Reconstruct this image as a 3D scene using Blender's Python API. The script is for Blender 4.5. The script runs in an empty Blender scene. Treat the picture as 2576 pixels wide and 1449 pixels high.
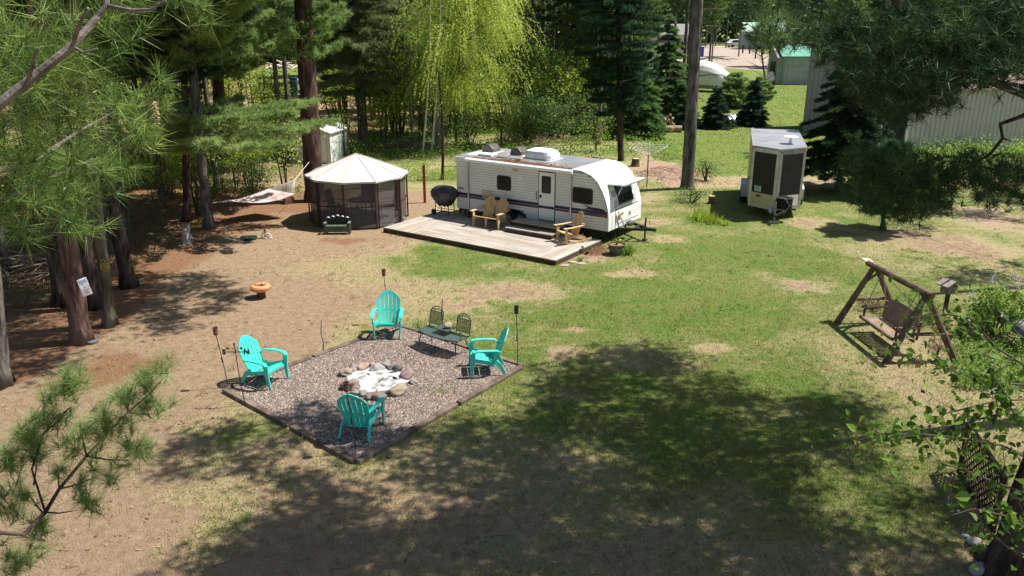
import bpy, math, random
import numpy as np
from mathutils import Vector, Matrix, Euler
sc = bpy.context.scene
COL = sc.collection
R = math.radians
# ---------------------------------------------------------------- camera, sky, sun, exposure
F, TH, CH = 2061.0, R(18.5), 7.5          # focal length in px of a 2576 px wide frame, pitch, camera height
SN, CS = math.sin(TH), math.cos(TH)
cam = bpy.data.cameras.new('camera'); camo = bpy.data.objects.new('camera', cam); COL.objects.link(camo)
camo.location = (0, 0, CH); camo.rotation_euler = (R(90) - TH, 0, 0)
cam.sensor_width = 36; cam.lens = 36 * F / 2576; cam.clip_start = 0.05; cam.clip_end = 3000
sc.camera = camo
SUN_EL, SUN_AZ = R(60), R(78)             # azimuth clockwise from +Y
SD = Vector((math.cos(SUN_EL) * math.sin(SUN_AZ), math.cos(SUN_EL) * math.cos(SUN_AZ), math.sin(SUN_EL)))
w = bpy.data.worlds.new('World'); sc.world = w; w.use_nodes = True
nt = w.node_tree; bg = nt.nodes['Background']
sky = nt.nodes.new('ShaderNodeTexSky'); sky.sky_type = 'NISHITA'; sky.sun_disc = False
sky.sun_elevation = SUN_EL; sky.sun_rotation = SUN_AZ
nt.links.new(sky.outputs[0], bg.inputs[0]); bg.inputs[1].default_value = 0.07
sl = bpy.data.lights.new('sun', 'SUN'); sl.energy = 5.0; sl.angle = R(0.5); sl.color = (1, .955, .88)
so = bpy.data.objects.new('sun', sl); COL.objects.link(so)
so.rotation_euler = SD.to_track_quat('Z', 'Y').to_euler()
sc.view_settings.view_transform = 'Standard'; sc.view_settings.look = 'None'
sc.view_settings.exposure = 0.8; sc.view_settings.gamma = 1
sc.cycles.max_bounces = 5; sc.cycles.transparent_max_bounces = 16
sc.cycles.diffuse_bounces = 3; sc.cycles.glossy_bounces = 2; sc.cycles.transmission_bounces = 3
rng = np.random.default_rng(7); random.seed(7)

def ray(px, py):
    u = (px - 1288) / F; v = (py - 724.5) / F
    return u, CS - v * SN, -(SN + v * CS)
def V(px, py, z=0.):                       # where the sight line meets the level z
    d = ray(px, py); t = (z - CH) / d[2]
    return Vector((d[0] * t, d[1] * t, z))
def W(px, py, Y):                          # ... or the distance Y
    d = ray(px, py); t = Y / d[1]
    return Vector((d[0] * t, Y, CH + d[2] * t))

# ---------------------------------------------------------------- materials
MATS = {}
def mat(name, c1, c2=None, scale=3., rough=.7, bump=0., bscale=20., metal=0., stretch=(1, 1, 1), spec=.3, lo=.35, hi=.65,
        c3=None, scale3=.7, bstretch=None, detail=5., trans=0., alpha=1., bdist=.02):
    if name in MATS: return MATS[name]
    m = bpy.data.materials.new(name); m.use_nodes = True; MATS[name] = m
    n, l = m.node_tree.nodes, m.node_tree.links
    b = n['Principled BSDF']; b.inputs['Roughness'].default_value = rough; b.inputs['Metallic'].default_value = metal
    b.inputs['Specular IOR Level'].default_value = spec
    b.inputs['Base Color'].default_value = (*c1, 1)
    if alpha < 1: b.inputs['Alpha'].default_value = alpha
    if trans: b.inputs['Transmission Weight'].default_value = trans
    tc = n.new('ShaderNodeTexCoord')
    def noise(sc_, st, det=detail):
        mp = n.new('ShaderNodeMapping'); mp.inputs['Scale'].default_value = st; l.new(tc.outputs['Object'], mp.inputs[0])
        t = n.new('ShaderNodeTexNoise'); t.inputs['Scale'].default_value = sc_; t.inputs['Detail'].default_value = det
        l.new(mp.outputs[0], t.inputs[0]); return t
    def ramp(t, lo, hi):
        r = n.new('ShaderNodeMapRange'); r.inputs[1].default_value = lo; r.inputs[2].default_value = hi
        l.new(t.outputs[0], r.inputs[0]); return r
    col = None
    if c2:
        mx = n.new('ShaderNodeMix'); mx.data_type = 'RGBA'; mx.inputs[6].default_value = (*c1, 1); mx.inputs[7].default_value = (*c2, 1)
        l.new(ramp(noise(scale, stretch), lo, hi).outputs[0], mx.inputs[0]); col = mx.outputs[2]
    if c3:
        mx = n.new('ShaderNodeMix'); mx.data_type = 'RGBA'; l.new(col, mx.inputs[6]); mx.inputs[7].default_value = (*c3, 1)
        l.new(ramp(noise(scale3, stretch), .5, .68).outputs[0], mx.inputs[0]); col = mx.outputs[2]
    if col: l.new(col, b.inputs['Base Color'])
    if bump:
        bp = n.new('ShaderNodeBump'); bp.inputs['Strength'].default_value = bump; bp.inputs['Distance'].default_value = bdist
        l.new(noise(bscale, bstretch or stretch).outputs[0], bp.inputs['Height']); l.new(bp.outputs[0], b.inputs['Normal'])
    return m

def ribbed(name, c1, c2, axis, period, rough=.45, depth=.5, dirt=.35, spec=.3, metal=0.):
    """painted sheet with ribs: real profile read as bump, dirt as noise"""
    m = mat(name, c1, c2, 1.3, rough, spec=spec, metal=metal, lo=.45, hi=.8)
    n, l = m.node_tree.nodes, m.node_tree.links
    tc = n.new('ShaderNodeTexCoord'); sp = n.new('ShaderNodeSeparateXYZ'); l.new(tc.outputs['Object'], sp.inputs[0])
    mm = n.new('ShaderNodeMath'); mm.operation = 'DIVIDE'; l.new(sp.outputs['XYZ'.index(axis)], mm.inputs[0]); mm.inputs[1].default_value = period
    fr = n.new('ShaderNodeMath'); fr.operation = 'PINGPONG'; l.new(mm.outputs[0], fr.inputs[0]); fr.inputs[1].default_value = .5
    mr = n.new('ShaderNodeMapRange'); l.new(fr.outputs[0], mr.inputs[0]); mr.inputs[1].default_value = 0; mr.inputs[2].default_value = .16
    bp = n.new('ShaderNodeBump'); bp.inputs['Strength'].default_value = depth; bp.inputs['Distance'].default_value = period * .18
    l.new(mr.outputs[0], bp.inputs['Height']); l.new(bp.outputs[0], n['Principled BSDF'].inputs['Normal'])
    return m

def foliage(name, ca, cb, cc, tr=.35, rough=.55):
    if name in MATS: return MATS[name]
    m = bpy.data.materials.new(name); m.use_nodes = True; MATS[name] = m
    n, l = m.node_tree.nodes, m.node_tree.links
    b = n['Principled BSDF']; b.inputs['Roughness'].default_value = rough; b.inputs['Specular IOR Level'].default_value = .25
    a = n.new('ShaderNodeAttribute'); a.attribute_name = 'tint'
    oi = n.new('ShaderNodeObjectInfo'); ad = n.new('ShaderNodeMath'); ad.operation = 'MULTIPLY_ADD'
    l.new(oi.outputs['Random'], ad.inputs[0]); ad.inputs[1].default_value = .22; l.new(a.outputs['Fac'], ad.inputs[2])
    r = n.new('ShaderNodeValToRGB'); l.new(ad.outputs[0], r.inputs[0])
    e = r.color_ramp.elements; e[0].color = (*ca, 1); e[0].position = .05; e[1].color = (*cc, 1); e[1].position = 1.1 if False else 1.0
    x = e.new(.55); x.color = (*cb, 1)
    t = n.new('ShaderNodeBsdfTranslucent'); l.new(r.outputs[0], t.inputs[0]); l.new(r.outputs[0], b.inputs['Base Color'])
    mx = n.new('ShaderNodeMixShader'); mx.inputs[0].default_value = tr
    l.new(b.outputs[0], mx.inputs[1]); l.new(t.outputs[0], mx.inputs[2]); l.new(mx.outputs[0], n['Material Output'].inputs[0])
    return m

# ---------------------------------------------------------------- objects
def tag(o, label=None, cat=None, group=None, kind=None):
    if label: o['label'] = label
    if cat: o['category'] = cat
    if group: o['group'] = group
    if kind: o['kind'] = kind
    return o
def thing(name, label, cat, loc=(0, 0, 0), rz=0., group=None):
    o = bpy.data.objects.new(name, None); COL.objects.link(o); o.empty_display_size = .1
    o.location = loc; o.rotation_euler = (0, 0, rz); return tag(o, label, cat, group)
def kids(o): return list(KIDS.get(o.name, []))
KIDS = {}
def adopt(o, parent):
    o.parent = parent; KIDS.setdefault(parent.name, []).append(o)
def copy_tree(o, parent=None, label=None, loc=None, rz=None, scale=None):
    c = o.copy(); COL.objects.link(c)
    if parent: adopt(c, parent)
    for ch in kids(o): copy_tree(ch, c)
    if label: c['label'] = label
    if loc is not None: c.location = loc
    if rz is not None: c.rotation_euler = (0, 0, rz)
    if scale is not None: c.scale = scale if hasattr(scale, '__len__') else (scale,) * 3
    return c

def link(name, me, parent=None, smooth=False):
    o = bpy.data.objects.new(name, me); COL.objects.link(o)
    if parent: adopt(o, parent)
    if smooth: me.polygons.foreach_set('use_smooth', np.ones(len(me.polygons), dtype=bool))
    return o

class MB:
    def __init__(s): s.v = []; s.f = []
    def add(s, vs, fs):
        k = len(s.v); s.v += [tuple(p) for p in vs]; s.f += [tuple(i + k for i in f) for f in fs]; return s
    def box(s, c, d, rot=None, taper=1.):
        x, y, z = d[0] / 2, d[1] / 2, d[2] / 2
        vs = [Vector((a * x * (taper if e > 0 else 1), b * y * (taper if e > 0 else 1), e * z)) for e in (-1, 1) for b in (-1, 1) for a in (-1, 1)]
        M_ = Euler(rot).to_matrix() if rot else None
        vs = [(M_ @ p if M_ else p) + Vector(c) for p in vs]
        return s.add(vs, [(0, 2, 3, 1), (4, 5, 7, 6), (0, 1, 5, 4), (2, 6, 7, 3), (0, 4, 6, 2), (1, 3, 7, 5)])
    def beam(s, a, b, w, t, side=None):
        a, b = Vector(a), Vector(b); return s.sweep([a, b], w, t, side)
    def sweep(s, pts, w, t, side=None):
        pts = [Vector(p) for p in pts]; n = len(pts); vs = []
        for i, p in enumerate(pts):
            d = (pts[min(i + 1, n - 1)] - pts[max(i - 1, 0)]).normalized()
            sd = Vector(side) if side else (Vector((0, 0, 1)) if abs(d.z) < .9 else Vector((0, 1, 0))).cross(d)
            sd = (sd - d * sd.dot(d)).normalized(); nn = d.cross(sd)
            ww = w[i] if hasattr(w, '__len__') else w
            vs += [p + sd * ww / 2 + nn * t / 2, p - sd * ww / 2 + nn * t / 2, p - sd * ww / 2 - nn * t / 2, p + sd * ww / 2 - nn * t / 2]
        fs = [(0, 1, 2, 3), tuple(4 * (n - 1) + i for i in (3, 2, 1, 0))]
        for i in range(n - 1):
            for j in range(4):
                fs.append((4 * i + j, 4 * i + 4 + j, 4 * i + 4 + (j + 1) % 4, 4 * i + (j + 1) % 4))
        return s.add(vs, fs)
    def tube(s, pts, r, n=8, cap=True):
        pts = [Vector(p) for p in pts]; m = len(pts); vs = []; up = None
        for i, p in enumerate(pts):
            d = (pts[min(i + 1, m - 1)] - pts[max(i - 1, 0)]).normalized()
            if up is None: up = Vector((1, 0, 0)) if abs(d.x) < .8 else Vector((0, 1, 0))
            a = (up - d * up.dot(d)).normalized(); b = d.cross(a); up = a
            rr = r[i] if hasattr(r, '__len__') else r
            for j in range(n):
                t = 2 * math.pi * j / n; vs.append(p + (a * math.cos(t) + b * math.sin(t)) * rr)
        fs = [tuple(n * i + k for k in (j, (j + 1) % n)) + tuple(n * (i + 1) + k for k in ((j + 1) % n, j)) for i in range(m - 1) for j in range(n)]
        if cap: fs += [tuple(reversed(range(n))), tuple(n * (m - 1) + j for j in range(n))]
        return s.add(vs, fs)
    def prism(s, poly, h0, h1, axis='z'):
        n = len(poly)
        P = lambda p, h: {'z': (p[0], p[1], h), 'y': (p[0], h, p[1]), 'x': (h, p[0], p[1])}[axis]
        vs = [P(p, h0) for p in poly] + [P(p, h1) for p in poly]
        return s.add(vs, [tuple(reversed(range(n))), tuple(range(n, 2 * n))] + [(i, (i + 1) % n, n + (i + 1) % n, n + i) for i in range(n)])
    def lathe(s, prof, c=(0, 0, 0), n=20):
        vs = []; m = len(prof)
        for r, z in prof:
            for j in range(n):
                t = 2 * math.pi * j / n; vs.append((c[0] + r * math.cos(t), c[1] + r * math.sin(t), c[2] + z))
        fs = [(n * i + j, n * i + (j + 1) % n, n * (i + 1) + (j + 1) % n, n * (i + 1) + j) for i in range(m - 1) for j in range(n)]
        fs += [tuple(reversed(range(n))), tuple(n * (m - 1) + j for j in range(n))]
        return s.add(vs, fs)
    def blob(s, c, d, sub=2, amp=.12, seed=0, rot=None):
        import bmesh
        bm = bmesh.new(); bmesh.ops.create_icosphere(bm, subdivisions=sub, radius=1)
        rr = random.Random(seed); ph = [rr.uniform(0, 6) for _ in range(6)]
        M_ = Euler(rot).to_matrix() if rot else Matrix.Identity(3)
        vs = []
        for v in bm.verts:
            p = v.co; k = 1 + amp * (math.sin(2.3 * p.x + ph[0]) * math.sin(2.7 * p.y + ph[1]) + .6 * math.sin(4 * p.z + ph[2] + 3 * p.x) + .35 * math.sin(7 * p.y + ph[3] + 5 * p.z))
            q = M_ @ Vector((p.x * d[0] * k, p.y * d[1] * k, p.z * d[2] * k)); vs.append(q + Vector(c))
        fs = [tuple(v.index for v in f.verts) for f in bm.faces]; bm.free()
        return s.add(vs, fs)
    def build(s, name, m, parent=None, smooth=False, bevel=0., auto=False):
        me = bpy.data.meshes.new(name); me.from_pydata(s.v, [], s.f); me.materials.append(m); me.update()
        o = link(name, me, parent, smooth)
        if bevel:
            bv = o.modifiers.new('bevel', 'BEVEL'); bv.width = bevel; bv.segments = 2; bv.limit_method = 'ANGLE'; bv.harden_normals = False
        return o

def text(body, size, m, parent, loc, rot, name='lettering', ext=.002, shear=0., align='LEFT', bold=0.):
    c = bpy.data.curves.new('t', 'FONT'); c.body = body; c.size = size; c.extrude = ext; c.shear = shear; c.align_x = align; c.offset = bold
    o = bpy.data.objects.new('t', c); COL.objects.link(o)
    bpy.context.view_layer.update()
    me = bpy.data.meshes.new_from_object(o.evaluated_get(bpy.context.evaluated_depsgraph_get()))
    bpy.data.objects.remove(o); me.materials.clear(); me.materials.append(m)
    q = link(name, me, parent); q.location = loc; q.rotation_euler = rot
    return q

# ---------------------------------------------------------------- leaves and needles
class Leaf:
    """collects many small triangles / quads with a per-vertex tint"""
    def __init__(s): s.V = []; s.T = []; s.n = 0; s.I = []; s.S = []
    def tufts(s, C, D, k=12, L=.15, w=.01, spread=.8, tint=.5, tj=.15, back=.0, lj=.25, flat=1.):
        C = np.asarray(C, float).reshape(-1, 3); D = np.asarray(D, float).reshape(-1, 3); n = len(C)
        if not n: return
        c = np.repeat(C, k, 0); d = np.repeat(D, k, 0)
        rn = rng.normal(size=c.shape) * spread; rn[:, 2] *= flat
        d = d + rn; d /= np.linalg.norm(d, axis=1, keepdims=True) + 1e-9
        c = c + np.repeat(D, k, 0) * (rng.random((len(c), 1)) - .5) * back
        l = L * (1 + lj * rng.normal(size=(len(c), 1))).clip(.3, 1.6)
        sd = np.cross(d, rng.normal(size=d.shape)); sd /= np.linalg.norm(sd, axis=1, keepdims=True) + 1e-9
        v = np.stack([c - sd * w / 2, c + sd * w / 2, c + d * l], 1).reshape(-1, 3)
        t = np.repeat(np.broadcast_to(np.asarray(tint, float), (n,)), k) + tj * rng.normal(size=len(c))
        s._add(v, np.repeat(t, 3), 3)
    def leaves(s, C, size=.06, tint=.5, tj=.18, asp=.6, up=.6, sj=.3, droop=0.):
        C = np.asarray(C, float).reshape(-1, 3); n = len(C)
        if not n: return
        nr = rng.normal(size=(n, 3)); nr[:, 2] = np.abs(nr[:, 2]) + up; nr /= np.linalg.norm(nr, axis=1, keepdims=True)
        a = np.cross(nr, rng.normal(size=(n, 3))); a[:, 2] -= droop; a /= np.linalg.norm(a, axis=1, keepdims=True) + 1e-9
        b = np.cross(nr, a); z = size * (1 + sj * rng.normal(size=(n, 1))).clip(.4, 1.8)
        v = np.stack([C - a * z * .5, C + b * z * asp * .5 - a * z * .08, C + a * z * .5, C - b * z * asp * .5 - a * z * .08], 1).reshape(-1, 3)
        t = np.broadcast_to(np.asarray(tint, float), (n,)) + tj * rng.normal(size=n)
        s._add(v, np.repeat(t, 4), 4)
    def leaf6(s, C, size=.06, tint=.5, tj=.18, asp=.75, up=.2, sj=.3, droop=.6, fold=.25):
        """broad leaves of two halves folded along the midrib"""
        C = np.asarray(C, float).reshape(-1, 3); n = len(C)
        nr = rng.normal(size=(n, 3)); nr[:, 2] = np.abs(nr[:, 2]) + up; nr /= np.linalg.norm(nr, axis=1, keepdims=True)
        a = np.cross(nr, rng.normal(size=(n, 3))); a[:, 2] -= droop; a /= np.linalg.norm(a, axis=1, keepdims=True)
        b = np.cross(nr, a); b /= np.linalg.norm(b, axis=1, keepdims=True); z = size * (1 + sj * rng.normal(size=(n, 1))).clip(.45, 1.7); f = fold * z
        B0, T0 = C - a * z * .5, C + a * z * .5; t = np.broadcast_to(np.asarray(tint, float), (n,)) + tj * rng.normal(size=n)
        for g in (1, -1):
            p1 = C + g * b * z * asp * .46 - a * z * .22 + nr * f * .7; p2 = C + g * b * z * asp * .42 + a * z * .16 + nr * f * .7
            s._add(np.stack([B0, p1, p2, T0] if g > 0 else [B0, T0, p2, p1], 1).reshape(-1, 3), np.repeat(t + .05 * g, 4), 4)
    def strands(s, C, D, L, w=.012, seg=4, tint=.5, tj=.12, grav=.5, per=6, leaf=.07, lw=.018):
        """hanging twigs with narrow leaves"""
        C = np.asarray(C, float); D = np.asarray(D, float); n = len(C); p = C.copy(); d = D.copy()
        t0 = np.broadcast_to(np.asarray(tint, float), (n,)) + tj * rng.normal(size=n)
        for i in range(seg):
            d[:, 2] -= grav; d /= np.linalg.norm(d, axis=1, keepdims=True)
            q = p + d * (np.asarray(L).reshape(-1, 1) / seg)
            for j in range(per):
                f = rng.random((n, 1)); c = p * (1 - f) + q * f
                dd = d + rng.normal(size=d.shape) * .85; dd /= np.linalg.norm(dd, axis=1, keepdims=True)
                sd = np.cross(dd, rng.normal(size=dd.shape)); sd /= np.linalg.norm(sd, axis=1, keepdims=True)
                v = np.stack([c - sd * lw / 2, c + sd * lw / 2, c + dd * leaf], 1).reshape(-1, 3)
                s._add(v, np.repeat(t0 + .1 * rng.normal(size=n), 3), 3)
            p = q
    def _add(s, v, t, k):
        s.V.append(v.astype(np.float32)); s.T.append(np.clip(t, 0, 1).astype(np.float32))
        s.I.append(np.arange(s.n, s.n + len(v), dtype=np.int32)); s.S.append((len(v) // k, k)); s.n += len(v)
    def build(s, name, m, parent=None):
        me = bpy.data.meshes.new(name); v = np.concatenate(s.V); t = np.concatenate(s.T)
        me.vertices.add(len(v)); me.vertices.foreach_set('co', v.ravel())
        tot = np.concatenate([np.full(a, k, dtype=np.int32) for a, k in s.S]); st = np.concatenate([[0], np.cumsum(tot)[:-1]]).astype(np.int32)
        me.loops.add(len(v)); me.loops.foreach_set('vertex_index', np.arange(len(v), dtype=np.int32))
        me.polygons.add(len(tot)); me.polygons.foreach_set('loop_start', st)
        a = me.attributes.new('tint', 'FLOAT', 'POINT'); a.data.foreach_set('value', t)
        me.materials.append(m); me.update(); me.validate()
        return link(name, me, parent)

def fbm(x, y, s, seed=0):
    """cheap smooth value noise, -1..1"""
    r = np.random.default_rng(seed); g = r.random((64, 64)) * 2 - 1; o = 0; amp = 1.
    for k in range(4):
        u, v = x * s * 2 ** k, y * s * 2 ** k; i, j = np.floor(u).astype(int), np.floor(v).astype(int)
        a, b = u - i, v - j; a = a * a * (3 - 2 * a); b = b * b * (3 - 2 * b); i0, i1, j0, j1 = i % 64, (i + 1) % 64, j % 64, (j + 1) % 64
        o = o + amp * ((g[i0, j0] * (1 - a) + g[i1, j0] * a) * (1 - b) + (g[i0, j1] * (1 - a) + g[i1, j1] * a) * b); amp *= .5
    return o / 1.4
def ss(a, b, x): t = np.clip((x - a) / (b - a), 0, 1); return t * t * (3 - 2 * t)
# ---------------------------------------------------------------- ground
PIT = [V(565, 985).xy, V(898, 1168).xy, V(1315, 925).xy, V(1005, 822).xy]       # left, front, right, back corner of the fire place
def blob2(x, y, cx, cy, rx, ry, ang=0.):
    c, s_ = math.cos(ang), math.sin(ang); u = (x - cx) * c + (y - cy) * s_; v = -(x - cx) * s_ + (y - cy) * c
    return np.clip(1.25 - np.sqrt((u / rx) ** 2 + (v / ry) ** 2) + .55 * fbm(x, y, 1.9, 3) + .25 * fbm(x, y, 6., 8), 0, 1)
def pxblob(x, y, px, py, wx, wy):                                               # a patch of ground given by its centre and extent
    c = V(px, py); a = V(px + wx, py); b = V(px, py - wy); d = V(px, py + wy)
    return blob2(x, y, c.x, (b.y + d.y) / 2, (a - c).length, max(.15, (b.y - d.y) / 2))
def lawnpx(x, y):
    px = 1288 + F * x / (y * CS + CH * SN); return ((px > 1590) | ((px > 630) & (px < 775) & (y < 128))) * 1.
def cover(x, y):
    """grass, needle litter, wood chips at a ground point"""
    n1, n2 = fbm(x, y, .35, 1), fbm(x, y, 1.3, 2)
    g = ss(-6.6, -2.2, x + 1.3 * n1 - .06 * (y - 15)) * .84
    g = np.where((y > 27.5) & (x < -3.2), g * .2, g)
    g += .38 * ss(26.2, 24, y) * ss(22, 24.5, y) * ss(-8.5, -6, x) * ss(0, -3, x)
    g += .42 * blob2(x, y, -5.2, 12.2, 1.8, 1.6) + .3 * blob2(x, y, -4.8, 10.2, 1.5, 1.2)
    g -= .42 * ss(14.6, 11.5, y + .3 * x * (x > 0) + .8 * n1) ; g -= .3 * ss(6.5, 9.5, x) * ss(20, 17.5, y)
    g = g * .88 + .17 * n1 + .17 * n2 - .02
    for p in ((1270, 735, 190, 24), (1415, 893, 52, 26), (1800, 875, 55, 14), (1580, 690, 60, 10), (1450, 830, 40, 10), (2020, 720, 60, 18),
              (1690, 600, 60, 10), (2450, 630, 150, 45), (2300, 600, 120, 26), (1150, 770, 90, 20), (2040, 560, 60, 12), (1640, 560, 40, 10)):
        g = g * (1 - .8 * pxblob(x, y, *p))
    for p in ((1700, 790, 260, 70), (1480, 800, 140, 40), (1900, 640, 200, 36), (1150, 640, 180, 22), (1560, 1000, 160, 60)):
        g = g + .34 * pxblob(x, y, *p)
    far = ss(36, 38, y)
    lawn = ss(7.2, 8.5, x + .5 * n1) * ss(38, 41, y)
    g = g * (1 - far) + far * (.95 * lawn + (1 - lawn) * (.25 + .3 * (x < -3)))
    g = np.where(y > 62, .55 + .4 * lawnpx(x, y) + .1 * n1, g); g = np.where((y > 37) & (y < 62) & (x < -9), .6 + .3 * n1, g)
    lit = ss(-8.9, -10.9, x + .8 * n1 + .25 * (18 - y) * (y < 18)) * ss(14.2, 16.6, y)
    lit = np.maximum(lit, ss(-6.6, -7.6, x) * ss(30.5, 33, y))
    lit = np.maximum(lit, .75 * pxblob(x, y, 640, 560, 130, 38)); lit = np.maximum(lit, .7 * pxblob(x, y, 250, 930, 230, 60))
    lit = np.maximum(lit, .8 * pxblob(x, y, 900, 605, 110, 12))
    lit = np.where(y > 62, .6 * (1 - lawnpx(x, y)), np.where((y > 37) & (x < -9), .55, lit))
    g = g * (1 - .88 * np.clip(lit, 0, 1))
    wf = (y > 36) & (y < 62) & (x > -9.5) & (x < 7.2); g = np.where(wf, .62 + .35 * n1, g); lit = np.where(wf, .2, lit)
    chip = np.maximum(pxblob(x, y, 1680, 435, 75, 34), pxblob(x, y, 1345, 352, 70, 26))
    chip = np.maximum(chip, .8 * pxblob(x, y, 1490, 640, 60, 18)); chip = np.maximum(chip, .75 * pxblob(x, y, 2500, 550, 110, 34))
    chip = np.maximum(chip, .6 * pxblob(x, y, 2470, 1250, 110, 70))
    g = g * (1 - .85 * chip)
    return np.clip(g, 0, 1), np.clip(lit, 0, 1), np.clip(chip, 0, 1)
xs = np.concatenate([[-900, -300, -120, -70], np.arange(-45, -16, 1.), np.arange(-16, 16, .14), np.arange(16, 60, 1.), [80, 140, 300, 900]])
ys = np.concatenate([[-60, -10, 2], np.arange(6, 34, .14), np.arange(34, 70, .4), np.arange(70, 130, 2.), [160, 220, 400, 1500]])
X, Y = np.meshgrid(xs, ys); nx, ny = len(xs), len(ys)
Z = .03 * fbm(X, Y, .25, 5) * ss(-1, 8, Y) * ss(60, 40, Y) * 0 + 0 * X
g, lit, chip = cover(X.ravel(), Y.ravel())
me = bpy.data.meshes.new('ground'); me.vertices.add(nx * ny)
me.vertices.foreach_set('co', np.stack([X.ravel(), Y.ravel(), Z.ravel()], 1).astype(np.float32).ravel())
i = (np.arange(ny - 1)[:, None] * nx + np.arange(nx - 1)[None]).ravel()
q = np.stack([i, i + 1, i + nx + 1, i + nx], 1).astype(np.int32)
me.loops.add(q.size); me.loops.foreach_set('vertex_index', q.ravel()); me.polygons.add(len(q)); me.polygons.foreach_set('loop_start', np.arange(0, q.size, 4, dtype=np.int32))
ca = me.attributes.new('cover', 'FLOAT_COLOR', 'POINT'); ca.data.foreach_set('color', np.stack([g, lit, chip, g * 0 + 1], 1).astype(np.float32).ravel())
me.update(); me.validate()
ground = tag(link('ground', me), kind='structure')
gm = bpy.data.materials.new('yard ground'); gm.use_nodes = True; me.materials.append(gm)
n, l = gm.node_tree.nodes, gm.node_tree.links; b = n['Principled BSDF']; b.inputs['Roughness'].default_value = .95; b.inputs['Specular IOR Level'].default_value = .1
tc = n.new('ShaderNodeTexCoord'); at = n.new('ShaderNodeAttribute'); at.attribute_name = 'cover'
sp = n.new('ShaderNodeSeparateColor'); l.new(at.outputs['Color'], sp.inputs[0])
def gnoise(s, det=6, rough=.6):
    t = n.new('ShaderNodeTexNoise'); t.inputs['Scale'].default_value = s; t.inputs['Detail'].default_value = det; t.inputs['Roughness'].default_value = rough
    l.new(tc.outputs['Object'], t.inputs[0]); return t.outputs[0]
def gmap(s, a, b_, c=0., d=1.):
    t = n.new('ShaderNodeMapRange'); t.inputs[1].default_value = a; t.inputs[2].default_value = b_; t.inputs[3].default_value = c; t.inputs[4].default_value = d
    l.new(s, t.inputs[0]); return t.outputs[0]
def gmix(f, a, c):
    t = n.new('ShaderNodeMix'); t.data_type = 'RGBA'; l.new(f, t.inputs[0]) if not isinstance(f, float) else None
    for k, v in ((6, a), (7, c)):
        if isinstance(v, tuple): t.inputs[k].default_value = (*v, 1)
        else: l.new(v, t.inputs[k])
    return t.outputs[2]
def gmath(op, a, c):
    t = n.new('ShaderNodeMath'); t.operation = op
    for k, v in ((0, a), (1, c)):
        if isinstance(v, (int, float)): t.inputs[k].default_value = v
        else: l.new(v, t.inputs[k])
    return t.outputs[0]
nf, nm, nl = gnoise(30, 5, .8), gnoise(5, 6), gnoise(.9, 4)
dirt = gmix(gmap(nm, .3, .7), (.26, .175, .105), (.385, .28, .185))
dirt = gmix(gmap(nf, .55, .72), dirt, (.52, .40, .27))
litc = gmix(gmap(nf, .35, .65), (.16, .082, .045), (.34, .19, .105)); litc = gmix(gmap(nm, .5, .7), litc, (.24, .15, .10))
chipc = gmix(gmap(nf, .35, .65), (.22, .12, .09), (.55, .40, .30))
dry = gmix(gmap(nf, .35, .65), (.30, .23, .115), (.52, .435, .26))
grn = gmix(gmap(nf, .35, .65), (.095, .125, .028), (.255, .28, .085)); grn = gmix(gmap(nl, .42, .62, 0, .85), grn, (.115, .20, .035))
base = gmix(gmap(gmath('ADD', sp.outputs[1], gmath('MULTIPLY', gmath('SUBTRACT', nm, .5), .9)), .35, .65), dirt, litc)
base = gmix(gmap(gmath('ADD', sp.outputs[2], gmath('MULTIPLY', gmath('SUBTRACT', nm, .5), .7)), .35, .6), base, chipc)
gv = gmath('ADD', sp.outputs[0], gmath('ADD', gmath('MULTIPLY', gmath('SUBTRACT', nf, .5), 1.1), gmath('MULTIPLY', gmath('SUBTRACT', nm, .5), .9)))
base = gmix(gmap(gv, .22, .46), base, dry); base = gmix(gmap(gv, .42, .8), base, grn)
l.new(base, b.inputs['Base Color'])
bp = n.new('ShaderNodeBump'); bp.inputs['Strength'].default_value = .9; bp.inputs['Distance'].default_value = .07
l.new(gmath('ADD', nf, gmath('MULTIPLY', nm, 1.5)), bp.inputs['Height']); l.new(bp.outputs[0], b.inputs['Normal'])

# grass blades: dry and green, standing where the lawn grows
def in_poly(x, y, P):
    o = np.ones_like(x, bool)
    for a, c in zip(P, P[1:] + P[:1]): o &= ((c[0] - a[0]) * (y - a[1]) - (c[1] - a[1]) * (x - a[0])) > 0
    return o
def blades(N, x0, x1, y0, y1, h, wd, seed):
    r = np.random.default_rng(seed); yy = y0 * (y1 / y0) ** r.random(N); xx = r.uniform(-1, 1, N) * (yy * .66 + 1)
    k = (xx > x0) & (xx < x1); xx, yy = xx[k], yy[k]
    g_, l_, c_ = cover(xx, yy); k = (r.random(len(xx)) < np.clip(g_ * 1.25 + .06, 0, 1)) & ~in_poly(xx, yy, PIT)
    xx, yy, g_ = xx[k], yy[k], g_[k]
    for P in (DECKP,): k = ~in_poly(xx, yy, P); xx, yy, g_ = xx[k], yy[k], g_[k]
    C = np.stack([xx, yy, xx * 0 - .004], 1); D = np.zeros_like(C); D[:, 2] = 1
    G = Leaf(); tt = np.clip(-.02 + .80 * g_ + .28 * fbm(xx, yy, 1.1, 9) + .3 * r.normal(size=len(xx)), 0, 1)
    G.tufts(C, D, 1, h, wd, .65, tt, .1, lj=.3); return G
DECKP = [V(965, 572).xy, V(1398, 660).xy, V(1515, 600).xy, V(1060, 505).xy]
gmt = foliage('grass blades', (.50, .40, .24), (.33, .34, .10), (.13, .215, .032), .3, .7)
G1 = blades(620000, -16, 16, 9.0, 34, .055, .011, 11)
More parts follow.
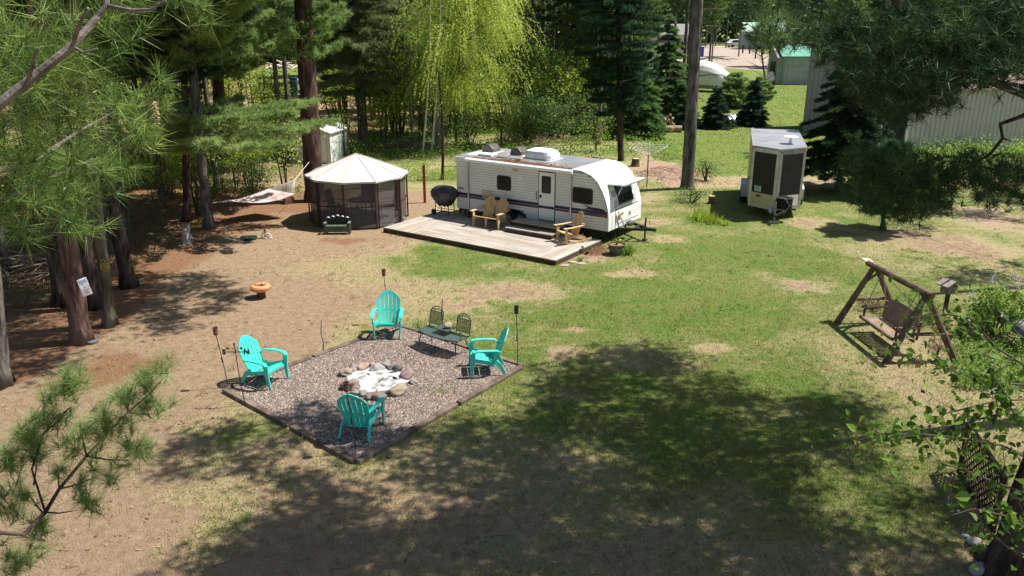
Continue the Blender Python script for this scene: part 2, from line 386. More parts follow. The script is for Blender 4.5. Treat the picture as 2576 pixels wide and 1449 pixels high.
rt = np.random.default_rng(5); yt = 9 * (34 / 9) ** rt.random(2600); xt = rt.uniform(-1, 1, 2600) * (yt * .66 + 1); gt, _, _ = cover(xt, yt); kt = (rt.random(2600) < gt * .9 + .12) & ~in_poly(xt, yt, PIT) & ~in_poly(xt, yt, DECKP)
ct_ = np.stack([xt[kt], yt[kt], 0 * xt[kt]], 1); ct_ = np.repeat(ct_, 7, 0) + rt.normal(size=(kt.sum() * 7, 3)) * [.06, .06, 0]
G1.tufts(ct_, np.tile((0, 0, 1.), (len(ct_), 1)), 3, .085, .012, .55, .45 + .3 * rt.normal(size=len(ct_)), .12)
tag(G1.build('lawn_grass', gmt), 'short patchy lawn of green and straw coloured blades around the fire place', 'grass', kind='stuff')

# gravel road far away
rd = MB(); pts = [(1640, 172), (1780, 168), (1900, 163), (2040, 172)]
mr = mat('road gravel', (.29, .225, .18), (.38, .31, .26), 2.5, .95, .3, 30)
def strip(name, top, bot, z, m):
    s_ = MB(); a = [V(*p, z) for p in bot] + [V(*p, z) for p in reversed(top)]
    k = len(bot); s_.add(a, [(i, i + 1, 2 * k - 2 - i, 2 * k - 1 - i) for i in range(k - 1)]); return tag(s_.build(name, m), kind='structure')
strip('gravel_road', [(1560, 146), (1700, 140), (1840, 134), (1930, 138), (2060, 146)], [(1560, 175), (1700, 172), (1840, 172), (1950, 180), (2060, 184)], .008, mr)
strip('gravel_driveway', [(1700, 116), (1790, 112), (1860, 120), (1930, 137)], [(1700, 141), (1790, 139), (1850, 134), (1930, 142)], .004, mr)
# ---------------------------------------------------------------- shared materials
white = mat('white enamel', (.78, .79, .78), (.66, .67, .65), 2, .35, lo=.5, hi=.8)
blackm = mat('black metal', (.018, .018, .02), (.04, .038, .035), 6, .5)
rubber = mat('rubber', (.02, .02, .021), (.045, .043, .04), 8, .85)
glassd = mat('dark window', (.010, .012, .012), (.02, .022, .02), 1.2, .2, spec=.18)
alu = mat('aluminium', (.55, .56, .57), (.40, .41, .42), 5, .35, metal=.6)
steel = mat('grey steel', (.35, .36, .37), (.25, .25, .25), 6, .4, metal=.5)
deckw = mat('weathered boards', (.28, .25, .215), (.44, .40, .355), 2.2, .85, .35, 12, stretch=(.35, 3, 3), c3=(.33, .27, .21), scale3=.9)
deckw2 = mat('weathered cross boards', (.29, .26, .225), (.46, .42, .37), 2.2, .85, .35, 12, stretch=(3, .35, 3), c3=(.34, .28, .22), scale3=.9)
darkw = mat('dark brown board', (.055, .032, .022), (.10, .06, .04), 4, .8, .3, 10, stretch=(.5, .5, 4))  # dark brown, far darker than the weathered boards
tanw = mat('honey pine board', (.50, .335, .155), (.66, .47, .25), 3, .6, .2, 12, stretch=(3, 3, .7), c3=(.42, .27, .12), scale3=2)
logw = mat('brown log', (.075, .052, .036), (.18, .125, .085), 4, .75, .5, 14, stretch=(2, 2, .7))
timber = mat('landscape timber', (.075, .055, .042), (.16, .12, .09), 5, .9, .6, 18, c3=(.22, .17, .13), scale3=1.5)
turq = mat('turquoise resin', (.045, .56, .465), (.07, .61, .51), 3, .38, .08, 60, spec=.4, c3=(.05, .50, .43), scale3=2.5)
redp = mat('red brown post', (.28, .065, .03), (.36, .10, .05), 5, .8, .3, 12)

# ---------------------------------------------------------------- travel trailer
RZ = R(-34.33)
rv = thing('travel_trailer', 'long white travel trailer with purple stripe and open front window visor beside the deck', 'travel trailer', (-2.09, 30.74, 0), RZ)
side = mat('trailer siding', (.72, .73, .72), (.62, .62, .59), 1.3, .4, lo=.45, hi=.8, spec=.35)
cap = mat('white nose cap', (.80, .80, .78), (.72, .72, .70), 1.5, .3, spec=.4)
OUT = [(5.02, 2.44), (5.4, 2.43), (5.78, 2.31), (6.04, 2.1), (6.22, 1.82), (6.37, 1.5), (6.46, 1.19), (6.49, .95), (6.5, .47)]
arch = [(3.16, .46), (3.1, .6), (2.95, .70), (2.7, .74), (2.1, .74), (1.98, .68), (1.93, .6), (1.9, .46)]
b_ = MB(); b_.prism([(0, .46), (0, 2.42)] + OUT[:] + arch, 0, 2.44, 'y'); b_.build('body', mat('groove shade grey', (.32, .32, .31), rough=.6), rv)  # body coloured grey so the gaps between boards read as shaded grooves
b_ = MB(); z = .47; ph = .094
def xmax(z):
    for (xa, za), (xb, zb) in zip(OUT, OUT[1:]):
        if za >= z >= zb: return xa + (xb - xa) * (za - z) / max(1e-6, za - zb)
    return 5.0
while z < 2.36:
    segs = [(0, xmax(z + ph) - .01)] if z > .74 else [(0, 1.88 if z < .6 else 2.0), (3.18 if z < .6 else 3.06, xmax(z + ph) - .01)]
    for xa, xb in segs: b_.box(((xa + xb) / 2, -.004, z + (ph - .013) / 2), (xb - xa, .014, ph - .013))
    z += ph
b_.build('siding', side, rv)
b_ = MB()
b_.sweep([(x + .012, 1.22, z + .006) for x, z in OUT], 2.5, .02, (0, 1, 0)); b_.build('nose_cap', cap, rv)
rf = mat('grey rubber roof', (.17, .19, .205), (.24, .26, .27), 1.2, .45, c3=(.33, .20, .12), scale3=.8)
b_ = MB(); b_.box((2.5, 1.22, 2.435), (5.04, 2.36, .05)); r_ = b_.build('roof', rf, rv)
b_ = MB(); b_.box((2.52, .0, 2.39), (5.1, .05, .09)); b_.box((2.52, 2.45, 2.39), (5.1, .05, .09)); b_.box((-.015, 1.22, 2.4), (.04, 2.48, .08)); b_.build('roof_edge_trim', white, rv)
b_ = MB(); b_.tube([(.5, -.09, 2.36), (5.1, -.09, 2.36)], .065, 12); b_.build('rolled_awning', white, rv, bevel=0)
for x, z0 in ((.585, .48), (5.03, .62)):
    b_ = MB(); b_.box((x, -.045, (2.36 + z0) / 2), (.05, .05, 2.36 - z0)); b_.build('awning_arm', alu, rv)
navy = mat('navy stripe', (.018, .02, .06), (.03, .03, .08), 3, .4); maroon = mat('maroon stripe', (.10, .02, .06), (.14, .03, .10), 2, .4)
b_ = MB()
def sidep(pts, h=-.015): return b_.prism(pts, h, .002, 'y')
sidep([(0, .985), (6.44, 1.03), (6.44, 1.125), (0, 1.09)]); sidep([(5.55, 1.14), (6.0, 1.13), (6.43, 1.13), (6.3, 1.20), (6.05, 1.235), (5.8, 1.23), (5.45, 1.31), (5.7, 1.2)]); sidep([(0, .895), (6.45, .935), (6.45, .95), (0, .91)])
b_.build('stripe', navy, rv)
b_ = MB(); sidep([(0, .915), (6.45, .955), (6.45, 1.02), (0, .975)]); b_.build('stripe', maroon, rv)
b_ = MB(); sidep([(.06, .92), (.22, .92), (.26, .96), (.12, .98)], -.018); b_.build('red_decal', mat('red decal', (.4, .03, .04), rough=.4), rv); b_ = MB(); sidep([(6.18, .96), (6.34, .965), (6.4, 1.0), (6.24, 1.01)], -.018); b_.build('red_decal', mat('red decal', (.4, .03, .04), rough=.4), rv)
def rrect(x0, z0, x1, z1, r=.09, n=4):
    P = []
    for cx, cz, a0 in ((x1 - r, z1 - r, 0), (x0 + r, z1 - r, 90), (x0 + r, z0 + r, 180), (x1 - r, z0 + r, 270)):
        P += [(cx + r * math.cos(R(a0 + 90 * k / n)), cz + r * math.sin(R(a0 + 90 * k / n))) for k in range(n + 1)]
    return P
for x0, z0, x1, z1 in ((1.88, 1.39, 2.5, 1.93), (5.08, 1.31, 5.87, 1.86)):
    b_ = MB(); b_.prism(rrect(x0, z0, x1, z1), -.03, .01, 'y'); f_ = b_.build('window', blackm, rv)
    b_ = MB(); b_.prism(rrect(x0 + .045, z0 + .045, x1 - .045, z1 - .045, .06), -.036, -.02, 'y'); b_.build('pane', glassd, f_)
    b_ = MB(); b_.box(((x0 + x1) / 2, -.038, (z0 + z1) / 2 - .03), (x1 - x0 - .1, .012, .018)); b_.build('sliding_bar', blackm, f_)
b_ = MB(); b_.box((4.03, -.012, 1.385), (.70, .03, 1.77)); d_ = b_.build('door_frame', mat('door gap', (.10, .10, .10), rough=.6), rv)
b_ = MB(); b_.box((4.03, -.026, 1.385), (.64, .03, 1.70)); d_ = b_.build('door', white, rv, bevel=.01)
b_ = MB(); b_.prism(rrect(3.83, 1.5, 4.21, 2.11, .05), -.055, -.03, 'y'); q_ = b_.build('door_window', blackm, d_)
b_ = MB(); b_.box((3.79, -.055, 1.37), (.075, .03, .11)); b_.build('latch', blackm, d_, bevel=.008)
b_ = MB(); b_.sweep([(3.63, -.01, 1.52), (3.62, -.07, 1.49), (3.62, -.07, 1.28), (3.63, -.01, 1.25)], .02, .02); b_.build('grab_handle', blackm, rv)
b_ = MB(); sidep([(3.71, .95), (4.35, .955), (4.35, 1.05), (3.71, 1.045)], -.05); b_.build('door_stripe', navy, rv)
b_ = MB(); b_.box((2.69, -.02, 2.17), (.17, .05, .09)); b_.build('porch_light', mat('yellowed plastic', (.55, .42, .24), rough=.4), rv, bevel=.01)
b_ = MB(); b_.box((2.88, -.012, 1.92), (.24, .03, .11)); b_.box((2.35, -.012, .80), (.16, .03, .07)); b_.box((3.5, -.012, 1.55), (.06, .03, .05)); b_.box((3.52, -.012, 1.16), (.05, .03, .08)); b_.build('hatch_cover', white, rv, bevel=.006)
b_ = MB()
for k in range(5): b_.box((1.45, -.014, 1.02 + k * .065), (.5, .03, .035), (R(25), 0, 0))
b_.build('fridge_vent', mat('tan louvre', (.50, .45, .32), rough=.6), rv)
for x in (2.25, 2.87):
    b_ = MB(); b_.lathe([(.30, -.1), (.335, -.06), (.335, .06), (.30, .1)], n=26)
    t_ = b_.build('wheel', rubber, rv, smooth=False); t_.rotation_euler = (R(90), 0, 0); t_.location = (x, .18, .335)
    b_ = MB(); b_.lathe([(.06, .135), (.07, .12), (.15, .105), (.19, .115), (.2, .09)], n=20)
    for k in range(6): b_.box((.12 * math.cos(k * 1.047), .12 * math.sin(k * 1.047), .118), (.05, .05, .02), (0, 0, k * 1.047))
    b_.build('rim', steel, t_)
b_ = MB(); b_.box((3.2, 1.25, .42), (6.3, 2.2, .12)); b_.box((2.55, 1.6, .6), (1.2, 1.4, .3)); b_.build('chassis', blackm, rv)
for x, y in ((.25, .4), (6.1, .35), (6.1, 2.1)):
    b_ = MB(); b_.box((x, y, .21), (.06, .06, .42)); b_.box((x, y, .03), (.2, .2, .05)); b_.build('stabiliser_jack', blackm, rv)
b_ = MB(); b_.beam((6.3, .55, .42), (7.45, 1.22, .42), .07, .1); b_.beam((6.3, 1.9, .42), (7.45, 1.22, .42), .07, .1); b_.box((7.55, 1.22, .43), (.32, .09, .1)); b_.box((6.95, 1.22, .42), (.07, .7, .07))
h_ = b_.build('hitch', blackm, rv, bevel=.006)
b_ = MB(); b_.tube([(7.3, 1.22, .08), (7.3, 1.22, .82)], .032, 10); b_.box((7.3, 1.22, .03), (.14, .14, .06)); b_.tube([(7.3, 1.22, .72), (7.46, 1.22, .70), (7.46, 1.22, .6)], .012, 6); b_.build('tongue_jack', blackm, rv)
b_ = MB(); b_.blob((6.72, 1.2, .55), (.14, .2, .1), 2, .05); b_.build('battery_box', mat('dark grey plastic', (.06, .07, .08), rough=.5), rv)
# nose: big window, stone guard held open, stripes
tx = math.atan2(6.44 - 6.22, 1.82 - 1.25)
nr_ = (0, -tx, 0)
def onnose(d, z): # a point on the nose line at height z pushed out by d
    for (xa, za), (xb, zb) in zip(OUT, OUT[1:]):
        if za >= z >= zb: k = (za - z) / (za - zb); return (xa + k * (xb - xa) + d * math.cos(tx), z + d * math.sin(tx))
    return (6.5 + d, z)
b_ = MB(); pz = [onnose(.027, z) for z in (1.98, 1.6, 1.18)]; b_.sweep([(x, 1.3, z) for x, z in pz], 1.66, .012, (0, 1, 0)); b_.build('recess_shade_panel', mat('recess shade grey', (.42, .43, .43), (.36, .37, .37), 3, .5), rv)  # grey panel paints the recess shading around the front window
b_ = MB(); pz = [onnose(.03, z) for z in (1.86, 1.55, 1.24)]; b_.sweep([(x, 1.36, z) for x, z in pz], 1.12, .02, (0, 1, 0)); fw_ = b_.build('front_window', blackm, rv)
b_ = MB(); pz = [onnose(.045, z) for z in (1.82, 1.55, 1.28)]; b_.sweep([(x, 1.36, z) for x, z in pz], 1.04, .012, (0, 1, 0)); b_.build('pane', glassd, fw_)
b_ = MB(); a_ = onnose(.05, 1.94); b_.box((a_[0] + .31, 1.3, a_[1] + .03), (.66, 1.66, .025), (0, R(-3), 0))
vs_ = b_.build('window_visor', white, rv); b_ = MB(); b_.box((a_[0] + .65, 1.3, a_[1] + .045), (.03, 1.68, .05)); b_.box((a_[0] + .33, .46, a_[1] + .03), (.66, .02, .045)); b_.build('visor_edge', alu, vs_)
for y in (.62, 1.98):
    b_ = MB(); p0 = onnose(.02, 1.4); b_.beam((p0[0], y, p0[1]), (a_[0] + .5, y, a_[1] + .07), .02, .015); b_.build('visor_strut', alu, rv)
b_ = MB()
for z in (1.12, .62): 
    p0 = onnose(.025, z); b_.box((p0[0], 1.35, z), (.012, 1.7, .045 if z > 1 else .02))
b_.build('nose_stripe', mat('grey violet decal', (.22, .2, .28), rough=.4), rv)
b_ = MB(); p0 = onnose(.03, .82); b_.box((p0[0], 1.55, .83), (.012, .13, .12)); b_.build('emblem', steel, rv)
for y in (.35, 2.1):
    b_ = MB(); p0 = onnose(.03, 2.2); b_.box((p0[0], y, 2.2), (.03, .06, .04)); b_.build('marker_light', mat('amber lens', (.7, .25, .03), rough=.3), rv)
b_ = MB(); b_.tube([(6.52, .35, 1.25), (6.6, .3, 1.28), (6.6, .3, .5), (6.62, .28, .1)], .012, 6); b_.build('power_cable', blackm, rv)
b_ = MB(); b_.beam((6.56, .55, 1.05), (6.62, .95, .5), .06, .02, (0, 1, 0)); b_.build('nose_bracket', alu, rv)
b_ = MB(); b_.box((6.58, .72, .92), (.04, .36, .06), (R(14), 0, 0)); b_.build('name_plank', mat('rust wood', (.33, .13, .06), rough=.7), rv)
ink = mat('black ink', (.03, .03, .035), rough=.5)
text('TERRY', .10, ink, rv, (.07, -.016, 1.21), (R(90), 0, 0), ext=.001, bold=.002)
p0 = onnose(.0, 2.12); text('Terry', .2, mat('pale grey ink', (.42, .42, .46), rough=.4), rv, (5.98, .9, 2.20), (R(90 - 40), 0, R(90)), ext=.004, shear=.2)
# on the roof
for x, y in ((.55, 1.5), (1.85, 1.5)):
    b_ = MB(); P = [(-.27, 0), (-.27, .04), (-.22, .22), (-.08, .30), (.1, .28), (.24, .14), (.27, 0)]
    b_.prism([(x + p, 2.46 + q_) for p, q_ in P], y - .25, y + .25, 'y'); b_.build('roof_vent_cover', mat('smoked plastic', (.085, .075, .065), (.13, .115, .10), 3, .3), rv, bevel=.02)
    b_ = MB(); b_.box((x, y, 2.465), (.72, .62, .015)); b_.build('vent_flange', white, rv)
b_ = MB(); b_.box((1.0, .62, 2.50), (.62, .42, .09)); b_.build('roof_hatch', white, rv, bevel=.02)
b_ = MB(); b_.box((.42, .9, 2.463), (.6, .9, .01)); b_.build('roof_patch', white, rv)
b_ = MB()
for z, a, c in ((2.47, .60, .42), (2.62, .62, .44), (2.72, .56, .38), (2.78, .40, .26)): pass
AC = [(.54, .36, 2.46), (.60, .42, 2.51), (.60, .42, 2.63), (.54, .37, 2.75), (.38, .25, 2.81)]
vs = []; nn = 24
for a, c, z in AC:
    for k in range(nn):
        t = 2 * math.pi * k / nn; e = .45
        vs.append((3.0 + a * abs(math.cos(t)) ** e * math.copysign(1, math.cos(t)), 1.28 + c * abs(math.sin(t)) ** e * math.copysign(1, math.sin(t)), z))
b_.add(vs, [(nn * i + j, nn * i + (j + 1) % nn, nn * i + nn + (j + 1) % nn, nn * i + nn + j) for i in range(4) for j in range(nn)] + [tuple(4 * nn + j for j in range(nn))])
b_.build('air_conditioner', white, rv, smooth=False)
b_ = MB(); b_.box((3.0, 1.28, 2.463), (1.3, .9, .01)); b_.build('roof_patch', white, rv)
b_ = MB(); b_.tube([(1.35, .55, 2.5), (2.5, .42, 2.5)], .018, 6); b_.box((2.55, .42, 2.5), (.2, .09, .06)); b_.box((1.7, .5, 2.49), (.28, .08, .03)); b_.build('roof_antenna', alu, rv)
# needles fallen on the roof
L_ = Leaf(); c = np.stack([rng.normal(2.9, 1.0, 900).clip(.8, 4.9), rng.gamma(1.2, .17, 900).clip(.03, 1.2), np.full(900, 2.463)], 1)
L_.tufts(c, np.tile((0, 0, .05), (900, 1)), 3, .09, .012, 1., .3, flat=.03)
nd = L_.build('fallen_needles', foliage('rusty needles', (.22, .09, .04), (.36, .17, .08), (.45, .26, .13), .1), rv); tag(nd, kind='stuff')

# ---------------------------------------------------------------- deck
DO = V(965, 572, .18)
dk = thing('wooden_deck', 'low weathered plank deck along the white trailer', 'deck', (DO.x, DO.y, 0), R(-34.8))
def planks(x0, x1, y0, y1, z, along, wd, m, name, par, gap=.012):
    b_ = MB(); r = random.Random(3)
    if along == 'x':
        y = y0
        while y < y1 - .01:
            w_ = min(wd, y1 - y); xs_ = [x0] + sorted(r.uniform(x0 + .6, x1 - .6) for _ in range(1 if x1 - x0 > 3 else 0)) + [x1]
            for a, c in zip(xs_, xs_[1:]): b_.box(((a + c) / 2, y + w_ / 2, z + r.uniform(-.003, .003)), (c - a - .006, w_ - gap, .03))
            y += wd
    else:
        x = x0
        while x < x1 - .01:
            w_ = min(wd, x1 - x); b_.box((x + w_ / 2, (y0 + y1) / 2, z + r.uniform(-.003, .003)), (w_ - gap, y1 - y0, .03)); x += wd
    return b_.build(name, m, par)
planks(1.35, 6.25, 0, 3.0, .165, 'x', .14, deckw, 'board_section', dk)
planks(-.02, 1.35, .0, 3.35, .165, 'y', .14, deckw2, 'board_section', dk)
planks(6.25, 7.32, 0, 3.0, .165, 'y', .14, deckw2, 'board_section', dk)
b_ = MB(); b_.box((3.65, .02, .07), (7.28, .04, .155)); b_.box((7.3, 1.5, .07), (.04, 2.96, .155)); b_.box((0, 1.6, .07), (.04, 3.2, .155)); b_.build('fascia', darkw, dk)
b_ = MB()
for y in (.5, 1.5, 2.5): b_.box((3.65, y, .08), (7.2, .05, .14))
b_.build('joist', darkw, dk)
def rvw(x, y, z=0.):   # trailer frame to world
    c, s_ = math.cos(RZ), math.sin(RZ); return Vector((-2.09 + x * c - y * s_, 30.74 + x * s_ + y * c, z))
st_ = thing('deck_steps', 'two wide brown wooden steps up to the trailer door', 'steps', rvw(3.0, -1.1, .181), RZ)
for k, (y, z, d) in enumerate(((.2, .15, .42), (.68, .31, .56))):
    b_ = MB()
    for j in range(3): b_.box((.95, y - d / 2 + .07 + j * d / 3.0, z), (1.95, d / 3 - .012, .035))
    b_.build('tread', deckw, st_, bevel=.004)
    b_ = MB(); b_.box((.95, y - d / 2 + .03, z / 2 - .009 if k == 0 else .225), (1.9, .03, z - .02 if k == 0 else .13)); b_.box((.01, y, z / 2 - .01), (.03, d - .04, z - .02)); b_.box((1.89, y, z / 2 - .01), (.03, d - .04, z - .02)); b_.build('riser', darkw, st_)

# ---------------------------------------------------------------- wooden adirondack furniture (faces -Y, origin on the ground)
def adirondack(root, wseat, backs, m, rocker=False):
    hw = wseat / 2
    b_ = MB()
    for k in range(6):
        t = k / 5; b_.box((0, -.28 + t * .46, .37 - .13 * t), (wseat, .085, .022), (R(-16) if k else R(-8), 0, 0))
    b_.build('seat', m, root, bevel=.004)
    bw = wseat / backs
    for b0 in range(backs):
        cx = -hw + bw * (b0 + .5); b_ = MB(); n = 5; sw = (bw - .03) / n
        for j in range(n):
            u = (j - (n - 1) / 2); h = .82 - .035 * u * u
            lean = .38
            x0 = cx + u * sw * .88; x1 = cx + u * sw * 1.02
            b_.sweep([(x0, .17, .20), (x0 * .5 + x1 * .5, .17 + lean * h * .5, .20 + h * .5), (x1, .17 + lean * h, .20 + h)], sw - .012, .02, (1, 0, 0))
        b_.build('backrest', m, root, bevel=.006)
    b_ = MB(); b_.box((0, .22, .28), (wseat, .03, .07)); b_.box((0, .40, .62), (wseat + .1, .03, .06)); b_.build('back_rail', m, root)
    for s_ in (-1, 1):
        b_ = MB(); b_.sweep([(s_ * (hw + .05), -.40, .565), (s_ * (hw + .06), -.1, .565), (s_ * (hw + .04), .38, .60)], [.14, .13, .07], .022, (1, 0, 0)); b_.build('armrest', m, root, bevel=.005)
        b_ = MB(); z0 = .07 if rocker else 0
        b_.box((s_ * (hw + .02), -.28, (.55 + z0) / 2), (.035, .10, .55 - z0)); b_.build('leg', m, root, bevel=.004)
        b_ = MB(); b_.sweep([(s_ * (hw - .02), -.30, .33), (s_ * (hw - .02), .15, .22), (s_ * (hw - .02), .50, .05 + z0)], .11, .03, (0, 0, 1)); b_.build('leg', m, root, bevel=.004)
        if rocker:
            b_ = MB(); b_.sweep([(s_ * (hw + .0), -.42 + t, .035 + .22 * (t / 1.15 - .42) ** 2 + (.02 if t < .1 else 0)) for t in (0, .2, .45, .7, .95, 1.15)], .03, .07, (1, 0, 0)); b_.build('rocker', m, root)
    if backs > 1: b_ = MB(); b_.box((0, -.28, .18), (.035, .09, .34)); b_.build('leg', m, root)
    return root
p = V(1237, 562, .2)
bench = thing('adirondack_bench', 'light wood double adirondack bench on the deck beside the trailer wheels', 'bench', (-.78, 28.95, .182), R(-34))
adirondack(bench, 1.06, 2, tanw)
p = rvw(5.0, -1.05)
rock = thing('rocking_chair', 'light wood adirondack rocking chair near the right end of the deck', 'rocking chair', (1.93, 26.78, .182), R(-62))
adirondack(rock, .52, 1, tanw, True)

# ---------------------------------------------------------------- turquoise resin chairs
def resin_chair(label, x, y, rz):
    root = thing('garden_chair', label, 'chair', (x, y, GZ), rz, 'turquoise garden chairs around the fire ring')
    b_ = MB(); n = 5
    for k in range(n):
        t = k / (n - 1); b_.sweep([(-.235 + .0, -.27 + .1 * k, .375 - .045 * k + (0 if k else -.01)), (0, -.27 + .1 * k, .362 - .045 * k), (.235, -.27 + .1 * k, .375 - .045 * k + (0 if k else -.01))], .092, .02, (0, 1, -.4))
    b_.build('seat', turq, root, bevel=.006)
    b_ = MB(); b_.sweep([(-.25, -.33, .30), (-.2, -.335, .335), (0, -.34, .345), (.2, -.335, .335), (.25, -.33, .30)], .07, .02, (0, 0, 1)); b_.build('apron', turq, root, bevel=.006)
    def bp_(u, f):      # back shell: u across, f up
        hw = .205 + .09 * math.sin(min(f / .5, 1) * math.pi / 2) - .10 * max(0, f - .5) ** 1.5 * 3
        return (u * hw, .15 + .36 * f + .05 * (1 - u * u) * .8, .20 + f)
    us = []; gw_ = .035
    for j in range(6): us += [-1 + j / 3 + (gw_ if j else 0), -1 + (j + 1) / 3 - (gw_ if j < 5 else 0)]
    us = sorted(us); rows = [0, .03, .1, .2, .29, .35, .42, .52, .62, .70, .76, .80]
    top = lambda u: .77 - .20 * abs(u) ** 2.2
    b_ = MB(); K = len(us); vs = []
    for f in rows:
        for u in us: vs.append(bp_(u, min(1, f / .80) * top(u)))
    fs = []
    for i in range(len(rows) - 1):
        for j in range(K - 1):
            if j % 2 and i in (1, 2, 3, 5, 6, 7, 8): continue
            fs.append((i * K + j, i * K + j + 1, i * K + K + j + 1, i * K + K + j))
    b_.add(vs, fs); k_ = b_.build('backrest', turq, root); sf = k_.modifiers.new('thick', 'SOLIDIFY'); sf.thickness = .016; sf.offset = 0
    for s_ in (-1, 1):
        b_ = MB(); b_.sweep([(s_ * .27, .27, .53), (s_ * .325, .20, .575), (s_ * .345, .0, .59), (s_ * .345, -.22, .585), (s_ * .34, -.31, .565), (s_ * .335, -.345, .52)], [.07, .08, .09, .095, .095, .09], .03, (1, 0, 0)); b_.build('armrest', turq, root, bevel=.01)
        b_ = MB(); b_.sweep([(s_ * .335, -.325, .54), (s_ * .315, -.325, .3), (s_ * .30, -.37, 0)], [.12, .095, .055], .035, (0, 1, 0)); b_.build('leg', turq, root, bevel=.008)
        b_ = MB(); b_.sweep([(s_ * .25, .10, .32), (s_ * .27, .26, .22), (s_ * .29, .38, 0)], [.14, .10, .05], .032, (0, 1, 0)); b_.build('leg', turq, root, bevel=.008)
        b_ = MB(); b_.sweep([(s_ * .295, -.30, .36), (s_ * .26, .15, .25)], .09, .02, (0, 0, 1)); b_.build('side_rail', turq, root)
    return root
GZ = .062
resin_chair('turquoise garden chair at the far corner facing the camera', -3.03, 18.72, R(3))
resin_chair('turquoise garden chair on the left behind the iron weathervane', -5.28, 15.98, R(68))
resin_chair('turquoise garden chair on the right seen from its side', -.55, 16.55, R(-84))
resin_chair('shaded turquoise garden chair nearest the camera with its back turned', -2.83, 13.78, R(168))

# ---------------------------------------------------------------- fire place
tb = ['left front', 'right front', 'right rear', 'left rear']
for k in range(4):
    a, c = PIT[k], PIT[(k + 1) % 4]; d = Vector((c[0] - a[0], c[1] - a[1], 0)); Ln = d.length; ang = math.atan2(d.y, d.x)
    o_ = thing('border_timber', 'dark squared timber along the ' + ['near left', 'near right', 'far right', 'far left'][k] + ' edge of the gravel fire place', 'timber', (a[0], a[1], 0), ang, 'timbers edging the fire place')
    b_ = MB(); h = .095
    b_.box((Ln * .27, 0, h / 2 - .01), (Ln * .54 - .01, .13, h + .0)); b_.box((Ln * .77, 0, h / 2 - .013), (Ln * .46 - .14, .13, h)); t_ = b_.build('log', timber, o_, bevel=.018)
GR = MB(); GR.prism([tuple(p) for p in PIT], -.05, .045)
tag(GR.build('gravel_bed', mat('packed gravel', (.085, .065, .055), (.25, .195, .165), 26, .95, .8, 45, c3=(.24, .17, .13), scale3=1.4)), kind='structure')
# loose pebbles over the bed
def in_quad(n, P, marg=.1):
    o = []; c = sum((Vector(p) for p in P), Vector((0, 0))) / 4; P = [tuple(Vector(p) + (c - Vector(p)).normalized() * marg) for p in P]
    while len(o) < n:
        x = rng.uniform(min(p[0] for p in P), max(p[0] for p in P), 4096); y = rng.uniform(min(p[1] for p in P), max(p[1] for p in P), 4096)
        o += list(np.stack([x, y], 1)[in_poly(x, y, P)])
    return np.array(o[:n])
pc = in_quad(30000, PIT); k = len(pc); base = np.array([(1, 0, 0), (-.5, .87, 0), (-.5, -.87, 0), (0, 0, 1)]) 
sz = rng.uniform(.012, .03, (k, 1, 1)); th = rng.uniform(0, 6.28, k); ct, st = np.cos(th), np.sin(th)
q4 = base[None] * sz * rng.uniform(.6, 1.2, (k, 1, 3)); xr = q4[..., 0] * ct[:, None] - q4[..., 1] * st[:, None]; yr = q4[..., 0] * st[:, None] + q4[..., 1] * ct[:, None]
v = np.stack([xr + pc[:, :1], yr + pc[:, 1:], q4[..., 2] * .7 + .044], -1)
tri = v[:, [0, 1, 3, 1, 2, 3, 2, 0, 3]].reshape(-1, 3); LG = Leaf(); LG._add(tri, np.repeat(rng.random(k), 9), 3)
tag(LG.build('loose_gravel', foliage('pebbles', (.075, .056, .05), (.225, .17, .145), (.52, .43, .37), 0., .8)), 'brown and pink crushed stone spread inside the timber square', 'gravel', kind='stuff')
fc = V(950, 955, .05)
ash = MB(); vs = []; N = 40
for i in range(13):
    for j in range(N):
        t = 2 * math.pi * j / N; r = i / 12; k_ = 1 + .07 * math.sin(3 * t + 1) + .05 * math.sin(5 * t); vs.append((r * .70 * k_ * math.cos(t), r * .60 * k_ * math.sin(t), .075 * (1 - r * r) + random.uniform(-.004, .004) + .012 * math.sin(9 * r + 2 * t) * r + .004))
ash.add(vs, [(N * i + j, N * i + (j + 1) % N, N * i + N + (j + 1) % N, N * i + N + j) for i in range(12) for j in range(N)])
a_ = ash.build('ash_pile', mat('wood ash', (.55, .54, .525), (.38, .375, .37), 9, .95, .5, 40, c3=(.14, .135, .13), scale3=7), smooth=True); a_.location = fc
tag(a_, 'white ash heap inside the stone ring', 'ash', kind='stuff')
for k, (x, y, l_, a__) in enumerate(((.3, .25, .2, .4), (-.2, .1, .14, 2.1), (.1, -.2, .18, 1.1), (.38, -.05, .1, 2.6))):
    b_ = MB(); d = Vector((math.cos(a__), math.sin(a__), .1)) * l_ / 2; c = fc + Vector((x, y, .065)); b_.tube([c - d, c, c + d], [.02, .026, .018], 7)
    tag(b_.build('charred_stick', mat('charcoal', (.02, .018, .018), (.10, .095, .09), 18, .9, .5, 30)), ['charred stick at the top right of the ash', 'short charred stick in the left half of the ash', 'charred stick in the lower middle of the ash', 'small charred stub at the right of the ash'][k], 'charred wood')
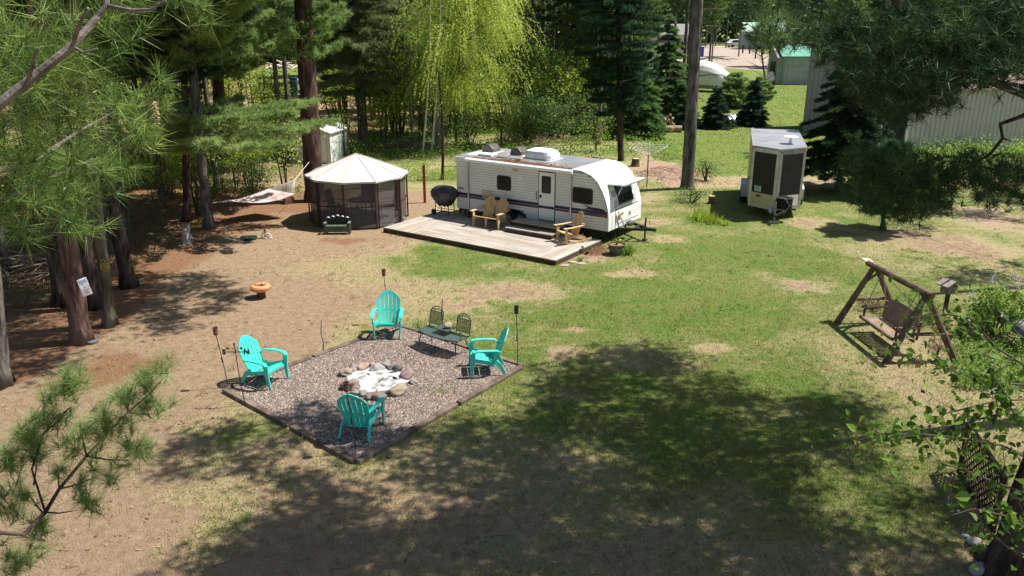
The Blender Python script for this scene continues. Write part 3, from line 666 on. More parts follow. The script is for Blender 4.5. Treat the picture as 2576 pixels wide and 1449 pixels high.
ST = [(872, 942, 17, (.34, .27, .21)), (892, 928, 15, (.26, .20, .20)), (882, 975, 22, (.26, .19, .17)), (912, 927, 15, (.36, .27, .2)), (937, 920, 9, (.52, .38, .32)), (948, 932, 17, (.34, .32, .31)),
      (972, 920, 15, (.27, .25, .23)), (1000, 928, 12, (.12, .12, .12)), (1022, 948, 20, (.27, .19, .18)), (1040, 962, 10, (.3, .26, .23)), (1003, 988, 20, (.30, .25, .17)), (978, 992, 10, (.16, .11, .11)),
      (955, 1002, 15, (.2, .17, .15)), (932, 1000, 12, (.17, .16, .15)), (912, 992, 11, (.23, .22, .21)), (985, 926, 10, (.14, .14, .14)), (893, 990, 12, (.26, .23, .2))]
SL = ['speckled tan', 'mauve grey', 'large mauve brown', 'sandy brown', 'small pink', 'rounded pale grey', 'greenish grey', 'sooty black', 'large red brown', 'small grey', 'mossy ochre', 'small maroon', 'low flat brown', 'dark flat grey', 'sunken grey', 'small charred', 'squat taupe']
SP = ['on the far left of the fire ring', 'second on the upper left of the fire ring', 'on the lower left of the fire ring by the near torch', 'at the upper left of the fire ring', 'on the outer upper edge of the ring', 'at the top of the fire ring against the ash', 'at the top right of the fire ring', 'at the upper right of the fire ring', 'on the right side of the fire ring', 'outside the right side of the ring', 'on the lower right of the fire ring', 'wedged at the bottom right of the fire ring', 'at the bottom of the fire ring', 'at the bottom left of the fire ring', 'on the lower left edge of the ash', 'between two stones at the top right of the ring', 'at the left bottom of the ring']
for i, (px, py, r_, c_) in enumerate(ST):
    p = V(px, py, .06); s_ = r_ / F * 17.3
    b_ = MB(); b_.blob((0, 0, s_ * .42), (s_ * 1.12, s_ * .9, s_ * .66), 3, .2, i, (.2, .1, i * 1.3))
    o_ = b_.build('fire_stone', mat('stone %d' % i, c_, tuple(x * .6 for x in c_), 6, .85, .5, 12, c3=tuple(min(1, x * 1.5) for x in c_), scale3=3), None, smooth=True)
    o_.location = (p.x, p.y, .045); tag(o_, f'{SL[i]} stone {SP[i]}', 'stone', 'stones ringing the fire')
# torches
def torch(label, base, h, lean, m, hang=False):
    o_ = thing('garden_torch', label, 'torch', (base.x, base.y, 0), 0, 'oil torches at the corners of the fire place')
    T = Vector((lean, 0, h)); b_ = MB(); b_.tube([(0, 0, 0), T * .5 + Vector((.012, 0, 0)), T], .0085, 6)
    for f in (.5, .55, .8): b_.tube([T * f - Vector((0, 0, .02)), T * f + Vector((0, 0, .02))], .016, 6)
    b_.build('stake', blackm, o_)
    b_ = MB(); c = T + Vector((0, 0, .0)); b_.lathe([(.02, -.01), (.045, 0), (.05, .02), (.05, .15), (.055, .155), (.055, .17), (.045, .17), (.044, .12)], c, 14); b_.build('canister', m, o_)
    return o_
rust = mat('rusty tin', (.10, .045, .035), (.18, .09, .07), 12, .6)
torch('black canister torch at the right corner of the fire place', V(1302, 922), 1.27, -.03, blackm)
torch('rusty thin torch at the left corner of the fire place', V(575, 975), 1.2, -.13, rust)
torch('brown canister torch in front of the nearest turquoise chair', V(897, 1140), 1.23, -.10, rust)
torch('rusty torch behind the far turquoise chair', V(977, 812), 1.26, -.05, rust)
# weathervane
vb = V(617, 1020); wv = thing('weathervane_stake', 'iron weathervane stake with letters S and N before the left turquoise chair', 'weathervane', (vb.x, vb.y, 0))
b_ = MB(); b_.tube([(0, 0, 0), (-.05, 0, .6), (-.08, .0, 1.32)], .009, 6); b_.tube([(-.085, 0, 1.3), (-.087, 0, 1.36)], .018, 6); b_.build('stake', blackm, wv)
b_ = MB()
for s_ in (-1, 1): b_.tube([(-.075 + s_ * t * .16, 0, 1.17 + .018 * math.sin(t * 7)) for t in np.linspace(0, 1, 7)], .006, 5); b_.tube([(-.075 + s_ * t * .16, 0, 1.17 - .018 * math.sin(t * 7)) for t in np.linspace(0, 1, 7)], .006, 5)
b_.tube([(-.075, -.14, 1.17), (-.075, .14, 1.17)], .006, 5); b_.build('compass_arms', blackm, wv)
b_ = MB(); b_.tube([(-.23, 0, 1.25), (.06, 0, 1.25)], .004, 5)
for x in (-.22, .05): b_.blob((x, 0, 1.25), (.028, .028, .028), 2, 0)
b_.build('spinner', blackm, wv)
text('S', .14, blackm, wv, (-.33, 0, 1.125), (R(90), 0, 0), ext=.006, bold=.008); text('N', .14, blackm, wv, (.09, 0, 1.13), (R(90), 0, 0), ext=.006, bold=.008)
# walking sticks pushed in the ground
for lab, px, py, h, le in (('thin crooked stick standing in the far left gravel edge', 813, 890, .85, .02), ('tall bare stick standing behind the iron tete a tete bench', 1113, 850, 1.0, .03)):
    p = V(px, py); b_ = MB(); b_.tube([(0, 0, 0), (le * .4 + .02, 0, h * .35), (-.01, 0, h * .6), (le, 0, h)], [.02, .017, .016, .011], 7)
    o_ = b_.build('walking_stick', mat('grey stick', (.22, .17, .13), (.33, .27, .2), 8, .8, .4, 30)); o_.location = (p.x, p.y, 0); tag(o_, lab, 'stick')
# iron tete a tete bench
M0 = (V(1050, 880) + V(1145, 915) + V(1178, 892) + V(1110, 852)) / 4
tt = thing('iron_bench', 'green black iron double seat with a small centre table on the gravel', 'bench', (-1.62, 17.72, .045), R(-37))
iron = mat('dark green iron', (.02, .045, .042), (.05, .085, .08), 8, .5, metal=.2)
mesh_ = bpy.data.materials.new('iron mesh'); mesh_.use_nodes = True
def screenmat(m, col, op, rough=.6, period=None):
    n, l = m.node_tree.nodes, m.node_tree.links; b = n['Principled BSDF']; b.inputs['Base Color'].default_value = (*col, 1); b.inputs['Roughness'].default_value = rough
    t = n.new('ShaderNodeBsdfTransparent'); x = n.new('ShaderNodeMixShader'); x.inputs[0].default_value = op
    l.new(t.outputs[0], x.inputs[1]); l.new(b.outputs[0], x.inputs[2]); l.new(x.outputs[0], n['Material Output'].inputs[0]); return m
screenmat(mesh_, (.05, .09, .085), .72)
mesh2 = bpy.data.materials.new('iron back mesh'); mesh2.use_nodes = True; screenmat(mesh2, (.04, .06, .05), .42)
b_ = MB(); P = [(-.62, .22), (-.60, -.17), (-.3, -.25), (0, -.28), (.3, -.25), (.60, -.17), (.62, .22)]
b_.prism(P, .40, .404); b_.build('seat', mesh_, tt)
b_ = MB(); b_.tube([(x, y, .40) for x, y in P + P[:1]], .014, 6); b_.build('seat_rim', iron, tt)
for cx in (-.42, .42):
    b_ = MB(); P = [(cx - .2, .23, .40), (cx - .2, .31, .78), (cx - .14, .33, .86), (cx, .34, .90), (cx + .14, .33, .86), (cx + .2, .31, .78), (cx + .2, .23, .40)]
    b_.tube(P, .012, 6); b_.tube([(cx - .2, .255, .47), (cx + .2, .255, .47)], .009, 5); b_.tube([(cx - .2, .312, .77), (cx + .2, .312, .77)], .009, 5); f_ = b_.build('backrest', iron, tt)
    b_ = MB(); b_.add([(cx - .19, .256, .47), (cx + .19, .256, .47), (cx + .19, .31, .77), (cx - .19, .31, .77), (cx - .19, .260, .47), (cx + .19, .260, .47), (cx + .19, .314, .77), (cx - .19, .314, .77)], [(0, 1, 2, 3), (7, 6, 5, 4)]); b_.build('mesh_panel', mesh2, f_)
    b_ = MB()
    for k in range(9):
        t = -.15 + k * .0375; b_.blob((cx + t, .322, .79 + .07 * math.cos(t * 9) * random.uniform(.4, 1)), (.022, .006, .02), 1, .2, k)
    b_.build('leaf_scroll', iron, f_)
b_ = MB(); b_.box((0, .10, .52), (.40, .32, .012)); t_ = b_.build('centre_table', mesh_, tt)
b_ = MB(); b_.tube([(0, .1, .51), (0, .1, .40)], .014, 6)
for s_ in (-1, 1): b_.tube([(s_ * .2, .1, .51), (s_ * .12, .1, .47), (s_ * .22, .2, .40)], .009, 5)
b_.tube([(-.2, -.06, .52), (.2, -.06, .52), (.2, .26, .52), (-.2, .26, .52), (-.2, -.06, .52)], .009, 5); b_.build('table_frame', iron, tt)
for x, y in ((-.58, -.17), (.58, -.17), (-.58, .22), (.58, .22)):
    b_ = MB(); b_.tube([(x, y, .40), (x * .93, y * .9, .3), (x * 1.02, y * 1.25, 0)], .012, 6); b_.tube([(x * .6, y * .7, .40), (x * .9, y, .3), (x, y * 1.2, .05)], .008, 5); b_.build('leg', iron, tt)
for s_ in (-1, 1): b_ = MB(); b_.tube([(s_ * .62, -.1, .40), (s_ * .67, -.12, .5), (s_ * .64, -.1, .58), (s_ * .67, -.12, .66)], .01, 6); b_.build('armrest', iron, tt)
b_ = MB(); b_.blob((0, 0, .055), (.1, .08, .075), 3, .12, 4); o_ = b_.build('tan_rock', mat('tan rock', (.45, .34, .25), (.3, .22, .16), 7, .9, .5, 20), smooth=True)
q = Vector((-1.62, 17.72)) + Vector((.08 * math.cos(R(-37)) - .12 * math.sin(R(-37)), .08 * math.sin(R(-37)) + .12 * math.cos(R(-37)))); o_.location = (q.x, q.y, .574); tag(o_, 'rounded tan rock lying on the iron bench table', 'rock')

# ---------------------------------------------------------------- screen house
TC = (-5.88, 30.85); TR = 1.86
th_ = thing('screen_house', 'round screened gazebo with pale pleated fabric roof beside the big trunk', 'gazebo', (TC[0], TC[1], 0), 0)
cnv = mat('canopy cloth', (.52, .49, .465), (.60, .57, .54), 1.2, .8, .3, 2.5, c3=(.56, .52, .49), scale3=1.1)
brown = mat('brown frame', (.045, .022, .018), (.07, .035, .03), 4, .5)
scr = bpy.data.materials.new('insect screen'); scr.use_nodes = True; screenmat(scr, (.085, .075, .08), .70, .8)
A0 = R(-78); st = R(36); A = [A0 + st * (k + .5) for k in range(10)]
E_ = [Vector((TR * math.cos(a), TR * math.sin(a), 1.74)) for a in A]
b_ = MB(); ap = Vector((0, 0, 2.52)); n_ = 6
for k in range(10):
    a, c = E_[k] * 1.045, E_[(k + 1) % 10] * 1.045; a.z = c.z = 1.78
    rows = []
    for i in range(n_ + 1):
        t = i / n_; sag = -.05 * math.sin(t * math.pi); P0 = ap.lerp(a, t); P1 = ap.lerp(c, t)
        rows.append([P0, (P0 + P1) / 2 + Vector((0, 0, sag * t)), P1])
    va = a - Vector((0, 0, .07)); vc = c - Vector((0, 0, .07)); rows.append([va, (va + vc) / 2 + Vector((0, 0, .015)), vc])
    vs = [p for r in rows for p in r]; b_.add(vs, [(3 * i + j, 3 * i + j + 3, 3 * i + j + 4, 3 * i + j + 1) for i in range(n_ + 1) for j in (0, 1)])
b_.build('canopy', cnv, th_)
b_ = MB()
for k in range(10): e = E_[k] * 1.045; e.z = 1.79; b_.tube([ap + Vector((0, 0, .008)), e], .012, 5)
b_.build('canopy_seam', mat('seam', (.40, .38, .37), rough=.8), th_)
for k in range(10):
    a, c = E_[k].copy(), E_[(k + 1) % 10].copy()
    b_ = MB(); b_.box((a.x, a.y, .87), (.055, .055, 1.74), (0, 0, A[k])); b_.build('post', brown, th_)
    b_ = MB(); a.z = c.z = 0; i_ = .97
    b_.add([a * i_ + Vector((0, 0, .03)), c * i_ + Vector((0, 0, .03)), c * i_ + Vector((0, 0, 1.72)), a * i_ + Vector((0, 0, 1.72))], [(0, 1, 2, 3)]); b_.build('screen_panel', scr, th_)
    b_ = MB()
    for z in (.03, .82, 1.7): b_.beam(a * .985 + Vector((0, 0, z)), c * .985 + Vector((0, 0, z)), .03, .035)
    b_.build('rail', brown, th_)
b_ = MB(); e = [Vector((TR * .99 * math.cos(A0 + s_), TR * .99 * math.sin(A0 + s_), 0)) for s_ in (R(54 - 3), R(18 + 3))]
for p in e: b_.box((p.x, p.y, .86), (.05, .05, 1.7), (0, 0, A0))
b_.build('door_frame', mat('door brown', (.085, .04, .035), rough=.5), th_)
fl = MB(); fl.lathe([(TR * .95, .0), (TR * .95, .05)], (0, 0, 0), 10); fl.build('floor', deckw, th_)
tbt = thing('patio_table', 'round dark table inside the screened gazebo', 'table', (TC[0] + .1, TC[1] - .1, .05))
b_ = MB(); b_.lathe([(.52, .70), (.54, .71), (.52, .73)], n=24); b_.build('tabletop', mat('smoked glass top', (.06, .065, .07), rough=.25), tbt)
for k in range(4): b_ = MB(); a = k * math.pi / 2 + .6; b_.tube([(.4 * math.cos(a), .4 * math.sin(a), .70), (.45 * math.cos(a), .45 * math.sin(a), 0)], .018, 6); b_.build('leg', blackm, tbt)
sling = mat('dark sling', (.03, .03, .036), (.05, .05, .055), 5, .8)
def patio_chair(label, x, y, rz):
    o_ = thing('patio_chair', label, 'chair', (x, y, .05), rz, 'patio chairs inside the gazebo')
    b_ = MB(); b_.box((0, 0, .42), (.5, .5, .03), (R(-4), 0, 0)); b_.build('seat', sling, o_)
    b_ = MB(); b_.sweep([(0, .24, .44), (0, .34, .8), (0, .40, 1.05)], .5, .03, (1, 0, 0)); b_.build('backrest', sling, o_, bevel=.02)
    for s_ in (-1, 1):
        b_ = MB(); b_.tube([(s_ * .28, .32, .66), (s_ * .29, 0, .64), (s_ * .28, -.25, .62)], .018, 6); b_.build('armrest', blackm, o_)
        b_ = MB(); b_.tube([(s_ * .28, -.25, .62), (s_ * .27, -.27, 0)], .016, 6); b_.build('leg', blackm, o_); b_ = MB(); b_.tube([(s_ * .27, .26, .5), (s_ * .27, .3, 0)], .016, 6); b_.build('leg', blackm, o_)
patio_chair('dark high backed patio chair behind the gazebo table seen through the middle screen', TC[0] + .15, TC[1] + .85, R(0))
patio_chair('dark patio chair at the right behind the gazebo door screen', TC[0] + 1.05, TC[1] + .25, R(-75))
patio_chair('dark patio chair in the shaded left half of the gazebo', TC[0] - .85, TC[1] + .1, R(70))
# planter bench with picket houses
pb = V(850, 588); pl = thing('planter_bench', 'small green planter bench with five white topped pickets before the gazebo', 'planter', (pb.x, pb.y, 0), R(2))
grn_ = mat('old green paint', (.05, .08, .05), (.10, .12, .075), 6, .8, .3, 20); dgrn = mat('dark green paint', (.018, .035, .028), rough=.7)
b_ = MB(); b_.box((0, 0, .20), (.78, .26, .22)); b_.build('trough', grn_, pl, bevel=.006)
for s_ in (-1, 1):
    b_ = MB(); b_.box((s_ * .42, -.1, .2), (.08, .07, .4)); b_.build('leg', grn_, pl, bevel=.005); b_ = MB(); b_.box((s_ * .42, .12, .2), (.08, .07, .4)); b_.build('leg', grn_, pl, bevel=.005)
    b_ = MB(); b_.box((s_ * .43, .02, .41), (.09, .34, .025)); b_.build('armrest', mat('mint paint', (.11, .17, .13), rough=.7), pl)
for k in range(5):
    x = -.34 + .17 * k; h = .62 - .035 * abs(k - 2); b_ = MB(); b_.box((x, .16, h / 2 + .1), (.09, .03, h - .2)); p_ = b_.build('picket', dgrn, pl)
    b_ = MB()
    for s_ in (-1, 1): b_.box((x + s_ * .025, .16, h + .02), (.07, .07, .012), (0, s_ * R(35), 0))
    b_.build('picket_roof', mat('pale cap', (.65, .66, .66), rough=.6), p_)
b_ = MB(); b_.box((0, .14, .45), (.7, .02, .05)); b_.build('rail', dgrn, pl)
bo = V(842, 560); bs = thing('bird_stake', 'pale bird ornament on a thin stake in front of the gazebo screen', 'garden ornament', (bo.x, bo.y, 0))
pale = mat('faded pink wood', (.45, .30, .25), (.30, .17, .14), 8, .7)
b_ = MB(); b_.tube([(0, 0, 0), (0, 0, .48)], .006, 5); b_.build('stake', blackm, bs)
b_ = MB(); b_.blob((0, 0, .53), (.13, .04, .05), 2, .05); b_.blob((.12, 0, .57), (.05, .04, .045), 2, .03); b_.sweep([(-.1, 0, .55), (-.28, 0, .60)], .06, .012, (0, 1, 0)); b_.build('bird', pale, bs)
b_ = MB(); b_.box((.02, -.05, .57), (.2, .1, .012), (0, R(8), 0)); b_.build('wing', mat('light bird wing', (.66, .58, .52), rough=.6), bs)

# ---------------------------------------------------------------- posts, grill, rack
p = V(1069, 510); o_ = thing('red_post', 'tall red brown square post left of the covered grill', 'post', (p.x, p.y, 0)); b_ = MB(); b_.box((0, 0, .78), (.11, .11, 1.56)); b_.build('shaft', redp, o_, bevel=.006)
b_ = MB(); b_.box((.02, -.02, 1.58), (.07, .07, .06)); b_.build('bracket', rust, o_)
gq = rvw(-.42, -.25, .18)
gl = thing('covered_grill', 'barbecue grill under a black cloth cover at the rear corner of the trailer', 'grill', gq, R(-30))
cov = mat('black grill cover', (.022, .024, .03), (.05, .054, .065), 3, .38, .6, 5, spec=.5)
b_ = MB(); vs = []; nn = 28; rr_ = random.Random(5)
for i, (z, a, c) in enumerate(((.36, .22, .16), (.5, .36, .24), (.72, .50, .33), (.90, .52, .34), (1.02, .44, .28), (1.10, .34, .2), (1.12, .05, .03))):
    for k in range(nn):
        t = 2 * math.pi * k / nn; e = .6; f = 1 + .07 * math.sin(k * 2.7 + i * .5) * (1.1 - z * .8) + rr_.uniform(-.02, .02)
        vs.append((a * f * abs(math.cos(t)) ** e * math.copysign(1, math.cos(t)), c * f * abs(math.sin(t)) ** e * math.copysign(1, math.sin(t)), z + .03 * math.sin(k * 1.9) * (i == 0)))
b_.add(vs, [(nn * i + j, nn * i + (j + 1) % nn, nn * i + nn + (j + 1) % nn, nn * i + nn + j) for i in range(6) for j in range(nn)]); b_.build('cover', cov, gl, smooth=False)
for x in (-.3, .3):
    b_ = MB(); b_.tube([(x, -.18, .5), (x, -.2, .05)], .018, 6); b_.tube([(x, .18, .5), (x, .2, .05)], .018, 6); b_.build('leg', blackm, gl)
b_ = MB(); b_.tube([(-.42, -.2, .18), (.42, -.2, .18)], .014, 6); b_.tube([(-.42, .2, .18), (.42, .2, .18)], .014, 6); b_.build('lower_shelf', blackm, gl)
b_ = MB(); b_.lathe([(.11, -.02), (.12, 0), (.11, .02)], n=16); w_ = b_.build('wheel', rubber, gl); w_.rotation_euler = (R(90), 0, 0); w_.location = (-.36, -.22, .12)
rk = rvw(-.35, .9); o_ = thing('slatted_screen', 'red post with pale metal slats standing behind the grill cover', 'rack', rk, RZ)
b_ = MB(); b_.box((-.22, 0, .95), (.07, .07, 1.9)); b_.box((.02, 0, .95), (.07, .07, 1.88)); b_.build('post', redp, o_)
b_ = MB()
for k in range(7): b_.box((-.05, -.045, 1.15 + k * .1), (.36, .02, .06))
b_.build('slats', alu, o_)

# ---------------------------------------------------------------- hammock
hm = thing('hammock', 'faded pink hammock with white cords strung between the grey trunk and the big trunk', 'hammock', (0, 0, 0))
A_ = Vector((-10.95, 29.35, .95)); B_ = Vector((-8.35, 33.9, 1.75))
BL_, BR_ = V(673, 476, .95), V(739, 489, .92); BM = (BL_ + BR_) / 2; TIPL = V(568, 508, .80)
c0 = TIPL; c1 = BM; ax = (c1 - c0).normalized(); sd = (BR_ - BL_) / (BR_ - BL_).length; HW = (BR_ - BL_).length / 2
vs = []; nx_, ny_ = 14, 8
for i in range(nx_ + 1):
    t = i / nx_; wv_ = HW * (.10 + .9 * math.sin(min(t * 1.25, 1) * math.pi / 2)); c = c0.lerp(c1, t); c.z -= .16 * math.sin(t * math.pi)
    for j in range(ny_ + 1):
        u = j / ny_ * 2 - 1; p = c + sd * wv_ * u; p.z += .05 * u * u * (1 - t) ; vs.append(p)
b_ = MB(); b_.add(vs, [(i * (ny_ + 1) + j, (i + 1) * (ny_ + 1) + j, (i + 1) * (ny_ + 1) + j + 1, i * (ny_ + 1) + j + 1) for i in range(nx_) for j in range(ny_)])
cl_ = b_.build('cloth', mat('faded pink cloth', (.50, .39, .39), (.60, .49, .48), 6, .9, .5, 25, c3=(.33, .23, .24), scale3=1.6), hm, smooth=True); sf = cl_.modifiers.new('thick', 'SOLIDIFY'); sf.thickness = .012
cord = mat('white cord', (.75, .75, .70), rough=.7)
b_ = MB(); K = W(741, 453, BR_.y + .45)
for j in range(15): u = j / 7 - 1; b_.tube([c1 + sd * HW * u, K], .007, 4)
b_.tube([BL_, BR_], .02, 6); b_.tube([K, B_], .008, 5); b_.build('cords', cord, hm)
b_ = MB(); K = c0 - ax * .28 + Vector((0, 0, .05))
for j in range(7): u = j / 3 - 1; b_.tube([c0 + sd * .12 * u, K], .006, 4)
b_.tube([K, A_], .009, 5); b_.build('cords', cord, hm)
bb = V(727, 512); b_ = MB(); b_.box((0, 0, .13), (.42, .24, .26)); o_ = b_.build('wood_crate', mat('brown crate', (.20, .11, .07), (.13, .07, .045), 5, .8), bevel=.01); o_.location = (bb.x, bb.y, 0); o_.rotation_euler.z = .6; tag(o_, 'small brown box on the ground under the right end of the hammock', 'box')

# ---------------------------------------------------------------- small garden things on the left
p = V(658, 748); tp = thing('tire_planter', 'orange painted tire planter set on a short stump', 'planter', (p.x, p.y, 0))
b_ = MB(); b_.lathe([(.13, 0), (.12, .05), (.12, .22)], n=12); b_.build('stump', mat('dark stump', (.08, .045, .03), (.14, .08, .05), 8, .9, .6, 20, stretch=(3, 3, .5)), tp)
org = mat('orange tyre paint', (.55, .24, .10), (.62, .32, .16), 6, .6, .35, 26)
b_ = MB(); b_.lathe([(.13, .21), (.25, .22), (.275, .26), (.275, .32), (.25, .36), (.17, .375), (.14, .35), (.14, .24)], n=28); b_.build('tire', org, tp)
b_ = MB()
for k in range(28): a = k * 2 * math.pi / 28; b_.box((.278 * math.cos(a), .278 * math.sin(a), .29), (.014, .03, .07), (0, 0, a))
b_.build('tread', org, tp)
b_ = MB(); b_.blob((-.1, -.02, .39), (.05, .04, .035), 2, .1); b_.blob((.07, 0, .40), (.055, .05, .045), 2, .1, 2); b_.blob((.1, .08, .39), (.04, .04, .03), 2, .1, 3); b_.tube([(-.12, 0, .4), (-.04, .02, .38), (.02, .0, .37)], .012, 5); b_.build('ornament', org, tp)
p = V(472, 612); b_ = MB(); b_.tube([(0, 0, 0), (.02, 0, .2), (.0, 0, .4)], [.2, .17, .10], 10); b_.tube([(0, 0, .35), (-.08, 0, .5), (-.14, 0, .62)], [.09, .07, .03], 8); b_.tube([(.02, 0, .35), (.08, 0, .52), (.10, .02, .66)], [.09, .07, .04], 8); b_.tube([(.1, -.02, .0), (.2, -.04, .2)], [.09, .04], 7); b_.blob((0, -.03, .47), (.07, .06, .07), 2, .15)
o_ = b_.build('driftwood_stump', mat('silvery wood', (.50, .47, .45), (.22, .19, .17), 7, .9, .7, 18, stretch=(1, 1, .4)), smooth=False); o_.location = (p.x, p.y, 0); tag(o_, 'silvery weathered stump with forked top at the edge of the woods', 'stump')
p = V(627, 602); b_ = MB()
for k in range(7): r = .2 + .03 * (k % 4); b_.tube([(r * math.cos(t) + random.uniform(-.02, .02), r * .8 * math.sin(t), .015 + .018 * (k % 4) + .004 * k) for t in np.linspace(0, 6.28, 22)], .014, 6)
b_.tube([(.25, 0, .02), (.35, .08, .02), (.42, .1, .03), (.62, .2, .05)], .013, 6)
o_ = b_.build('garden_hose', mat('green hose', (.03, .07, .055), (.05, .10, .08), 5, .5)); o_.location = (p.x, p.y, 0); tag(o_, 'coiled dark green hose on the bare ground under the hammock', 'hose')
p = V(668, 600); o_ = thing('water_hydrant', 'rusty yard hydrant tripod with a white hose loop', 'water hydrant', (p.x, p.y, 0))
b_ = MB(); b_.tube([(0, 0, 0), (0, 0, .42)], .022, 7); b_.tube([(-.18, .03, 0), (0, 0, .36)], .012, 6); b_.tube([(.13, -.03, 0), (0, 0, .38)], .012, 6); b_.build('pipe', rust, o_)
b_ = MB(); b_.blob((-.01, 0, .45), (.035, .035, .05), 2, .05); b_.tube([(0, 0, .44), (-.09, 0, .47)], .012, 6); b_.build('valve', mat('red valve', (.30, .05, .04), rough=.6), o_)
b_ = MB(); b_.tube([(.1 + .12 * math.cos(t), -.05, .10 + .11 * math.sin(t)) for t in np.linspace(-.3, 4.2, 14)], .013, 6); b_.tube([(.2, -.05, .06), (.26, -.07, .03)], .03, 8); b_.build('hose_loop', white, o_)
p = V(232, 862); b_ = MB(); b_.lathe([(.14, 0), (.155, .02), (.155, .06), (.14, .075), (.05, .07)], n=18); o_ = b_.build('stone_disc', mat('dark grey stone', (.07, .07, .075), (.13, .13, .135), 8, .8, .5, 25)); o_.location = (p.x, p.y, 0); tag(o_, 'round dark stone disc on the ground by the big pine roots', 'stone')

# ---------------------------------------------------------------- storage shed
s0 = V(812, 420); sh = thing('storage_shed', 'small white metal shed behind the big trunk', 'shed', (-11.75, 43.6, 0), R(-14)); sh.scale = (1, 1, .84)
shm = ribbed('white shed sheet', (.66, .67, .66), (.56, .57, .56), 'X', .16, .5, .6)
b_ = MB(); b_.box((1.15, 1.1, .95), (2.3, 2.2, 1.9)); b_.build('wall', shm, sh)
b_ = MB(); b_.prism([(-.1, 1.88), (1.15, 2.38), (2.4, 1.88), (2.4, 1.94), (1.15, 2.46), (-.1, 1.94)], -.12, 2.32, 'y'); b_.build('roof', mat('white roof sheet', (.72, .73, .74), (.60, .61, .62), 3, .4), sh)
b_ = MB(); b_.prism([(0.02, 1.88), (1.15, 2.36), (2.28, 1.88)], 0.0, 2.2, 'y'); b_.build('gable', shm, sh)
b_ = MB(); b_.box((1.68, -.02, .9), (.68, .03, 1.72)); d_ = b_.build('door', white, sh); b_ = MB(); b_.box((1.40, -.05, .95), (.03, .03, .12)); b_.build('handle', blackm, d_)
p = V(742, 418); kg = thing('kettle_grill', 'black kettle grill left of the big trunk', 'grill', (p.x, p.y, 0))
b_ = MB(); b_.blob((0, 0, .80), (.36, .36, .24), 3, 0); b_.build('bowl', blackm, kg, smooth=True)
for a in (0, 2.1, 4.2): b_ = MB(); b_.tube([(.2 * math.cos(a), .2 * math.sin(a), .7), (.32 * math.cos(a), .32 * math.sin(a), 0)], .018, 6); b_.build('leg', steel, kg)
b_ = MB(); b_.box((0, 0, 1.06), (.14, .03, .03)); b_.build('handle', darkw, kg)

# ---------------------------------------------------------------- cargo trailer
cg = thing('cargo_trailer', 'tall enclosed cargo trailer with black nose panels parked on the grass', 'cargo trailer', (10.2, 31.3, 0), R(-14.7))
tanp = mat('yellowed aluminium', (.52, .46, .27), (.46, .41, .25), 1.6, .4, c3=(.38, .33, .2), scale3=1)
wa = 2.66; P = [(-.97, 0), (0, -.76), (.97, 0), (.97, 5.0), (-.97, 5.0)]
b_ = MB(); b_.prism(P, .38, wa, 'z'); b_.build('body', tanp, cg)
b_ = MB(); b_.prism([(-1.0, -.01), (0, -.80), (1.0, -.01), (1.0, 5.03), (-1.0, 5.03)], wa, wa + .06, 'z'); b_.build('roof', mat('grey trailer roof', (.23, .23, .245), (.30, .30, .31), 1.5, .4, c3=(.2, .2, .21), scale3=.8), cg)
rr = mat('matte black panel', (.014, .013, .013), (.024, .022, .022), 5, .5, .25, 60)
def face(s_, u0, u1, z0, z1, off):   # a plate on one of the two nose faces; u from outer corner (0) to prow (1)
    a = Vector((s_ * .97, 0, 0)); c = Vector((0, -.76, 0)); nrm = Vector((s_ * .76, -.97, 0)).normalized() * off; P0, P1 = a.lerp(c, u0), a.lerp(c, u1); o = []
    for d in (.0, 1.): o += [(P0 + nrm * d).to_tuple()[:2] + (z0,), (P1 + nrm * d).to_tuple()[:2] + (z0,), (P1 + nrm * d).to_tuple()[:2] + (z1,), (P0 + nrm * d).to_tuple()[:2] + (z1,)]
    return b_.add(o, [(0, 1, 2, 3), (4, 5, 6, 7), (0, 1, 5, 4), (1, 2, 6, 5), (2, 3, 7, 6), (3, 0, 4, 7)])
for s_ in (-1, 1):
    b_ = MB(); face(s_, .10, .88, .95, 2.5, .012); b_.build('nose_panel', rr, cg)
    b_ = MB(); face(s_, 0, .09, .38, wa, .016); face(s_, .9, 1.0, .38, wa, .016); face(s_, .09, .9, 2.52, wa, .014); face(s_, 0, 1, .38, .5, .018); b_.build('corner_trim', alu, cg)
    b_ = MB(); b_.box((s_ * .93, -.06, wa - .03), (.12, .05, .04), (0, 0, s_ * -.6)); b_.build('marker_light', mat('orange lens', (.8, .18, .02), rough=.3), cg)
    b_ = MB(); b_.prism([(2.0, .3), (2.02, .72), (2.15, .80), (3.5, .80), (3.63, .72), (3.65, .3)], s_ * .975, s_ * 1.24, 'x'); b_.build('fender', mat('fender grey', (.42, .45, .5), rough=.5), cg)
    for y in (2.4, 3.22):
        b_ = MB(); b_.lathe([(.27, -.1), (.33, -.07), (.33, .07), (.27, .1)], n=22); w_ = b_.build('wheel', rubber, cg); w_.rotation_euler = (0, R(90), 0); w_.location = (s_ * 1.15, y, .33)
b_ = MB(); face(1, .1, .88, .52, .93, .008); b_.build('diamond_plate', ribbed('corrugated plate', (.6, .61, .62), (.5, .5, .5), 'Z', .05, .35, .9, metal=.4), cg)
b_ = MB(); b_.box((-.985, .9, 1.5), (.03, .75, 1.95)); d_ = b_.build('side_door', tanp, cg, bevel=.01)
b_ = MB(); b_.box((-1.01, .62, 1.35), (.02, .05, .14)); b_.build('latch', blackm, d_); b_ = MB(); b_.box((-.99, 1.6, 1.7), (.02, .5, .8)); b_.build('side_window', glassd, cg)
b_ = MB(); face(-1, .06, .09, 1.5, 1.56, .03); face(1, .04, .08, 1.45, 1.5, .03); b_.build('door_hook', alu, cg)
b_ = MB(); face(-1, .28, .42, .80, .86, .03); b_.build('plug_socket', blackm, cg)
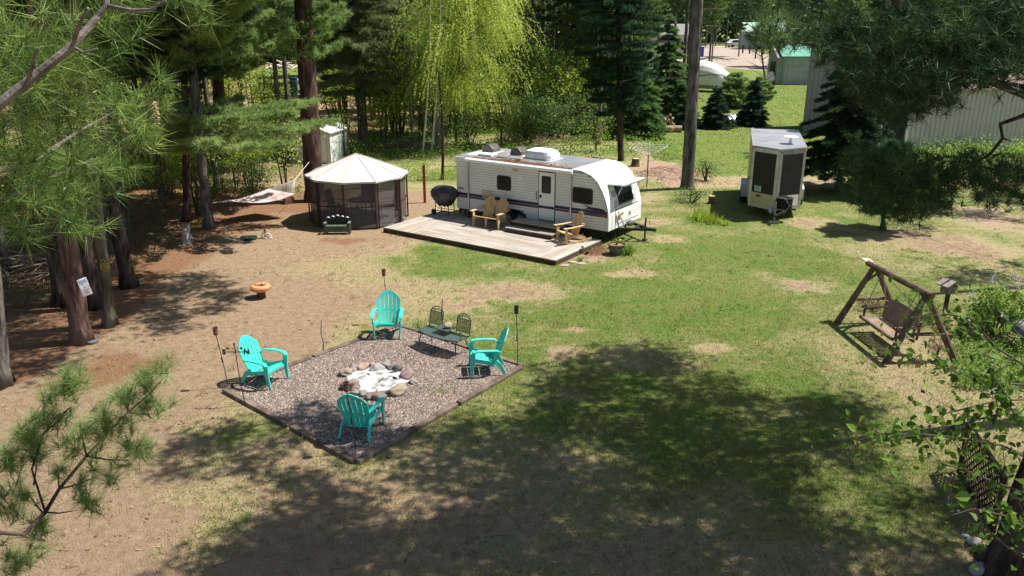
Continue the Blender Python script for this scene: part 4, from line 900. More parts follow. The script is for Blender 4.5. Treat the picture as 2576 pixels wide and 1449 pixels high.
b_ = MB(); face(-1, .2, .44, 1.0, 1.22, .018); k_ = b_.build('sticker', mat('pale sticker', (.55, .62, .62), rough=.5), cg)
b_ = MB(); [face(-1, .22, .42, z, z + h, .021) for z, h in ((1.03, .02), (1.08, .025), (1.13, .02), (1.18, .03))]; b_.build('sticker_print', mat('teal ink', (.12, .2, .22), rough=.5), k_)
b_ = MB(); b_.beam((-.5, -.1, .33), (0, -1.35, .33), .06, .1); b_.beam((.5, -.1, .33), (0, -1.35, .33), .06, .1); b_.box((0, -1.45, .36), (.09, .3, .09)); b_.build('hitch', blackm, cg)
b_ = MB(); b_.tube([(.0, -1.2, .1), (.0, -1.2, .8)], .03, 8); b_.box((0, -1.2, .08), (.1, .1, .04)); b_.build('tongue_jack', steel, cg)
b_ = MB(); b_.blob((-.12, -1.05, .42), (.13, .1, .13), 2, .2, 6); b_.build('winch', steel, cg)
b_ = MB()
for k in range(5): b_.lathe([(.24, .5 + k * .09), (.30, .52 + k * .09), (.30, .57 + k * .09), (.25, .585 + k * .09)], (.33, -.86, 0), 14)
b_.build('propane_cover', mat('black plastic', (.012, .012, .013), rough=.45), cg)
b_ = MB(); b_.tube([(-.05, -.9, .6), (.0, -1.02, .95), (.3, -1.25, .98), (.5, -1.2, .7), (.3, -1.2, .35)], .014, 6); b_.build('cable', steel, cg)
b_ = MB(); b_.box((.1, 2.5, .3), (1.5, 4.6, .16)); b_.build('chassis', blackm, cg)
b_ = MB(); b_.box((0, 0, .045), (.42, .14, .09)); o_ = b_.build('wood_block', mat('pale block', (.50, .42, .28), (.4, .33, .22), 6, .8), bevel=.006)
def cgw(x, y, z=0.):
    a = R(-14.7); return Vector((10.2 + x * math.cos(a) - y * math.sin(a), 31.3 + x * math.sin(a) + y * math.cos(a), z))
o_.location = cgw(0, -1.2); o_.rotation_euler.z = .05; tag(o_, 'pale wood block under the jack of the cargo trailer', 'wood block')
ds = thing('satellite_dish', 'white flat internet dish on a stand on the cargo trailer roof', 'dish', cgw(.42, .75, wa + .06), 0)
b_ = MB(); b_.lathe([(.10, 0), (.06, .06), (.035, .2), (.03, .24)], n=12); b_.build('stand', white, ds); b_ = MB(); b_.lathe([(.03, .23), (.27, .26), (.28, .28), (.26, .29)], n=24); b_.build('dish_plate', white, ds)

# ---------------------------------------------------------------- log swing
SW = [V(2106, 812), V(2228, 912), V(2402, 908), Vector((9.95, 19.75, 0))]  # far left foot, near left foot, near right foot, far right foot
R0, R1 = W(2196, 668, 19.55), W(2338, 742, 17.1)
sw = thing('porch_swing_frame', 'brown log A frame swing with slatted bench at the right of the lawn', 'swing', (0, 0, 0))
lw = logw
for k, (f_, a_, t_) in enumerate(((SW[0], R0, .1), (SW[3], R0, .1), (SW[1], R1, .06), (SW[2], R1, .06))):
    d = (R1 - R0).normalized(); top = a_ + d * (t_ + (.05 if k % 2 else 0)) * (1 if k < 2 else -1) + Vector((0, 0, .03)); b_ = MB(); b_.tube([f_, f_.lerp(top, .5), top], [.085, .075, .065], 9); b_.build('leg', lw, sw)
b_ = MB(); d = (R1 - R0).normalized(); b_.tube([R0 - d * .25, R1 + d * .1], .075, 9); b_.build('ridge_beam', lw, sw)
for f1, f2, a_ in ((SW[0], SW[3], R0), (SW[1], SW[2], R1)):
    b_ = MB(); z = .42; b_.tube([f1.lerp(a_, z), f2.lerp(a_, z)], .045, 8); b_.build('cross_bar', lw, sw)
for f_, a_, k in ((SW[0], R0, 1), (SW[3], R0, 1), (SW[2], R1, -1)):
    b_ = MB(); b_.tube([f_.lerp(a_, .68), a_ + d * .45 * k], .035, 7); b_.build('brace', lw, sw)
b_ = MB(); e = R0 - d * .3; b_.box(e + Vector((0, 0, .06)), (.34, .18, .02), (.3, .2, .5)); b_.build('end_plate', mat('grey shingle', (.42, .36, .30), rough=.9), sw)
mid = R0.lerp(R1, .52); yd = Vector((d.x, d.y, 0)).normalized(); xd = Vector((-yd.y, yd.x, 0)) * (-1)  # xd points left (towards -X)?
if xd.x > 0: xd = -xd
sb = mid.copy(); sb.z = 0
S = lambda u, v, z: sb + yd * u + xd * v + Vector((0, 0, z))
slm = mat('swing slat', (.22, .15, .11), (.32, .23, .17), 5, .75, .3, 15)
b_ = MB(); n = 17
for k in range(n):
    u = -.68 + 1.36 * k / (n - 1); b_.sweep([S(u, .42, .43), S(u, .15, .40), S(u, -.10, .37)], .068, .018, tuple(yd))
b_.build('seat', slm, sw)
b_ = MB()
for k in range(n):
    u = -.62 + 1.24 * k / (n - 1); h = .50 + .06 * math.cos(u * 2.2); b_.sweep([S(u, -.10, .38), S(u, -.24, .38 + h)], .066, .018, tuple(yd))
b_.build('backrest', slm, sw)
b_ = MB()
for v_, z in ((.43, .40), (-.08, .34)): b_.tube([S(-.76, v_, z), S(.76, v_, z)], .04, 8)
b_.build('seat_frame', lw, sw)
for u in (-.74, .74):
    b_ = MB(); b_.tube([S(u, .42, .66), S(u, -.2, .66)], .04, 8); b_.build('armrest', lw, sw)
    b_ = MB(); b_.tube([S(u, .36, .38), S(u, .34, .66)], .032, 7); b_.build('arm_post', lw, sw); b_ = MB(); b_.tube([S(u, -.16, .36), S(u, -.2, .8)], .032, 7); b_.build('arm_post', lw, sw)
    b_ = MB(); tp_ = R0.lerp(R1, .52) + yd * u * 1.05; tp_.z = (R0.z + R1.z) / 2; b_.tube([S(u, .34, .66), tp_], .012, 5); b_.tube([S(u, -.18, .66), tp_], .012, 5); b_.build('chain', steel, sw)
# ---------------------------------------------------------------- feeder, garden bed on the right
p = V(2375, 795); bf = thing('bird_feeder', 'grey wooden bird feeder house on a post with a black bird figure on its roof', 'bird feeder', (p.x, p.y, 0), .3)
gw = mat('grey shingle wood', (.17, .15, .13), (.34, .30, .27), 7, .85, .5, 20)
b_ = MB(); b_.box((0, 0, .33), (.08, .08, .66)); b_.build('post', darkw, bf)
b_ = MB(); b_.box((0, 0, .76), (.30, .26, .22)); b_.build('box', gw, bf, bevel=.006)
b_ = MB()
for s_ in (-1, 1): b_.box((s_ * .12, 0, .93), (.29, .40, .03), (0, s_ * R(28), 0))
b_.build('roof', gw, bf)
b_ = MB(); b_.blob((0, 0, 1.08), (.09, .03, .035), 2, .05); b_.blob((.09, 0, 1.12), (.03, .022, .022), 2, 0); b_.sweep([(-.05, 0, 1.08), (-.2, 0, 1.06)], .05, .01, (0, 1, 0)); b_.tube([(0, 0, 1.0), (0, 0, 1.07)], .006, 4); b_.build('bird_figure', blackm, bf)
b_ = MB(); b_.blob((.17, -.02, .74), (.05, .05, .06), 2, .1); b_.build('suet_cup', pale if False else white, bf)
leafg = foliage('bright leaves', (.04, .095, .015), (.12, .225, .03), (.25, .38, .06), .45)
leafd = foliage('garden leaves', (.025, .06, .013), (.07, .145, .028), (.16, .26, .055), .4)
leafy = foliage('yellow green leaves', (.08, .14, .014), (.25, .36, .035), (.46, .56, .08), .5)
redl = foliage('barberry leaves', (.05, .018, .02), (.12, .045, .04), (.24, .11, .08), .3)
wood_b = mat('bark brown', (.06, .042, .032), (.15, .11, .085), 9, .9, .6, 22, stretch=(2, 2, .6))
def shrub(name, label, px, py, r, h, m, n=900, size=.05, cat='shrub', stems=7, group=None, z0=.0, seed=0, fill=.3):
    p = V(px, py); o_ = thing(name, label, cat, (p.x, p.y, 0), seed, group)
    G = Leaf(); rr = np.random.default_rng(seed + 50); k = max(6, n // 45)
    cc = rr.normal(size=(k, 3)); cc /= np.linalg.norm(cc, axis=1, keepdims=True); cc *= rr.uniform(fill, 1, (k, 1)) ** .5
    cc = cc * [r, r, h * .5] + [0, 0, h * .52 + z0]; cc[:, 2] = cc[:, 2].clip(.03)
    c = np.repeat(cc, 45, 0) + rr.normal(size=(k * 45, 3)) * [r * .17, r * .17, h * .1]; c[:, 2] = c[:, 2].clip(.01)
    tt = .35 + .35 * np.repeat(rr.random(k), 45)
    G.leaves(c, size, tt, .12); G.build('foliage', m, o_)
    b_ = MB()
    for j in range(stems): t = cc[j % k]; b_.tube([(t[0] * .12, t[1] * .12, 0), (t[0] * .5, t[1] * .5, t[2] * .5), tuple(t)], [.012 + .006 * r, .01, .004], 5)
    b_.build('stems', wood_b, o_); return o_
shrub('barberry_shrub', 'small reddish shrub left behind the log swing', 2192, 778, .34, .38, redl, 900, .035)
shrub('garden_shrub', 'dark green shrub directly behind the log swing', 2262, 790, .5, .42, leafd, 1300, .035, seed=1)
shrub('garden_shrub', 'low green shrub behind the right legs of the log swing', 2345, 815, .5, .5, leafd, 1200, .04, seed=2)
shrub('heather_shrub', 'dark purple brown low shrub under the right leg of the log swing', 2368, 878, .36, .2, redl, 700, .03, seed=3)
shrub('golden_shrub', 'small yellow green shrub beside the right leg of the swing', 2410, 850, .22, .3, leafy, 400, .05, seed=4)
lil = shrub('lilac_bush', 'tall lilac bush with pale violet flowers at the right edge', 2500, 838, .75, 1.25, leafg, 2400, .085, seed=5, stems=12)
G = Leaf(); c = []
for x, y, z in ((-.25, -.1, 1.28), (.32, .1, 1.33), (-.7, -.2, .75), (.1, .2, 1.45)): c.append(np.array((x, y, z)) + rng.normal(size=(120, 3)) * [.035, .035, .08])
G.leaves(np.concatenate(c), .022, .6); G.build('blossom', foliage('lilac petals', (.25, .22, .42), (.42, .38, .60), (.62, .58, .75), .3), lil)
G = Leaf(); P_ = [tuple(V(*q).xy) for q in ((2395, 905), (2420, 985), (2590, 1010), (2590, 890))]
c = np.array([V(rng.uniform(2395, 2600), rng.uniform(865, 985)) for _ in range(5200)]); c = c[(c[:, 0] > 9.4 + .35 * np.sin(c[:, 1] * 5))]; c[:, 2] = rng.gamma(2, .05, len(c))
G.leaves(c, .06, .55); tag(G.build('ground_cover', leafg), 'bright green leafy ground cover right of the swing', 'ground cover', kind='stuff')
a, c_ = V(2478, 775, .32), V(2600, 850, .45); b_ = MB(); b_.tube([a, (a + c_) / 2 + Vector((0, 0, .05)), c_], [.14, .16, .17], 12)
tag(b_.build('fallen_log', mat('grey log bark', (.10, .10, .105), (.26, .26, .265), 7, .9, .8, 18, stretch=(.6, 1.5, 1.5)), smooth=True), 'thick grey log lying at the right edge by the lilac', 'log')
p = V(2462, 815); b_ = MB()
for k in range(9): a = k * .7; b_.tube([(.16 * math.cos(a), .16 * math.sin(a), 0), (.14 * math.cos(a), .14 * math.sin(a), random.uniform(.35, .55))], .045, 6)
b_.box((0, 0, .56), (.5, .12, .03), (0, .1, .3)); o_ = b_.build('split_stump', gw); o_.location = (p.x, p.y, 0); tag(o_, 'grey split stump with a board on top between the feeder and the log', 'stump')
# stones, lattice and big trunk at the lower right corner
latm = mat('dark lattice', (.035, .022, .016), (.06, .04, .03), 6, .8)
la = thing('lattice_panel', 'dark wooden lattice skirt in the lower right corner', 'lattice', (7.35, 10.7, 0), R(78))
b_ = MB()
for k in range(-6, 14):
    x = k * .14
    for s_ in (-1, 1):
        x0, x1 = x, x + s_ * .85; z0, z1 = .05, .9
        if s_ < 0: x0, x1 = x + .85, x
        xa, xb = max(0, min(x0, x1)), min(1.7, max(x0, x1))
        if xb <= xa: continue
        f = lambda xx: z0 + (z1 - z0) * ((xx - x0) / (x1 - x0)); b_.beam((xa, .012 * s_, f(xa)), (xb, .012 * s_, f(xb)), .035, .008, (0, 0, 1))
b_.build('lattice', latm, la)
b_ = MB(); b_.box((.85, 0, .03), (1.8, .05, .06)); b_.box((.85, 0, .93), (1.8, .06, .08)); b_.box((0, 0, .47), (.06, .06, .94)); b_.box((1.73, 0, .47), (.06, .06, .94)); b_.build('frame', latm, la)
for k, (px, py, s_, lab) in enumerate(((2428, 1352, .07, 'small pale stone left of the two bigger ones near the lattice'), (2448, 1368, .11, 'tan rounded stone near the foot of the lattice'), (2476, 1388, .10, 'grey stone closest to the lattice foot'), (2462, 1440, .15, 'large pale stone at the bottom edge beside the big trunk'))):
    p = V(px, py); b_ = MB(); b_.blob((0, 0, s_ * .3), (s_, s_ * .8, s_ * .6), 3, .12, k + 30); o_ = b_.build('edging_stone', mat('edging stone', (.36, .33, .31), (.22, .2, .19), 7, .9, .5, 18), smooth=True); o_.location = (p.x, p.y, 0); tag(o_, lab, 'stone', 'edging stones')

# ---------------------------------------------------------------- pot, bed and little things round the trailer nose
p = V(1550, 640); pt = thing('flower_pot', 'big brown plastic pot with a young plant on the grass by the trailer nose', 'flower pot', (p.x, p.y, 0))
potm = mat('brown pot', (.075, .06, .045), (.11, .09, .07), 5, .45)
b_ = MB(); b_.lathe([(.19, 0), (.21, .03), (.26, .30), (.285, .31), (.29, .36), (.265, .36), (.25, .30)], n=28); b_.build('pot', potm, pt)
b_ = MB(); b_.lathe([(.262, .22), (.268, .235), (.262, .25)], n=28); b_.lathe([(.255, .17), (.261, .185), (.255, .20)], n=28); b_.build('ring', mat('pot ring', (.2, .17, .13), rough=.4), pt)
b_ = MB(); b_.lathe([(.24, .31), (.24, .325)], n=20); b_.build('soil', mat('brown soil', (.14, .085, .055), (.3, .2, .13), 20, .95, .5, 30), pt)
G = Leaf(); G.tufts([(0, 0, .33)], [(0, 0, 1)], 26, .20, .03, .45, .55, .1); G.build('leaves', leafg, pt)
G = Leaf(); G.leaves(rng.normal(size=(14, 3)) * .02 + [.09, 0, .50], .05, .9); G.build('flower', foliage('yellow petals', (.5, .35, .05), (.6, .5, .08), (.7, .6, .15), .2), pt)
def strappy(label, px, py, n, h, w_, m, rad, name='leafy_plant', group=None):
    p = V(px, py); o_ = thing(name, label, 'plant', (p.x, p.y, 0), 0, group); G = Leaf(); c = rng.normal(size=(n, 3)) * [rad, rad, 0]; G.tufts(c, np.tile((0, 0, 1.), (n, 1)), 3, h, w_, .35, .55, .15); G.build('leaves', m, o_); return o_
strappy('green strap leaved plant growing against the right side of the flower pot', 1575, 640, 60, .36, .03, leafg, .1)
strappy('clump of bright iris leaves on the lawn left of the tall grey trunk shade', 1762, 552, 60, .4, .04, leafy, .22)
strappy('second bright iris clump on the lawn nearer the cargo trailer', 1790, 560, 50, .34, .04, leafy, .16)
strappy('tiny green sprout on the lawn right of the iris clumps', 1822, 566, 14, .26, .04, leafy, .06)
strappy('low weeds growing from the gravel right of the fire ring', 1112, 985, 60, .10, .03, leafy, .22)
strappy('grass tuft at the left end of the deck corner', 1020, 590, 50, .12, .02, leafg, .25)
shrub('leafy_plant', 'tall bright leafy plant growing under the front corner of the trailer', 1505, 604, .24, .62, leafg, 700, .05, 'plant', seed=8)
shrub('leafy_plant', 'bluish leafy plant by the solar light on the planting bed', 1478, 640, .10, .14, leafd, 180, .045, 'plant', seed=9)
shrub('leafy_plant', 'pale green plant at the front of the planting bed below the deck corner', 1462, 655, .16, .1, leafg, 200, .03, 'plant', seed=10)
G = Leaf(); c = np.array([V(1500 + 30 * a_, 632 + 13 * b2_) for a_, b2_ in rng.normal(size=(260, 2)) * .6]); G.tufts(c, np.tile((0, 0, .5), (len(c), 1)), 6, .14, .012, 1., .4); tag(G.build('dry_bed_litter', foliage('dry stalks', (.20, .09, .05), (.36, .19, .10), (.5, .33, .2), .2)), 'rusty dead stalks over the planting bed at the deck corner', 'dead stalks', kind='stuff')
for k, (px, py) in enumerate(((1442, 660), (1420, 668), (1462, 664))):
    p = V(px, py); b_ = MB(); b_.blob((0, 0, .01), (.15, .11, .03), 2, .15, k + 60); o_ = b_.build('stepping_stone', mat('pink flagstone', (.42, .28, .24), (.34, .24, .21), 5, .9, .4, 20)); o_.location = (p.x, p.y, 0); tag(o_, ['flat pink flagstone in the middle at the right deck corner', 'flat pink flagstone touching the deck corner', 'flat pink flagstone farthest from the deck corner'][k], 'stone', 'flagstones at the deck corner')
p = V(1465, 640); o_ = thing('solar_light', 'small black solar light on a stake at the right deck corner', 'solar light', (p.x, p.y, 0)); b_ = MB(); b_.tube([(0, 0, 0), (0, 0, .22)], .01, 6); b_.build('stake', blackm, o_); b_ = MB(); b_.lathe([(.03, .2), (.045, .23), (.045, .29), (.06, .30), (.02, .33)], n=12); b_.build('lamp_head', mat('dull chrome', (.3, .3, .3), rough=.35, metal=.6), o_)
p = V(1650, 622); 
# clothes dryer
p = V(1627, 470); cd = thing('clothesline_pole', 'rotary clothes dryer with thin white lines on the mulch behind the trailer', 'clothes dryer', (p.x, p.y, 0), .5)
b_ = MB(); b_.tube([(0, 0, 0), (0, 0, 1.45)], .025, 8); b_.build('lower_pole', rust, cd); b_ = MB(); b_.tube([(0, 0, 1.45), (0, 0, 2.0)], .028, 8); b_.build('upper_pole', white, cd)
b_ = MB(); tips = []
for k in range(4): a = k * math.pi / 2; t_ = Vector((1.15 * math.cos(a), 1.15 * math.sin(a), 1.85)); tips.append(t_); b_.tube([(0, 0, 1.4), t_], .012, 5)
b_.build('arms', alu, cd); b_ = MB()
for f in (.35, .5, .65, .8, .95): 
    P = [Vector((0, 0, 1.4)).lerp(t_, f) for t_ in tips]; b_.tube(P + P[:1], .006, 4)
b_.build('lines', cord, cd)
def stump(label, px, py, r, h, name='tree_stump'):
    p = V(px, py); o_ = thing(name, label, 'stump', (p.x, p.y, 0)); b_ = MB(); b_.tube([(0, 0, 0), (0, 0, h * .4), (.01, 0, h)], [r * 1.25, r, r * .95], 14); b_.build('bark', wood_b, o_, smooth=False); b_ = MB(); b_.lathe([(r * .9, h), (r * .88, h + .006)], (.01, 0, 0), 14); b_.build('cut_face', mat('cut wood', (.55, .42, .26), (.42, .31, .19), 9, .8), o_)
stump('tree stump with a pale cut top on the mulch left of the clothes dryer', 1598, 418, .2, .4); stump('small stump with pale side on the lawn near the cargo trailer', 1789, 512, .13, .32)
# firewood
p = V(1668, 330); fp = thing('firewood_pile', 'heap of cut firewood logs and big rounds at the back of the lawn', 'firewood', (p.x, p.y, 0)); r_ = random.Random(4)
cutw = mat('split log', (.36, .26, .18), (.22, .15, .10), 8, .85)
for k in range(11):
    b_ = MB(); a = r_.uniform(-.6, .6); x, z = r_.uniform(-.8, .8), .35 + r_.uniform(0, .55); d = Vector((math.cos(a + (k % 3)) * .4, -.15, math.sin(a + .6) * .35)); c = Vector((x, r_.uniform(-.2, .3), z * (1 - abs(x) * .4))); b_.tube([c - d, c + d], .09, 8); b_.build('split_log', cutw, fp)
for x, y, L_, in ((-.6, -.4, .5), (.1, -.55, .35), (.75, -.4, .5)): b_ = MB(); b_.tube([(x - L_, y, .22), (x + L_ * .8, y - .1, .22)], .22, 14); b_.build('round_log', mat('pale bark round', (.33, .28, .22), (.2, .16, .12), 6, .9), fp)
b_ = MB(); b_.blob((.3, -.75, .22), (.28, .06, .22), 2, .03); b_.build('cut_end', mat('orange cut wood', (.55, .34, .12), rough=.8), fp)
# rock heap and mound
def heap(name, label, px, py, r, h, n, m, ln=.5, th=.03, cat='brush pile'):
    p = V(px, py); G = MB(); r_ = random.Random(int(px))
    for k in range(n):
        a, q = r_.uniform(0, 6.28), r_.random() ** .6; x, y = q * r * math.cos(a), q * r * .8 * math.sin(a); z = h * (1 - q) * r_.random() + .05; b_a = r_.uniform(0, 6.28); d = Vector((math.cos(b_a), math.sin(b_a), r_.uniform(-.25, .35))) * ln * r_.uniform(.3, .6)
        c = Vector((x, y, z)); G.tube([c - d, c + Vector((0, 0, .05)), c + d], [th, th, th * .5], 4)
    o_ = G.build(name, m); o_.location = (p.x, p.y, 0); return tag(o_, label, cat)
brm = mat('dead branches', (.16, .11, .08), (.30, .22, .17), 8, .9); heap('brush_pile', 'brown pile of dead branches in the woods behind the gazebo', 1100, 408 if False else 385, 2.3, .7, 90, brm, 1.6, .03) if False else None
heap('brush_pile', 'brown pile of dead branches in the woods behind the gazebo', 1010, 382, 2.0, .8, 110, brm, 1.4, .025)
heap('brush_pile', 'reddish mound of twigs and chips left of the tall grey trunk', 1690, 440, 1.9, .45, 200, mat('reddish twigs', (.30, .19, .15), (.46, .33, .28), 8, .9), .5, .012)
heap('brush_pile', 'pale heap of wood slash behind the middle of the trailer', 1345, 352, 2.4, .7, 260, mat('pale slash', (.34, .22, .15), (.52, .38, .27), 8, .9), .8, .02)
heap('brush_pile', 'grey dead branches heaped in the dark woods at the left edge', 60, 690, 1.6, .8, 60, brm, 1.6, .02)
heap('stone_heap', 'pale heap of sticks between the small spruces', 1845, 300, 1.1, .4, 60, alu, .6, .05)

# ---------------------------------------------------------------- buildings on the right and far away
bgm = ribbed('beige barn sheet', (.47, .435, .40), (.40, .37, .34), 'X', .30, .55, .9, spec=.25)
q0 = V(2272, 383); q1 = V(2600, 371); L_ = (q1 - q0).length + 8; ang = math.atan2(q1.y - q0.y, q1.x - q0.x)
br = thing('metal_barn', 'long beige ribbed metal barn behind the pines on the right', 'barn', (q0.x - 1.2 * math.cos(ang), q0.y - 1.2 * math.sin(ang), 0), ang)
b_ = MB(); b_.box((L_ / 2 + 1.2, 2.5, 1.72), (L_, 5, 3.44)); b_.build('wall', bgm, br)
b_ = MB(); b_.box((L_ / 2 + 1.2, -.1, 3.48), (L_ + .1, .35, .1)); b_.box((L_ / 2 + 1.2, -.06, .05), (L_, .08, .1)); b_.build('eave_trim', mat('light trim', (.52, .50, .47), rough=.5), br)
b_ = MB(); b_.prism([(-.15, 3.52), (5.1, 3.52), (2.5, 4.1)], 1.1, L_ + 1.3, 'x'); b_.build('roof', mat('brown barn roof', (.16, .115, .09), (.26, .18, .13), 1.5, .7), br)
b_ = MB(); b_.box((1.22, -.02, 1.7), (.14, .08, 3.4)); b_.box((-.45, -.03, 1.2), (.09, .06, 2.4)); b_.box((.35, -.03, .04), (1.6, .08, .08)); b_.build('corner_post', white, br)
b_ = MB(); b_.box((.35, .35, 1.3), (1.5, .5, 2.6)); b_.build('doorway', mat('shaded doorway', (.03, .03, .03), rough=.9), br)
# tall end wall seen left of the spruce
q0 = V(2020, 330); sb_ = thing('grey_barn', 'tall grey ribbed barn end wall left of the dark spruce', 'barn', (q0.x, q0.y, 0), R(-18))
b_ = MB(); b_.box((3.3, 1.5, 2.9), (6.6, 3, 5.8)); b_.build('wall', ribbed('grey barn sheet', (.34, .325, .31), (.27, .26, .25), 'X', .3, .55, .8, spec=.25), sb_)
b_ = MB(); b_.prism([(-.3, 5.8), (6.9, 5.8), (3.3, 6.6)], -.3, 3.2, 'y'); b_.build('roof', mat('barn roof', (.14, .13, .12), (.2, .18, .16), 2, .7), sb_)
grr = mat('green metal roof', (.10, .30, .20), (.13, .36, .25), 1.5, .4)
g0 = V(1968, 213); gs = thing('green_roof_shed', 'grey pole shed with a green metal roof and open side on the left', 'shed', (g0.x, g0.y, 0), R(0))
b_ = MB(); b_.box((4, 3, 1.5), (8, 6, 3.0)); b_.build('wall', ribbed('shed sheet', (.36, .37, .37), (.26, .27, .27), 'X', .3, .5, .9), gs)
b_ = MB(); b_.add([(-.4, -.3, 2.95), (8.4, -.3, 2.95), (8.4, 3, 4.6), (-.4, 3, 4.6), (-.4, -.3, 3.06), (8.4, -.3, 3.06), (8.4, 3, 4.7), (-.4, 3, 4.7)], [(0, 3, 2, 1), (4, 5, 6, 7), (0, 1, 5, 4), (0, 4, 7, 3), (1, 2, 6, 5)]); b_.build('roof', grr, gs)
b_ = MB(); b_.prism([(0, 0), (0, 2.9), (3, 4.4), (3, 0)], -.8, -.0, 'x'); b_.build('gable_wall', mat('shed gable', (.28, .28, .28), (.22, .22, .22), 2, .7), gs)
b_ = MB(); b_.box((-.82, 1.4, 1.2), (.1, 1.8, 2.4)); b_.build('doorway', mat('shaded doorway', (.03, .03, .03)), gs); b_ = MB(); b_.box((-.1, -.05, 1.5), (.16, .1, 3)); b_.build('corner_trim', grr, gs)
g1 = V(1874, 124); cb = thing('green_roof_cabin', 'small far grey cabin with a pale green roof beyond the gravel drive', 'cabin', (g1.x, g1.y, 0), 0)
b_ = MB(); b_.box((4.5, 3, 1.9), (9, 6, 3.8)); b_.build('wall', mat('cabin wall', (.34, .37, .38), (.40, .42, .43), 1, .8), cb); b_ = MB(); b_.add([(-.4, -.5, 3.7), (9.4, -.5, 3.7), (9.4, 3, 5.7), (-.4, 3, 5.7)], [(0, 1, 2, 3)]); b_.box((4.5, -.5, 3.72), (9.8, .1, .2)); b_.build('roof', mat('pale green roof', (.28, .46, .38), (.36, .52, .44), 1, .6), cb)
b_ = MB(); b_.box((5.3, -.06, 1.5), (5.5, .1, 2.8)); b_.build('garage_door', mat('pale garage door', (.55, .54, .55), (.48, .47, .48), 1, .6), cb)
# pasture fence by the cabin
for k in range(9):
    p = V(1868 + 17 * k, 134 + k * .9); b_ = MB(); b_.box((0, 0, .8), (.25, .25, 1.6)); o_ = b_.build('fence_post', darkw); o_.location = p; tag(o_, 'dark wooden fence post in the row before the far cabin', 'fence post', 'far fence posts')
# suv
p = V(1862, 119); cr = thing('parked_car', 'white parked car left of the far green roofed cabin', 'car', (p.x - 1, p.y, 0), R(15)); b_ = MB(); b_.prism([(-2.3, .45), (-2.3, 1.05), (-1.9, 1.15), (-1.3, 1.75), (1.5, 1.8), (2.2, 1.2), (2.3, .45)], -.9, .9, 'y'); b_.build('body', white, cr, bevel=.06)
b_ = MB(); b_.prism([(-1.75, 1.15), (-1.25, 1.68), (1.4, 1.72), (1.9, 1.2)], -.93, .93, 'y'); b_.build('window', glassd, cr)
for x in (-1.4, 1.4):
    for y in (-.85, .85): b_ = MB(); b_.lathe([(.36, -.1), (.36, .1)], n=16); w_ = b_.build('wheel', rubber, cr); w_.rotation_euler = (R(90), 0, 0); w_.location = (x, y, .36)
# white tarp boat, blue bin, propane tank, wall tent
p = V(1755, 228); bt = thing('covered_boat', 'white tarp covered boat behind the tall grey trunk', 'boat', (p.x, p.y, 0), R(-35)); b_ = MB()
vs = []; nn = 12
for i, x in enumerate(np.linspace(-3.2, 3.2, 9)):
    w_ = 1.25 * (1 - abs((x - .6) / 4.2) ** 3); h = 2.3 * (1 - abs((x - .3) / 3.9) ** 2.2) + .7
    for k in range(nn): t = math.pi * k / (nn - 1); vs.append((x, w_ * math.cos(t), .7 + (h - .7) * math.sin(t) ** .8))
b_.add(vs, [(nn * i + j, nn * i + j + 1, nn * i + nn + j + 1, nn * i + nn + j) for i in range(8) for j in range(nn - 1)]); b_.build('tarp', mat('white tarp', (.78, .77, .72), (.68, .67, .63), 1, .7), bt)
b_ = MB(); b_.box((0, 0, .55), (5.6, 1.6, .5)); b_.build('hull', mat('boat hull', (.35, .37, .38), rough=.5), bt)
p = V(1760, 143); b_ = MB(); b_.box((0, 0, .85), (1.2, 1.2, 1.7)); b_.box((0, 0, 1.75), (1.3, 1.3, .12)); o_ = b_.build('blue_bin', mat('blue plastic', (.02, .06, .42), rough=.5), bevel=.05); o_.location = p; tag(o_, 'bright blue bin beside the far gravel road', 'bin')
p = V(1745, 147); hs = thing('white_house', 'pale far house corner behind the dead branches of the grey trunk', 'house', (p.x - 6, p.y + 4, 0)); b_ = MB(); b_.box((2.5, 0, 2), (9, 5, 4)); b_.build('wall', mat('pale siding', (.55, .53, .52), (.48, .46, .45), 1, .8), hs); b_ = MB(); b_.prism([(-3, 0), (0, 1.8), (3, 0)], -2.4, 7.4, 'x'); r_ = b_.build('roof', mat('grey shingles', (.2, .19, .19), (.26, .25, .25), 2, .8), hs); r_.location.z = 4
b_ = MB(); b_.box((1.5, -2.55, 2.0), (1.2, .08, 1.2)); b_.box((4.5, -2.55, 2.0), (1.2, .08, 1.2)); b_.build('window', glassd, hs)
p = V(1938, 212); tk = thing('propane_tank', 'cream propane tank on the grass by the green roofed shed', 'propane tank', (p.x, p.y, 0), .4); b_ = MB(); b_.blob((0, 0, .65), (1.0, .5, .5), 3, .02); b_.build('tank', mat('cream tank', (.72, .66, .55), rough=.5), tk, smooth=True); b_ = MB(); b_.blob((0, 0, 1.2), (.3, .3, .22), 2, 0); b_.build('dome', mat('cream tank', (.7, .6, .5)), tk)
for x in (-.5, .5): b_ = MB(); b_.box((x, 0, .12), (.15, .8, .24)); b_.build('foot', steel, tk)
p = V(741, 238); b_ = MB(); b_.box((0, 0, .78), (.62, .62, 1.5)); b_.box((0, 0, 1.56), (.7, .7, .1)); o_ = b_.build('blue_barrel', mat('blue barrel', (.02, .055, .20), rough=.5), bevel=.06); o_.location = p; tag(o_, 'tall blue plastic cabinet on the far lawn left of the big trunk', 'cabinet')
p = V(690, 242); o_ = thing('trampoline_heap', 'dark round frame with blue tarp on the far lawn seen under the pine boughs', 'junk heap', (p.x, p.y, 0)); b_ = MB(); b_.tube([(1.4 * math.cos(t), .8 * math.sin(t), .45 + .1 * math.sin(2 * t)) for t in np.linspace(0, 6.28, 20)], .06, 6)
for t in range(5): b_.tube([(1.3 * math.cos(t * 1.3), .75 * math.sin(t * 1.3), 0), (1.4 * math.cos(t * 1.3), .8 * math.sin(t * 1.3), .5)], .05, 5)
